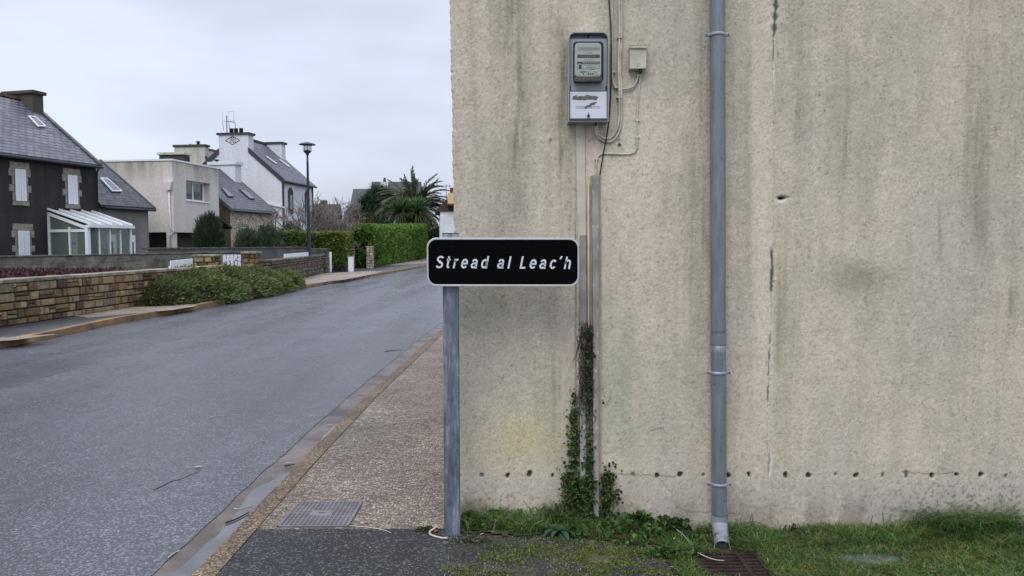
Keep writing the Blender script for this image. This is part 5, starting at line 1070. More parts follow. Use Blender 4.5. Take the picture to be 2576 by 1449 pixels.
# ---- white gabled house
F4 = Frame(712, 62, math.atan2(1, .135)); H4 = F4.thing('white_house', 'tall white gabled house with a dated diamond on its chimney', 'house')
ze = F4.front(712, 452).z; uW = F4.front(788, 500).x; ap = F4.side(588, 345); VW = ap.y; zr = ap.z
m = MB(); gable_body(m, 0, uW, 0, 2 * VW, -.1, ze, zr, VW); m.build('wall', 'white_render', H4)
m = MB(); roof_mesh(m, 0.02, uW, 0, 2 * VW, ze, zr, VW, over=.2, ou=(0, .15)); rf = m.build('roof', 'slate_blue', H4)
m = MB()
for k in range(int(uW / .4)): m.prism([(VW - .14, zr + .1), (VW + .14, zr + .1), (VW, zr + .3)], 0, k * .4 + .02, k * .4 + .38)
m.build('ridge_tiles', 'clay_pot', rf)
c0 = F4.side(624.5, 345); c1 = F4.side(550, 345); zc = F4.side(588, 339).z
s4 = (zr - ze) / VW
m = MB(); m.box((-.012, c0.y, zr - 2.6), (.9, c1.y, zc)); ch = m.build('chimney', 'white_render', rf); m = MB(); m.box((-.12, c0.y - .14, zc), (1.0, c1.y + .14, zc + .17)); m.build('chimney_cap', 'dark_metal', ch)
for px in (581.6, 593, 606): q = F4.side(px, 333, .4); m = MB(); m.lathe([(.16, 0), (.16, .38), (.18, .40)], (.45, q.y, zc + .17), 10); m.build('chimney_pot', 'clay_pot', ch)
z_a = ze + s4 * c0.y
for sgn in (0, 1):
    m = MB(); va, vb = (-.22, c0.y) if not sgn else (2 * VW + .22, c1.y); za2 = ze - .22 * s4; zb2 = ze + s4 * (c0.y if not sgn else 2 * VW - c1.y)
    m.prism([(va, za2 - .18), (vb, zb2 - .18), (vb, zb2 + .24), (va, za2 + .24)], 0, -.10, .018); m.build('verge_board', 'dark_metal', rf)
dcn = F4.side(585.4, 353); dl = F4.side(604.9, 353); dtp = F4.side(585.4, 341.3); hw_, hh_ = dcn.y - dl.y, dtp.z - dcn.z
m = MB(); Pd = [(dcn.y - hw_, dcn.z), (dcn.y, dcn.z + hh_), (dcn.y + hw_, dcn.z), (dcn.y, dcn.z - hh_)]; Qd = [(dcn.y + (p[0] - dcn.y) * .84, dcn.z + (p[1] - dcn.z) * .84) for p in Pd]
m.add([(-.03, *p) for p in Pd] + [(-.03, *p) for p in Qd] + [(-.013, *p) for p in Pd], [(i, (i + 1) % 4, 4 + (i + 1) % 4, 4 + i) for i in range(4)] + [(i, 8 + i, 8 + (i + 1) % 4, (i + 1) % 4) for i in range(4)]); m.build('date_diamond', 'dark_metal', ch)
dt = text_mesh('date', '1931', 'dark_metal', ch, 0, 1, 0, 1, 0, bold=.02, world=False)
for v in dt.data.vertices: x_, z__ = v.co.x, v.co.z; v.co = (-.02, dcn.y + hw_ * .36 - x_ * hw_ * .72, dcn.z - .22 + z__ * .48)
m = MB(); q = F4.side(570.8, 320, .3); m.tube([(.3, q.y, zc + .1), (.3, q.y, F4.side(570, 291, .3).z)], .035, 6)
zA = F4.side(570, 305, .3).z; m.tube([(.3, q.y, zA), (.1, q.y - .8, zA - .15)], .025, 5)
for k in range(3): m.tube([(.3 - .05 * k, q.y + .35 - k * .55, zA - .1), (.28 - .05 * k, q.y + .28 - k * .55, zA - 0.75)], .02, 5)
for k in range(3): m.tube([(.3 - .05 * k, q.y + .3 - k * .5, zA + .75), (.28 - .05 * k, q.y + .36 - k * .5, zA + 0.0)], .009, 5)
m.tube([(.3, q.y - .1, zA + .75), (.2, q.y - .75, zA + .72)], .009, 5); m.tube([(.3, q.y + .4, zA - .02), (.2, q.y - .75, zA - .02)], .012, 5)
an = m.build('tv_antenna', 'dark_metal', None); an.parent = H4
c0 = F4.side(708.5, 380, uW - .8); c1 = F4.side(640, 380, uW - .8); zc2 = F4.side(690, 362, uW - .8).z
m = MB(); m.box((uW - .8, c0.y, zr - 3.2), (uW, c1.y, zc2)); ch2 = m.build('chimney', 'white_render', rf); m = MB(); m.box((uW - .9, c0.y - .14, zc2), (uW + .1, c1.y + .12, zc2 + .17)); m.build('chimney_cap', 'dark_metal', ch2)
skylight(F4, H4, [(665.6, 397), (669, 397.2), (694.5, 415.5), (691, 415.3)], 0, ze, VW, zr, 'white_plastic', 'lamp_glass', .02); skylight(F4, H4, [(699, 405), (702.4, 405.2), (727.5, 423.4), (724, 423.2)], 0, ze, VW, zr, 'white_plastic', 'lamp_glass', .02)
eave_gutter(F4, H4, 0, uW + .1, -.3, ze - .18, 'dark_metal', .07)
for x_, w_ in ((.0, .35), (uW - .3, .3)): m = MB(); m.box((x_, -.03, -.1), (x_ + w_, 0, ze - .2)); m.build('quoin_strip', 'granite_dark', H4)
for (pl, pr2, yt, yb) in ((724, 737, 471, 538), (766, 778, 478, 545), (727, 738, 580, 620)):
    A = F4.front(pl, yt); B = F4.front(pr2, yb); m = MB(); x0, x1 = A.x, B.x; cx = (x0 + x1) / 2; m.prism([(x0, B.z), (x1, B.z), (x1, A.z - .3), (cx + .15, A.z), (cx - .15, A.z), (x0, A.z - .3)], 1, -.06, -.001); m.build('window_surround', 'granite_dark', H4)
    m = MB(); m.box((x0 + (x1 - x0) * .22, -.075, B.z + .35), (x1 - (x1 - x0) * .22, -.0605, A.z - .6)); m.build('window', 'glass_dark', H4)
A = F4.side(663, 512); B = F4.side(713, 524); m = MB(); m.add([(-.12, A.y, A.z), (-.12, B.y - .1, B.z), (-.12, B.y - .1, B.z + .12), (-.12, A.y, A.z + .12), (-.001, A.y, A.z), (-.001, B.y - .1, B.z), (-.001, B.y - .1, B.z + .12), (-.001, A.y, A.z + .12)], [(0, 1, 2, 3), (7, 6, 5, 4), (0, 4, 5, 1), (3, 2, 6, 7), (0, 3, 7, 4), (1, 5, 6, 2)]); m.build('ledge', 'white_render', H4)

# ---- distant houses
def far_house(name, label, px, Y, ang, px_e, ye, yr, v, mat_w, mat_r, extra=None):
    F = Frame(px, Y, ang); H = F.thing(name, label, 'house'); z1 = F.front(px, ye).z; z2 = F.hit(px, yr, (0, 1, 0), v).z; uu = F.front(px_e, ye).x
    m = MB(); gable_body(m, 0, uu, 0, 2 * v, -.1, z1, z2, v); m.build('wall', mat_w, H); m = MB(); roof_mesh(m, 0, uu, 0, 2 * v, z1, z2, v, over=.3, ou=(.3, .3)); rf = m.build('roof', mat_r, H); return F, H, rf, uu, z1, z2
F7, H7, rf7, u7, z7, zr7 = far_house('slate_house', 'far house with a wide dark brown slate roof behind the palm', 934, 112, rad(4), 1052, 530, 459, 4.5, 'white_render', 'slate_dark')
m = MB(); A = F7.hit(958, 458, (0, 1, 0), 3.2); B = F7.hit(976, 472, (0, 1, 0), 3.2); m.box((A.x, 3.0, z7), (B.x, 4.2, A.z)); ch = m.build('chimney', 'white_render', rf7); m = MB(); m.lathe([(.2, 0), (.2, .5), (.12, .7)], ((A.x + B.x) / 2, 3.6, A.z), 8); m.build('chimney_pot', 'tile_red', ch)
far_house('slate_house', 'lower far house with a plain dark slate roof left of the palm', 886, 107, rad(4), 934, 526, 477, 4.2, 'white_render', 'slate_dark')
F8, H8, rf8, u8, z8, zr8 = far_house('tiled_house', 'distant low house with a red-brown roof behind the bare shrubs', 782, 82, rad(10), 846, 545, 516, 3.5, 'grey_render', 'tile_red')
m = MB(); A = F8.hit(806, 504, (0, 1, 0), 3.5); B = F8.hit(823, 520, (0, 1, 0), 3.5); m.box((A.x, 3.1, zr8 - .5), (B.x, 3.9, A.z)); m.build('chimney', 'dark_chimney', rf8)
MT['brown_roof'] = simple('brown_roof', (.07, .042, .04), .8, .2, var=.3, scale=3); rf8.data.materials[0] = MT['brown_roof']
F9 = Frame(1108, 70, rad(6)); H9 = F9.thing('white_house', 'white house with a cream framed gable panel peeping out beside the wall corner', 'house')
z1_ = F9.front(1110, 528).z; z2_ = F9.front(1141, 468).z; xR = F9.front(1260, 500).x; xm = F9.front(1150, 470).x
m = MB(); m.box((0, .2, -.1), (xR, 9, z1_ - .1)); m.build('wall', 'white_render', H9)
m = MB(); m.prism([(-.4, z1_), (xm, z2_ - .3), (xR, z2_ - .3), (xR, z1_ - .1), (-.4, z1_ - .15)], 1, .1, 9.2); rf = m.build('roof', 'brown_roof', H9)
m = MB(); A = F9.front(1126, 488); B = F9.front(1250, 513); A2 = F9.front(1126, 486); m.box((A.x, -.5, B.z), (B.x, .5, A2.z)); m.build('gable_panel', 'beige_panel', H9)
m = MB(); m.box((A.x - .08, -.55, B.z - .15), (B.x, .5, B.z - .002)); m.build('panel_trim', 'tile_red', H9)
A = F9.front(1134, 468); m = MB(); m.box((A.x, 2, z2_ - 2), (A.x + 1.2, 3, A.z)); m.build('chimney', 'tile_red', rf)
m = MB(); A = F9.front(1123, 500); m.tube([(A.x, .6, A.z - .5), (A.x, .6, F9.front(1123, 462).z)], .03, 5); m.tube([(A.x - .5, .6, F9.front(1123, 466).z), (A.x + .45, .6, F9.front(1123, 467).z)], .02, 5); m.tube([(A.x + .3, .6, F9.front(1123, 462).z), (A.x + .3, .6, F9.front(1123, 472).z)], .02, 5); m.build('tv_antenna', 'dark_metal', H9)

# ================================================================== VEGETATION, LEFT SIDE
def foliage(name, label, cat, loc, clumps, mat='leaf', part='foliage', group=None, stems=None, kind=None):
    root = thing(name, label, cat, loc, 0, group); V, Fq, T = merge(clumps); np_mesh(part, V, Fq, mat, root, T)
    if stems: stems.build('stems', 'bark', root, world=True)
    return root
def core(mb, c, r, n=10):                          # solid dark filler, no real branches, so dense bushes are not see-through
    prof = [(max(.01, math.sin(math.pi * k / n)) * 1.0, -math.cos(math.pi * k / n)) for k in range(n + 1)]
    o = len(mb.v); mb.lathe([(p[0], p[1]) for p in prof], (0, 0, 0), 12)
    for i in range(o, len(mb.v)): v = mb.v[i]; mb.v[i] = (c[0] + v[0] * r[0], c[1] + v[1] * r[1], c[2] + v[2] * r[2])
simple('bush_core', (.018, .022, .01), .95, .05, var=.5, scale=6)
# sprawling shrub on the verge
bl = [(Xat(428, 20.8) , 20.8, .0, .85, 1.6, .60), (Xat(480, 22.6) , 22.6, .0, 1.1, 1.9, .80), (Xat(560, 24.9), 24.9, .0, 1.15, 1.9, .78), (Xat(640, 27), 27.0, .0, 1.05, 2.0, .72), (Xat(690, 28.8), 28.8, .0, 1.0, 1.8, .60), (Xat(600, 24.8), 24.8, -.05, 1.2, 2.0, .66), (Xat(520, 22.4), 22.4, -.05, 1.1, 1.8, .64), (Xat(655, 27.0), 27.0, -.05, 1.1, 2.0, .6)]
cl = []; cb = MB()
for k, (x, y, z, rx, ry, rz_) in enumerate(bl):
    rz_ *= 1.16; P, Dn = blob_points((x, y, z), (rx, ry, rz_), 15000, .86, .16, k); ok = P[:, 2] > .0; P, Dn = P[ok], Dn[ok]
    Dn = Dn * [1, 1, .7] + np.array([.75, -.1, .10]) + RNG.normal(size=Dn.shape) * .35
    w_ = fbm(P[:, 1] * 1.1, P[:, 0] * 1.3 + P[:, 2] * 2, 77, 3); t = tints(len(P), [(.10, .15, .04), (.14, .19, .06), (.07, .10, .03), (.19, .23, .10)], .25)
    br = (w_ > .60) & (RNG.random(len(P)) < .5); t[br] = t[br] * 0 + np.array([.075, .055, .03]) * RNG.uniform(.6, 1.3, (br.sum(), 1))
    cl.append(leafquads(P, Dn, RNG.uniform(.07, .15, len(P)), RNG.uniform(.02, .04, len(P)), t)); core(cb, (x, y, z), (rx * .84, ry * .84, rz_ * .82))
r_ = foliage('spreading_shrub', 'wide low evergreen shrub spilling over the kerb in front of the golden wall', 'shrub', (bl[2][0], bl[2][1], 0), cl); cb.build('dark_inner_mass', 'bush_core', r_, world=True)
# bare dark stems and orange dead sprigs poking out above it
m = MB()
for k, pts in enumerate(([(560, 690), (556, 668), (550, 655), (553, 640)], [(585, 690), (588, 670), (592, 655), (602, 645)], [(590, 668), (600, 672), (612, 668)], [(566, 690), (572, 672), (579, 664), (577, 655)], [(552, 672), (545, 668), (540, 676)], [(592, 655), (610, 660), (622, 672)])):
    m.tube(smooth_path([atY(p[0], p[1], 24.2) for p in pts]), [.011] * (len(smooth_path([(0, 0, 0)] * len(pts)))), 5)
m.build('bare_stems', 'twig', r_, world=True)
P = np.array([tuple(atY(RNG.uniform(500, 560), RNG.uniform(672, 684), 23.6)) for _ in range(60)]); V, Fq, T = leafquads(P, RNG.normal(size=(60, 3)) * [1, 1, .4] + [.4, 0, .3], RNG.uniform(.1, .26, 60), .03, tints(60, [(.42, .2, .05), (.38, .15, .12), (.3, .2, .08)])); np_mesh('dead_sprigs', V, Fq, 'leaf', r_, T)
# heather bed
m = MB(); hx = [atZ(-80, 715, .3), atZ(-80, 690, .3)]
xa_, xb_ = Xat(-120, 17), Xat(60, 17.5)
cl = []; P = np.stack([RNG.uniform(-14.9, -10.3, 16000), RNG.uniform(12, 21, 16000), np.zeros(16000)], 1); P[:, 2] = .86 + .06 * fbm(P[:, 0] * 3, P[:, 1] * 3, 5) + RNG.uniform(-.12, .08, len(P)); ok = P[:, 0] > -14.9 + (P[:, 1] - 20) * .34 * 0; P = P[ok]
cl.append(leafquads(P, RNG.normal(size=P.shape) * [.6, .6, .3] + [0, 0, 1], RNG.uniform(.05, .11, len(P)), .035, tints(len(P), [(.085, .018, .045), (.05, .015, .03), (.04, .025, .02), (.06, .02, .03)])))
r_ = foliage('heather_bed', 'low bed of dark purple heather behind the golden stone wall', 'heather', (-12.5, 16, 0), cl); m = MB(); m.box((-14.9, 12, 0), (-10.3, 21, .80)); m.build('dark_inner_mass', 'bush_core', r_, world=True)
# clipped hedges
def hedge(name, label, a, b, n, cols, w=None, seed=1, ll=(.07, .14), lw=.06, depth=.2, lump=.14, up=.2, yel=0):
    P, Dn = box_points(a, b, n, depth, seed, lump); Dn = Dn + RNG.normal(size=Dn.shape) * .6 + [0, 0, up]; t = tints(n, cols, .28, w)
    q = fbm(P[:, 0] * 1.7 + P[:, 1] * 1.3, P[:, 2] * 2.2, seed + 9, 3); t *= (.72 + .6 * q)[:, None]
    if yel: ymk = (P[:, 2] > b[2] - .45) & (P[:, 0] > b[0] - 1.2) & (RNG.random(n) < yel); t[ymk] = np.array([.30, .27, .03]) * RNG.uniform(.6, 1.2, (ymk.sum(), 1))
    loc = ((a[0] + b[0]) / 2, (a[1] + b[1]) / 2, 0); root = foliage(name, label, 'hedge', loc, [leafquads(P, Dn, RNG.uniform(*ll, n), lw, t)])
    m = MB(); e = depth * .8 + .03; m.box((a[0] + e, a[1] + e, 0), (b[0] - e, b[1] - e, b[2] - e)); m.build('dark_inner_mass', 'bush_core', root, world=True); return root
GB = [(.06, .135, .022), (.065, .145, .024), (.038, .085, .015), (.09, .17, .035)]
# long tall hedge by the road
yE = 84; zH = atY(1075, 568, yE).z; x1h = Xat(1075, yE); xn = Xat(937, 51.0)
def slanted_hedge():
    A = np.array([xn, 51.0]); B = np.array([x1h, yE]); d = (B - A) / np.linalg.norm(B - A); nn = np.array([-d[1], d[0]]); L_ = np.linalg.norm(B - A); th = 2.0
    P, Dn = box_points((0, 0, .05), (L_, th, 1.0), 52000, .0, 5, 0.0)
    z0h = atY(937, 572, 51).z; t = P[:, 0] / L_; ztop = z0h + (zH - z0h) * t
    P[:, 2] = P[:, 2] * ztop; ins = RNG.random(len(P)) * .22; q = fbm(P[:, 0] * .9, P[:, 2] * 1.8, 12, 4) - .5; sh = (q * .5)[:, None]
    P = P - Dn * ins[:, None] + Dn * sh
    W = np.stack([A[0] + P[:, 0] * d[0] + P[:, 1] * nn[0], A[1] + P[:, 0] * d[1] + P[:, 1] * nn[1], P[:, 2]], 1)
    DD = np.stack([Dn[:, 0] * d[0] + Dn[:, 1] * nn[0], Dn[:, 0] * d[1] + Dn[:, 1] * nn[1], Dn[:, 2]], 1) + RNG.normal(size=P.shape) * .6
    tt = tints(len(P), [(.095, .19, .025), (.13, .25, .035), (.07, .14, .02), (.18, .29, .055)], .25) * (.7 + .65 * fbm(P[:, 0] * 1.3, P[:, 2] * 2.2, 31, 3))[:, None]
    root = foliage('tall_hedge', 'long tall bright green clipped hedge running along the road', 'hedge', (float((A + B)[0] / 2), float((A + B)[1] / 2), 0), [leafquads(W, DD, RNG.uniform(.12, .26, len(P)), .11, tt)])
    m = MB(); e = .2
    def C_(s_, t_, z): return (A[0] + d[0] * s_ + nn[0] * t_, A[1] + d[1] * s_ + nn[1] * t_, z)
    q_ = [C_(e, e, 0), C_(L_ - e, e, 0), C_(L_ - e, th - e, 0), C_(e, th - e, 0)]; z1_, z2_ = z0h - e, zH - e
    m.add(q_ + [C_(e, e, z1_), C_(L_ - e, e, z2_), C_(L_ - e, th - e, z2_), C_(e, th - e, z1_)], [(0, 3, 2, 1), (4, 5, 6, 7), (0, 1, 5, 4), (1, 2, 6, 5), (2, 3, 7, 6), (3, 0, 4, 7)]); m.build('dark_inner_mass', 'bush_core', root, world=True)
slanted_hedge()
hedge('tall_hedge', 'dark green tall hedge block behind the pale stone pillar', (Xat(880, 52.5), 51.2, .05), (Xat(934, 51.2) + .1, 53.4, atY(905, 571, 51.2).z), 16000, GB, seed=7, ll=(.1, .2), lw=.1, lump=.25)
hedge('clipped_hedge', 'clipped green hedge with yellow tips above the smooth grey wall', (Xat(712, 43.2), 43.4, .4), (Xat(888, 45.6), 45.4, atY(800, 586, 44).z), 26000, [(.11, .165, .03), (.15, .215, .045), (.08, .12, .028), (.20, .23, .07)], seed=9, ll=(.1, .18), lw=.09, lump=.22, yel=.22)
def bush(name, label, px, Y, ytop, hw, n, cols, ybase=None, up=.4, ll=(.12, .28), lw=.05, shell=.6, lump=.35, seed=0, mat='leaf', ry=None, z0=0.0, cr=.72):
    zt_ = atY(px, ytop, Y).z; x = Xat(px, Y); rx = hw / F_PX * Y; rz_ = (zt_ - z0) / 2 if ybase is None else (zt_ - atY(px, ybase, Y).z) / 2; zc_ = zt_ - rz_
    P, Dn = blob_points((x, Y, zc_), (rx, ry or rx * .8, rz_), n, shell, lump, seed); ok = P[:, 2] > 0; P, Dn = P[ok], Dn[ok]
    q = fbm(P[:, 0] * 2.2, P[:, 2] * 2.2 + P[:, 1], seed + 3, 3); t = tints(len(P), cols, .28) * (.65 + .75 * q)[:, None]
    r_ = foliage(name, label, 'shrub', (x, Y, 0), [leafquads(P, Dn + RNG.normal(size=P.shape) * .5 + [0, 0, up], RNG.uniform(*ll, len(P)), lw, t)], mat)
    m = MB(); core(m, (x, Y, zc_), (rx * cr, (ry or rx * .8) * cr, rz_ * cr)); m.tube([(x, Y, -.1), (x, Y, zc_)], .08, 6); m.build('dark_inner_mass', 'bush_core', r_, world=True); return r_
bush('upright_shrub', 'feathery upright green shrub in front of the cream house', 527, 37.5, 541, 32, 15000, [(.05, .075, .035), (.07, .10, .05), (.035, .05, .025)], up=1.5, ll=(.15, .42), lw=.03, shell=.35, lump=.3, seed=3)
RG = [(.075, .105, .06), (.11, .14, .08), (.06, .085, .045)]
bush('garden_shrub', 'grey-green rounded shrub below the cottage windows, left of two', 622, 42.5, 579, 33, 9000, RG, up=1.2, ll=(.14, .34), lw=.035, seed=4)
bush('garden_shrub', 'grey-green spiky shrub at the cottage corner, right of two', 676, 43, 577, 46, 12000, RG, up=1.2, ll=(.14, .34), lw=.035, seed=5)
DK = [(.022, .034, .014), (.035, .05, .02), (.018, .026, .012)]
bush('evergreen_shrub', 'dark evergreen shrub in front of the white house wall', 728, 50, 566, 30, 7000, DK, seed=6)
bush('evergreen_shrub', 'dark broad evergreen behind the hedge below the bare trees', 810, 52, 578, 60, 9000, [(.03, .035, .018), (.045, .045, .022), (.05, .035, .03)], seed=8)
bush('evergreen_shrub', 'dark evergreen tree between the red shrub and the pine-like tree', 897, 64, 533, 42, 11000, DK, seed=10)
bush('evergreen_shrub', 'dark tangled shrub at the foot of the palm beside the house corner', 1112, 88, 572, 55, 11000, DK + [(.05, .06, .02)], seed=11)
bush('evergreen_shrub', 'dark shrub under the pine-like tree left of the palm', 955, 84, 540, 40, 9000, DK, seed=12)

# bare trees
def bare_tree(name, label, px, Y, ybase, ytop, spread, mat, seed, cat='tree', n0=6, depth=5, r0=.09, lean=0, kids=3, tw=.016, fork=.25, droop=0):
    R = random.Random(seed); b = atY(px, ybase, Y); b.z = 0; H = atY(px, ytop, Y).z; root = thing(name, label, cat, b); tr = MB(); cr = MB()
    W_ = spread / F_PX * Y
    def grow(p, d, L_, r, k, mb):
        n = 3; pts = [p]; q = p.copy(); dd = d.copy()
        for i in range(n): dd = (dd + Vector((R.uniform(-.16, .16), R.uniform(-.16, .16), R.uniform(-.04, .12) - droop))).normalized(); q = q + dd * L_ / n; pts.append(q.copy())
        mb.tube(pts, [max(tw * .7, r * (1 - .12 * i)) for i in range(n + 1)], 5 if k < 2 else 3, cap=False)
        if k >= depth: return
        for j in range(R.choice((2, 3)) if k > 1 else (kids if k else n0)):
            t = R.uniform(.35, 1); s_ = pts[min(n, max(1, int(t * n + .5)))]; a = Vector((R.uniform(-1, 1), R.uniform(-.8, .8), R.uniform(-.25, .7))).normalized()
            nd = (dd * (1 - fork - .12 * k * .5) + a * (fork + .28)).normalized(); nd.x += R.uniform(-.15, .15) * W_ / H
            grow(s_, nd.normalized(), L_ * R.uniform(.62, .85), max(tw, r * .62), k + 1, cr)
    grow(b, Vector((lean, 0, 1)).normalized(), H * .20, r0, 0, tr)
    for j in range(n0):
        g = (j + .5) / n0 * 2 - 1; d = Vector((g * W_ / H * 1.5 + lean, R.uniform(-.4, .4), 1)).normalized(); grow(b + Vector((0, 0, H * .12)), d, H * .34, r0 * .7, 1, cr)
    tr.build('trunk', mat, root, world=True); cr.build('branches', mat, root, world=True); return root
bare_tree('bare_tree', 'leafless spreading tree with fine grey twigs in front of the white house', 780, 47, 600, 462, 175, 'twig_grey', 4, n0=8, depth=5, r0=.10, tw=.019, fork=.28)
bare_tree('bare_tree', 'leafless grey-twigged tree right of the street lamp', 850, 50, 600, 466, 90, 'twig_grey', 9, n0=6, depth=5, r0=.09, tw=.019, fork=.26)
bare_tree('bare_shrub', 'reddish-brown leafless shrub behind the hedge', 868, 54, 600, 518, 55, 'twig_red', 12, 'shrub', n0=8, depth=5, r0=.06, tw=.02, fork=.34)
bare_tree('bare_shrub', 'low dense reddish twiggy shrub right of the bare trees', 893, 55, 600, 535, 40, 'twig_red', 15, 'shrub', n0=8, depth=5, r0=.06, tw=.02, fork=.34)

# palm: arching fronds with paired leaflets
def frond_set(center, fronds, nleaf, lw, cols, seed, ll=(.35, .6)):
    R = np.random.default_rng(seed); V = []; T = []; st = MB()
    for (d0, L_, curve) in fronds:
        d = Vector(d0).normalized(); p = Vector(center); pts = [p.copy()]; n = 10
        for i in range(n): d = (d + Vector((0, 0, -curve / n))).normalized(); p = p + d * L_ / n; pts.append(p.copy())
        st.tube(pts, [.035 * (1 - .08 * i) for i in range(n + 1)], 4, cap=False)
        for k in range(nleaf):
            t = .12 + .88 * k / nleaf; f = t * n; i = min(n - 1, int(f)); q = pts[i].lerp(pts[i + 1], f - i); tg = (pts[i + 1] - pts[i]).normalized(); sd_ = tg.cross(Vector((0, 0, 1))).normalized()
            up = sd_.cross(tg)
            for sg in (-1, 1):
                l = (ll[0] + (ll[1] - ll[0]) * math.sin(math.pi * (t * .85 + .1))); dr_ = (sd_ * sg * .75 + tg * .75 + up * .28 + Vector(R.normal(size=3)) * .1).normalized(); dr2 = (dr_ + Vector((0, 0, -.55))).normalized()
                e = q + dr_ * l * .55; e2 = e + dr2 * l * .45; w_ = tg * lw
                V += [q - w_ * .5, q + w_ * .5, e + w_ * .45, e - w_ * .45, e - w_ * .45, e + w_ * .45, e2 + w_ * .06, e2 - w_ * .06]
                c = cols[R.integers(len(cols))]; kk = R.uniform(.65, 1.35); T += [tuple(v * kk for v in c)] * 8
    V = np.array([tuple(v) for v in V]); return st, (V, np.arange(len(V)).reshape(-1, 4), np.array(T))
PY_ = 90; KP = PY_ / 62; pc = atY(1040, 528, PY_); palm = thing('palm_tree', 'large wind-blown palm with long arching fronds above the tall hedge', 'palm tree', (pc.x, pc.y, 0))
m = MB(); m.lathe([(.42, 0), (.35, 1), (.34, pc.z - .6), (.5, pc.z - .1), (.2, pc.z + .2)], (pc.x, pc.y, 0), 12); m.build('trunk', 'bark', palm, world=True)
RR = random.Random(5); fr_ = []
for k in range(105):
    a_ = RR.uniform(0, 2 * math.pi); el = RR.uniform(-.1, 1.25); fr_.append(((math.cos(a_) * math.cos(el), math.sin(a_) * math.cos(el), math.sin(el) + .05), RR.uniform(3.1, 4.3), RR.uniform(1.1, 2.1) + (.5 if el < .4 else 0)))
fr_ += [((-.06, 0, 1), 3.6, .15), ((-.02, 0, 1), 3.9, .5), ((.06, 0, 1), 3.2, .1), ((-.2, 0, 1), 3.3, .5), ((.12, .1, 1), 2.8, .15), ((.8, 0, 1), 3.6, .05), ((-.45, 0, 1), 3.6, .9), ((-.75, .1, 1), 3.8, 1.1), ((.95, 0, .55), 4.0, 1.2), ((1, 0, .35), 4.1, 1.4), ((1, .1, .1), 4.0, 1.4), ((1, 0, .75), 3.7, 1.5), ((-1, 0, .6), 4.0, 1.3), ((-1, 0, .3), 4.0, 1.5)]
fr_ = [(a, b * KP * .88, c) for a, b, c in fr_]
st, lv = frond_set(pc, fr_, 52, .09, [(.085, .10, .045), (.065, .08, .035), (.12, .125, .065), (.10, .09, .055)], 3, (.45, .95)); st.build('frond_stems', 'twig_grey', palm, world=True); np_mesh('fronds', *lv[:2], 'leaf', palm, lv[2])
# cordylines: balls of long pointed leaves
def spiky(name, label, heads, n, L_, w_, cols, trunk=True, cat='cordyline', down=.0, group=None):
    P0 = [atY(px, py, Y) for px, py, Y in heads]; root = thing(name, label, cat, (P0[0].x, P0[0].y, 0), 0, group); cl = []
    for c in P0:
        D_ = unit(RNG.normal(size=(n, 3)) + [0, 0, .35 - down]); Ls = RNG.uniform(.7, 1.05, n) * L_; R_ = unit(np.cross(D_, [0, 0, 1.0] + RNG.normal(size=(n, 3)) * .2)) * w_ / 2
        q0 = np.array(c) + D_ * .08; q1 = q0 + D_ * Ls[:, None] * .55; q2 = q1 + (D_ + [0, 0, -.28 - down]) * Ls[:, None] * .45
        V1 = np.stack([q0 - R_, q0 + R_, q1 + R_, q1 - R_], 1).reshape(-1, 3); V2 = np.stack([q1 - R_, q1 + R_, q2 + R_ * .1, q2 - R_ * .1], 1).reshape(-1, 3); t = tints(n, cols, .3); old = D_[:, 2] < -.25; t[old] = t[old] * .5 + np.array([.06, .055, .035])
        for Vv in (V1, V2): cl.append((Vv, np.arange(4 * n).reshape(-1, 4), np.repeat(t, 4, 0)))
    V, Fq, T = merge(cl); np_mesh('leaves', V, Fq, 'leaf', root, T); m = MB()
    for c in P0: m.tube([(P0[0].x, P0[0].y, 0), (P0[0].x * .6 + c.x * .4, c.y, c.z * .5), tuple(c)], [.14, .12, .09], 7)
    m.build('trunk', 'bark', root, world=True); return root
CG = [(.06, .12, .035), (.08, .15, .05), (.04, .08, .025)]
spiky('cordyline', 'twin-headed spiky green cordyline in front of the palm', [(1008, 532, 85.5), (1051, 532, 85.5)], 520, 2.3, .085, [(.08, .15, .05), (.13, .21, .085), (.045, .09, .03)])
spiky('cordyline', 'dark many-headed cordyline tree in front of the far slate roofs', [(930, 505, 98), (945, 490, 99), (965, 490, 98), (982, 505, 99), (918, 520, 98), (950, 515, 97), (972, 520, 98), (935, 532, 98)], 420, 1.85, .08, [(.045, .085, .04), (.065, .115, .05), (.035, .065, .03)])

# ================================================================== FOREGROUND PLANTS AND LITTER
def gz(x, y): return -.004 - .086 * np.clip((x - .1) / 1.0, 0, 1) * np.clip((y - 1) / 2.0, 0, 1)
# soil and moss sheets with ragged edges
def ragged(name, mat, inside, dz, x0, x1, y0, y1, st=.03, kind='structure', hump=0, label=None, cat=None):
    nx, ny = int((x1 - x0) / st), int((y1 - y0) / st); xs = x0 + np.arange(nx + 1) * st; ys = y0 + np.arange(ny + 1) * st; Xg, Yg = np.meshgrid(xs, ys)
    cx, cy = (Xg[:-1, :-1] + st / 2), (Yg[:-1, :-1] + st / 2); ok = inside(cx, cy).ravel(); idx = np.arange((nx + 1) * (ny + 1)).reshape(ny + 1, nx + 1)
    Fq = np.stack([idx[:-1, :-1], idx[:-1, 1:], idx[1:, 1:], idx[1:, :-1]], -1).reshape(-1, 4)[ok]
    Zg = gz(Xg, Yg) + dz + hump * fbm(Xg * 7, Yg * 7, 61, 3); o = np_mesh(name, np.stack([Xg, Yg, Zg], -1).reshape(-1, 3), Fq, mat, smooth=True); return tag(o, label, cat, kind=kind)
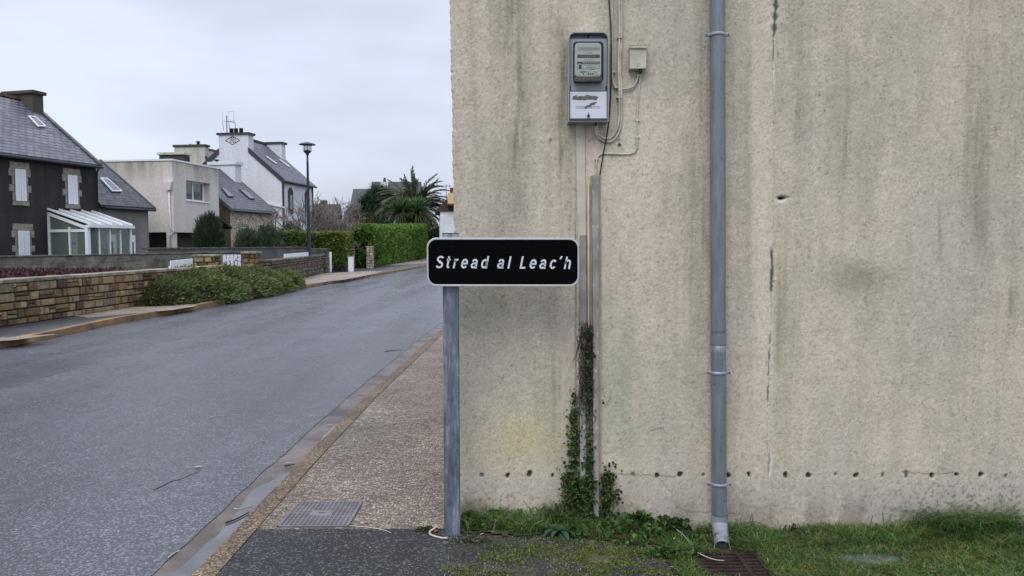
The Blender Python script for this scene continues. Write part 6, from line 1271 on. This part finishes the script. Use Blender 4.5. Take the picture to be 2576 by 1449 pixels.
def in_lawn(x, y):
    nz_ = (fbm(x * 6, y * 6, 71, 4) - .5) * .35; edge = np.where(y > 4.1, -.26 + (4.32 - y) * 1.5, .70 + (4.1 - y) * .2); strip_ = (y > 4.17 + nz_ * .5) & (x > -.30); main = (x > .86 + nz_) 
    gr = (x > gx0 - .0) & (x < gx1 + .0) & (y > gy0) & (y < gy1); return (strip_ | main) & ~gr & (y < 4.40)
ragged('lawn_soil', 'lawn_soil', in_lawn, .004, -.36, 6, 2.6, 4.42, hump=.012)
m = M('moss', .95, .1); n = m.noise(60, 4); m.col(m.ramp(n, [(.35, (.05, .06, .012)), (.6, (.13, .15, .03)), (.75, (.20, .20, .06))])); m.bump(m.noise(180, 3), 1, .01); MT['moss'] = m.m
def moss_at(x, y): return ((fbm(x * 7, y * 9, 81, 5) > .47 + .35 * np.clip(.25 - x, 0, 1) + .3 * np.clip(x - 1.0, 0, 1)) & (fbm(x * 45, y * 45, 83, 2) > .42) & (y < 4.26) & (x > -.35) & (x < 1.15))
mx_, my_ = RNG.uniform(-.35, 1.2, 90000), RNG.uniform(3.3, 4.3, 90000); okm = moss_at(mx_, my_) ; mx_, my_ = mx_[okm], my_[okm]; Pm = np.stack([mx_, my_, gz(mx_, my_) + .002], 1)
Vm, Fm, Tm = leafquads(Pm, RNG.normal(size=Pm.shape) * [.8, .8, .4] + [0, 0, .7], RNG.uniform(.004, .011, len(Pm)), .006, tints(len(Pm), [(.13, .19, .03), (.08, .12, .025), (.20, .25, .05), (.06, .07, .02)], .3)); tag(np_mesh('moss', Vm, Fm, 'leaf', None, Tm), 'yellow-green moss crusting the dark tarmac in front of the wall', 'moss', kind='stuff')
# blades of grass
def blades(P, H_, W_, lean, cols, w=None, jit=.3):
    n = len(P); a = RNG.uniform(0, 2 * np.pi, n); d = np.stack([np.cos(a), np.sin(a), np.zeros(n)], 1); H_ = np.broadcast_to(H_, n)[:, None]; lean = np.broadcast_to(lean, n)[:, None]
    b = RNG.uniform(0, 2 * np.pi, n); s_ = np.stack([np.cos(b), np.sin(b), np.zeros(n)], 1) * np.broadcast_to(W_, n)[:, None] / 2; up = np.array([0, 0, 1.0])
    q1 = P + (up + d * lean * .35) * H_ * .5; q2 = P + (up * .92 + d * lean) * H_ * .86; q3 = q2 + (d * (lean + .2) * .5 + up * (.2 - lean * .35)) * H_ * .35
    V = np.stack([P - s_, P + s_, q1 + s_ * .85, q1 - s_ * .85, q1 - s_ * .85, q1 + s_ * .85, q2 + s_ * .55, q2 - s_ * .55, q2 - s_ * .55, q2 + s_ * .55, q3 + s_ * .05, q3 - s_ * .05], 1).reshape(-1, 3)
    return V, np.arange(12 * n).reshape(-1, 4), np.repeat(tints(n, cols, jit, w), 12, 0)
GC = [(.06, .14, .03), (.095, .19, .045), (.04, .085, .022), (.14, .19, .055), (.28, .24, .13)]
def scatter(n, x0, x1, y0, y1, f):
    x = RNG.uniform(x0, x1, n); y = RNG.uniform(y0, y1, n); ok = f(x, y); x, y = x[ok], y[ok]; return np.stack([x, y, gz(x, y) + .004], 1)
slab_c = atZ(2185, 1412, -.08)
def okg(x, y):
    el = (np.abs(x - pts_mouth.x) < .075) & (y < pts_mouth.y + .05) & (y > gy0); g = (x > gx0 + .05) & (x < gx1 - .03) & (y > gy0 + .0) & (y < gy1 - .02) & (RNG.random(len(x)) < .97); s_ = (((x - slab_c.x) / .19) ** 2 + ((y - slab_c.y) / .075) ** 2 < .75 + .6 * (fbm(x * 14, y * 14, 5, 2) - .5)) & (RNG.random(len(x)) < .96); return ~g & ~s_ & ~el & in_lawn(x, y)
clm = lambda x, y, k, s: fbm(x * k, y * k, s, 3)
def lawn_f(x, y): return okg(x, y) & (clm(x, y, 9, 91) > .30) & (RNG.random(len(x)) < np.clip((x - .62) * 2.2, 0, 1))
P = scatter(110000, .6, 3.4, 3.3, 4.39, lawn_f); cl = [blades(P, RNG.uniform(.02, .052, len(P)) * (.7 + .8 * clm(P[:, 0], P[:, 1], 5, 92)), RNG.uniform(.0022, .0042, len(P)), RNG.uniform(.2, 1.3, len(P)), GC, [.27, .24, .2, .15, .14])]
P = scatter(26000, -.26, 3.4, 4.12, 4.385, lambda x, y: okg(x, y) & (clm(x, y, 8, 93) + (y - 4.2) * .7 > .53)); cl.append(blades(P, RNG.uniform(.03, .095, len(P)) * (.55 + 1.0 * clm(P[:, 0], P[:, 1], 4, 94)), RNG.uniform(.0022, .0045, len(P)), RNG.uniform(.2, 1.3, len(P)), GC, [.28, .26, .24, .12, .10]))
V, Fq, T = merge(cl); q = fbm(V[::4, 0] * 5, V[::4, 1] * 7, 97, 4); q = np.repeat(q, 4)[:len(V)]; T = T * (.5 + 1.0 * q)[:, None]; yl = np.clip((np.repeat(fbm(V[::4, 0] * 3 + 7, V[::4, 1] * 6, 98, 3), 4)[:len(V)] - .5) * 5, 0, 1)[:, None]; T = T * (1 - yl * np.array([0, .05, .2])) + yl * np.array([.015, .012, 0])
g = np_mesh('grass', V, Fq, 'leaf', None, T); tag(g, 'short rough grass growing along the foot of the wall and across the lower right', 'grass', kind='stuff')
# tufts
def tuft(label, px, py, n, h, r, lean=(.2, .9), w_=(.003, .005), cols=GC[:4], z=-.05, name='grass_tuft'):
    c = atZ(px, py, z); c.z = float(gz(c.x, c.y)); P = np.array(c) + RNG.normal(size=(n, 3)) * [r, r * .4, 0]; P[:, 1] = np.minimum(P[:, 1], 4.385)
    root = thing(name, label, 'grass tuft', c, 0, 'grass tufts against the wall'); V, Fq, T = blades(P, RNG.uniform(.5, 1, n) * h, RNG.uniform(*w_, n), RNG.uniform(*lean, n), cols); np_mesh('blades', V, Fq, 'leaf', root, T)
tuft('upright grass tuft left of the ivy, at the foot of the ducts', 1385, 1322, 130, .17, .05); tuft('long floppy grass tuft at the far right edge of the wall', 2390, 1332, 560, .25, .12, (.7, 1.5)); tuft('smaller floppy grass tuft in the extreme lower right corner area', 2510, 1330, 320, .24, .08, (.5, 1.4))
tuft('thin grass tuft midway between the sign post and the ducts', 1270, 1326, 90, .15, .06, (.5, 1.4)); tuft('grass tuft right of the downpipe beside the drain grate', 1905, 1350, 260, .12, .09, (.4, 1.3)); tuft('short grass tuft under the middle of the right wall', 2075, 1336, 150, .10, .07)
tuft('spreading grass tuft left of the drain grate', 1715, 1385, 240, .10, .07, (.4, 1.4), z=-.05)
# round-leaved weeds
def hexleaves(P, D_, s, cols, jit=.25, asp=1.0):
    n = len(P); D_ = unit(D_); R_ = unit(np.cross(D_, unit(RNG.normal(size=(n, 3))))); s = np.broadcast_to(s, n)[:, None]; N_ = np.cross(D_, R_); V = [P]
    for (a, b) in ((.3, .5), (.75, .45), (1.0, .0), (.75, -.45), (.3, -.5)): V.append(P + D_ * s * a + R_ * s * b * asp + N_ * s * (.12 if abs(b) > .1 else 0))
    return np.stack(V, 1).reshape(-1, 3), np.arange(6 * n).reshape(-1, 6), np.repeat(tints(n, cols, jit), 6, 0)
WG = [(.06, .13, .025), (.085, .17, .035), (.04, .085, .02)]
def weed(name, label, px, py, w_, h_, n, s, cols=WG, cat='weed', group=None, asp=1.0):
    c = atZ(px, py, -.03); c.z = float(gz(c.x, c.y)); c.y = min(c.y, 4.36); root = thing(name, label, cat, c, 0, group)
    P = np.stack([RNG.normal(size=n) * w_ * .45, -np.abs(RNG.normal(size=n)) * w_ * .18, RNG.random(n) ** .8 * h_], 1); P[:, 2] *= np.exp(-(P[:, 0] / w_) ** 2); P += np.array(c); P[:, 1] = np.minimum(P[:, 1], 4.385)
    Dd = RNG.normal(size=(n, 3)) * [1, .7, .4] + [0, -.6, .35]; V, Fq, T = hexleaves(P, Dd, RNG.uniform(.7, 1.3, n) * s, cols, asp=asp); np_mesh('leaves', V, Fq, 'leaf', root, T); m = MB()
    for k in range(0, n, max(1, n // 40)): m.tube([(float(P[k, 0]), float(P[k, 1]), float(c.z)), tuple(P[k])], .0011, 3)
    m.build('stems', 'twig_red', root, world=True); return root
weed('ground_ivy', 'small-leaved creeping weed at the right side of the sign post', 1185, 1330, .09, .075, 420, .016); weed('creeping_weed', 'low creeping weed between sign post and ducts', 1300, 1332, .14, .05, 420, .018, [(.04, .085, .02), (.06, .11, .03)])
weed('broadleaf_weed', 'weed with round bright green leaves right of the ducts', 1605, 1320, .11, .115, 150, .036, [(.05, .125, .025), (.07, .16, .035)]); weed('broadleaf_weed', 'darker leafy weed left of the downpipe', 1700, 1325, .10, .10, 170, .028, [(.035, .075, .02), (.05, .10, .025)])
weed('creeping_weed', 'low leafy weed left of the rusty grate', 1672, 1382, .13, .05, 260, .022); weed('broadleaf_weed', 'straggly small weed at the wall foot right of the downpipe', 1990, 1328, .06, .085, 130, .016, [(.05, .07, .025), (.08, .075, .035)])
weed('creeping_weed', 'flat leafy weed along the wall right of the downpipe', 1935, 1340, .12, .04, 260, .018, [(.035, .07, .02)])
for k, (px, py, w_, n, s_) in enumerate(((2010, 1375, .10, 120, .017), (2200, 1362, .12, 140, .015), (2420, 1400, .14, 160, .016), (1960, 1410, .10, 120, .014), (2330, 1432, .12, 130, .014))):
    weed('creeping_weed', ('flat clover-like weed in the grass right of the grate', 'low weeds in the grass above the slab', 'scattered small weeds in the grass towards the right edge', 'small weeds between the rusty grate and the slab', 'low weeds at the right end of the slab, near the bottom edge')[k], px, py, w_, .022, n, s_, [(.06, .12, .03), (.09, .16, .05), (.12, .13, .04)])
WD = [(1205, 1338, .05, .075, 60, .022), (1248, 1330, .07, .09, 90, .028), (1305, 1322, .05, .07, 70, .024), (1345, 1340, .06, .06, 70, .026), (1450, 1352, .07, .07, 80, .026), (1530, 1338, .08, .09, 110, .024), (1640, 1345, .08, .08, 100, .026), (1665, 1312, .05, .11, 70, .032), (1745, 1345, .06, .07, 80, .024), (1590, 1362, .08, .05, 90, .022)]
WL = ['beside the yellow leaf right of the sign post', 'under the first two wall holes from the sign post', 'midway along the wall between post and ducts', 'left of the large plantain', 'just right of the large plantain', 'below the ivy right of the ducts', 'below the round-leaved weed', 'tallest of the weeds between ducts and downpipe', 'at the left side of the downpipe outlet', 'at the edge of the mossy tarmac below the ivy']
for (px, py, w_, h_, n, s_), t_ in zip(WD, WL): weed('broadleaf_weed', 'leafy green weed ' + t_, px, py, w_, h_, n, s_, [(.06, .14, .03), (.09, .19, .045), (.045, .10, .025), (.13, .19, .06)])
Ps = scatter(1500, -.26, 3.4, 3.5, 4.38, in_lawn); Ps[:, 2] += RNG.uniform(.0, .03, len(Ps)); Vs, Fs, Ts = leafquads(Ps, RNG.normal(size=Ps.shape) * [1, 1, .25], RNG.uniform(.02, .07, len(Ps)), .004, tints(len(Ps), [(.32, .27, .17), (.22, .17, .10), (.15, .10, .06)], .3)); tag(np_mesh('dead_straw', Vs, Fs, 'leaf', None, Ts), 'dead straw and leaf bits scattered through the grass by the wall', 'straw', kind='stuff')
# plantains: arching strap leaves
def plantain(label, px, py, n, L_, w_, seed, up=.6):
    R = random.Random(seed); c = atZ(px, py, -.02); c.z = float(gz(c.x, c.y)) + .004; root = thing('plantain', label, 'plant', c, 0, 'plantains in the grass'); 
    for k in range(n):
        m = MB(); a = 2 * math.pi * k / n + R.uniform(-.25, .25); d = Vector((math.cos(a), math.sin(a) * .8, 0)); u_ = R.uniform(.35, 1.3) * up; L1 = L_ * R.uniform(.7, 1.1); p = Vector(c); dd = (d + Vector((0, 0, u_ * 1.6))).normalized(); vs = []; ns = 7
        for i in range(ns + 1):
            t = i / ns; w1 = w_ * math.sin(math.pi * min(1, .12 + t * .88)) ** .8 * (1 if t < .98 else .1); s_ = dd.cross(Vector((0, 0, 1))).normalized(); nn_ = s_.cross(dd); vs += [p - s_ * w1 / 2 + nn_ * w1 * .14, p, p + s_ * w1 / 2 + nn_ * w1 * .14]
            if p.y > 4.385: pass
            p = p + dd * L1 / ns; p.y = min(p.y, 4.38); dd = (dd + Vector((0, 0, -.30))).normalized(); p.z = max(p.z, float(gz(p.x, p.y)) + .005)
        kk = R.uniform(.7, 1.25); m.cur = (.04 * kk, .085 * kk, .042 * kk); m.add(vs, [(3 * i + j, 3 * i + j + 1, 3 * i + j + 4, 3 * i + j + 3) for i in range(ns) for j in (0, 1)], True); m.build('leaf', 'leaf', root, world=True)
plantain('large plantain with long dark leaves at the foot of the left duct', 1408, 1345, 15, .155, .034, 2); plantain('plantain rosette in front of the wall left of the big one', 1322, 1352, 9, .085, .024, 4, .35)
plantain('small plantain rosette below the right part of the wall', 2130, 1372, 9, .07, .02, 5, .3); plantain('plantain in the long grass near the right edge', 2290, 1360, 8, .09, .022, 6, .5)
# ivy on the ducts
iv = thing('ivy', 'dark green ivy climbing between and around the two grey ducts', 'ivy', wpt(1482, 1310, .03)); Pp = []
for (x0, x1, y0, y1, n, o0, o1) in ((1472, 1491, 822, 880, 45, .02, .05), (1473, 1492, 880, 1000, 170, .02, .055), (1474, 1490, 1150, 1215, 150, .02, .055), (1430, 1455, 1030, 1130, 170, .005, .04), (1428, 1458, 1110, 1180, 150, .005, .04), (1438, 1450, 985, 1035, 30, .005, .03),
                                (1412, 1462, 1190, 1292, 620, .005, .06), (1450, 1497, 1205, 1300, 700, .03, .07), (1480, 1492, 1120, 1300, 240, .02, .06), (1508, 1548, 1190, 1300, 460, .005, .05), (1540, 1565, 1230, 1262, 28, .004, .02), (1500, 1556, 1285, 1320, 170, .005, .05), (1424, 1500, 990, 1300, 160, .02, .05), (1405, 1475, 1150, 1320, 160, .004, .05), (1505, 1560, 1160, 1320, 120, .004, .04), (1474, 1492, 1000, 1120, 60, .02, .04)):
    for _ in range(n):
        u1, u2 = RNG.normal() * .42, RNG.random(); px = (x0 + x1) / 2 + np.clip(u1, -1.1, 1.1) * (x1 - x0) / 2 * 1.25 * (.55 + .6 * float(vnoise(y0 * .3 + u2 * 5, 1, 3))); Pp.append(tuple(wpt(px, y0 + (y1 - y0) * u2, RNG.uniform(o0, o1))))
P = np.array(Pp); V, Fq, T = hexleaves(P, RNG.normal(size=P.shape) * [.8, .25, .6] + [0, -.35, -.25], RNG.uniform(.010, .021, len(P)), [(.035, .075, .018), (.05, .10, .022), (.025, .05, .015), (.09, .13, .03)]); np_mesh('leaves', V, Fq, 'leaf', iv, T)
m = MB(); R = random.Random(9)
for k in range(70):
    px, y_ = R.uniform(1456, 1490), R.uniform(805, 1010); pts = [wpt(px + R.uniform(-7, 7) * i * .5, y_ + i * R.uniform(9, 20), .038 + R.uniform(0, .012)) for i in range(5)]; m.tube(pts, .0014, 4)
for k in range(16):
    px, y_ = R.uniform(1430, 1455), R.uniform(975, 1200); pts = [wpt(px + R.uniform(-7, 7) * i * .5, y_ + i * R.uniform(6, 14), .012 + R.uniform(0, .012)) for i in range(4)]; m.tube(pts, .0013, 4)
for pts in ([(1515, 1005), (1522, 1020), (1530, 1010), (1538, 1000)], [(1545, 1262), (1552, 1262), (1558, 1258), (1566, 1252)], [(1428, 1200), (1414, 1205), (1412, 1230)], [(1450, 845), (1454, 870), (1448, 895), (1440, 912)]): m.tube([wpt(a_, b_, .012) for a_, b_ in pts], .0013, 4)
m.build('stems', 'twig', iv, world=True)
P = np.array([tuple(wpt(R.uniform(1456, 1492), R.uniform(815, 1000), .048)) for _ in range(620)] + [tuple(wpt(R.uniform(1432, 1452), R.uniform(975, 1040), .02)) for _ in range(40)]); V, Fq, T = leafquads(P, RNG.normal(size=P.shape) * [1, .3, 1], .012, .006, tints(len(P), [(.05, .038, .028), (.03, .026, .02), (.04, .05, .02)])); np_mesh('dry_leaves', V, Fq, 'leaf', iv, T)
# thin bare stalks beside the downpipe
m = MB()
for pts in ([(1888, 1330), (1893, 1305), (1889, 1330)], [(1884, 1333), (1892, 1290), (1897, 1335)], [(1868, 1330), (1862, 1305)], [(1850, 1322), (1900, 1312), (1935, 1330)]): m.tube(smooth_path([wpt(a_, b_, .02) for a_, b_ in pts]), .0013, 4)
tag(m.build('dry_stalks', 'twig', None, off=wpt(1890, 1330, .02)), 'thin bent dry stalks standing right of the downpipe', 'dry stalks')
# litter
def stick(label, pts, r, z, mat='twig', name='twig', cat='twig', group='twigs lying on the ground'):
    m = MB(); Q = smooth_path([atZ(px, py, z + r) for px, py in pts]); m.tube(Q, [r * (1 - .5 * i / len(Q)) for i in range(len(Q))], 6); return tag(m.build(name, mat, None, off=Q[0]), label, cat, group)
stick('thick dark twig lying across the puddle', [(567, 1315), (595, 1305), (627, 1288)], .006, -.046); stick('thin pale twig crossing the gutter above the dark one', [(589, 1279), (600, 1280), (635, 1272)], .003, -.046, 'dead_leaf'); stick('small dark twig against the kerb further up the gutter', [(798, 1118), (812, 1114), (826, 1104)], .006, -.046)
stick('long thin dark stick on the road surface', [(386, 1232), (410, 1222), (430, 1211), (455, 1205), (475, 1196), (505, 1184)], .002, -.048); stick('thin twig near the kerb far up the street', [(968, 884), (990, 881), (1012, 880)], .005, -.046); stick('straw-coloured twig in the lowest part of the gutter', [(424, 1402), (440, 1390), (455, 1384)], .0035, -.046, 'dead_leaf')
stick('curved pale straw from the service cover to the weeds', [(855, 1324), (885, 1323), (930, 1327), (965, 1333), (985, 1341)], .0028, -.003, 'dead_leaf'); stick('small cluster twig stuck at the head of the puddle', [(716, 1172), (728, 1170), (741, 1168)], .006, -.044)
stick('dry stalk lying in the grass beside the rusty grate', [(1755, 1390), (1775, 1400), (1800, 1408), (1822, 1410)], .003, -.05, 'dead_leaf'); stick('short dry stem crossing the grate corner', [(1700, 1330), (1725, 1352), (1745, 1385)], .0022, -.03, 'dead_leaf')
def litter(label, px, py, z, L_, w_, a, mat='dead_leaf', group='fallen leaves'):
    c = atZ(px, py, z); c.z += .004; d = Vector((math.cos(a), math.sin(a), 0)); s_ = Vector((-d.y, d.x, 0)); m = MB()
    m.add([c - d * L_ / 2, c - d * L_ * .1 - s_ * w_ / 2 + Vector((0, 0, .006)), c + d * L_ / 2 + Vector((0, 0, .004)), c - d * L_ * .1 + s_ * w_ / 2 + Vector((0, 0, .004)), c + Vector((0, 0, .001))], [(0, 1, 4), (1, 2, 4), (2, 3, 4), (3, 0, 4)]); tag(m.build('fallen_leaf', mat, None, off=c), label, 'leaf', group)
litter('pale leaf in the gutter near the top of the visible kerb', 829, 1070, -.045, .07, .025, .1); litter('whitish leaf at the head of the puddle', 724, 1167, -.044, .09, .02, .1); litter('grey-white leaf flat on the road', 499, 1176, -.046, .07, .035, .1); litter('tiny white leaf on the road nearer the gutter', 664, 1111, -.046, .05, .014, 0)
simple('yellow_leaf', (.50, .36, .04), .6, .3, var=.25); litter('yellow leaf on the weeds right of the sign post', 1216, 1322, .03, .03, .018, 1.2, 'yellow_leaf'); litter('yellow-green leaf lower in the weeds right of the post', 1213, 1346, .0, .03, .015, .4, 'yellow_leaf'); litter('yellow leaf in the weeds left of the grate', 1697, 1357, -.02, .018, .012, .9, 'yellow_leaf')
litter('brown curled leaf at the left foot of the sign post', 1098, 1338, -.002, .035, .025, .8, 'rusty_nail')
Q = smooth_path([atZ(1102, 1322, .03), atZ(1092, 1330, .012), atZ(1081, 1338, .003), atZ(1085, 1346, .003), atZ(1108, 1353, .003), atZ(1126, 1354, .003)]); m = MB()
vs = []
for i, q in enumerate(Q):
    t = (Q[min(i + 1, len(Q) - 1)] - Q[max(0, i - 1)]).normalized(); s_ = t.cross(Vector((0, -.4, 1))).normalized() * .0045; vs += [q - s_, q + s_, q + s_ + Vector((0, 0, .003)), q - s_ + Vector((0, 0, .003))]
m.add(vs, [(4 * i + a_, 4 * i + (a_ + 1) % 4, 4 * i + 4 + (a_ + 1) % 4, 4 * i + 4 + a_) for i in range(len(Q) - 1) for a_ in range(4)]); tag(m.build('plastic_strap', 'strap', None, off=Q[2]), 'curled off-white plastic strap at the foot of the sign post', 'strap')
c = atZ(1157, 1394, 0); m = MB(); m.add([c + Vector(p) for p in ((-.025, -.01, -.01), (.0, -.035, -.01), (.03, .0, -.01), (.0, .028, -.01), (-.022, .005, .014), (-.012, -.018, .006), (.022, .004, .016), (.004, .02, .018))], [(0, 3, 2, 1), (4, 5, 6, 7), (0, 1, 5, 4), (1, 2, 6, 5), (2, 3, 7, 6), (3, 0, 4, 7)]); tag(m.build('stone', 'dark_stone', None, bevel=.002, off=c), 'small dark angular stone on the tarmac near the sign post', 'stone')
weed('moss_clump', 'low moss and tiny weeds around the left foot of the sign post', 1075, 1344, .08, .02, 300, .009, [(.07, .09, .02), (.05, .07, .02)], 'moss'); weed('moss_clump', 'mossy fringe between sign post and dark stone', 1190, 1372, .10, .022, 300, .010, [(.06, .08, .025), (.14, .13, .08)], 'moss')
V_ = scatter(9000, -.34, .9, 3.55, 4.28, lambda x, y: (clm(x, y, 8, 95) > .5)); V_[:, 2] += .001; V, Fq, T = leafquads(V_, RNG.normal(size=V_.shape) * [1, 1, .3] + [0, 0, .2], RNG.uniform(.004, .010, len(V_)), .005, tints(len(V_), [(.30, .27, .2), (.18, .16, .12), (.10, .12, .03), (.40, .36, .28), (.05, .05, .04)])); g = np_mesh('grit', V, Fq, 'leaf', None, T); tag(g, 'pale grit and crumbled mortar strewn on the tarmac before the wall', 'grit', kind='stuff')
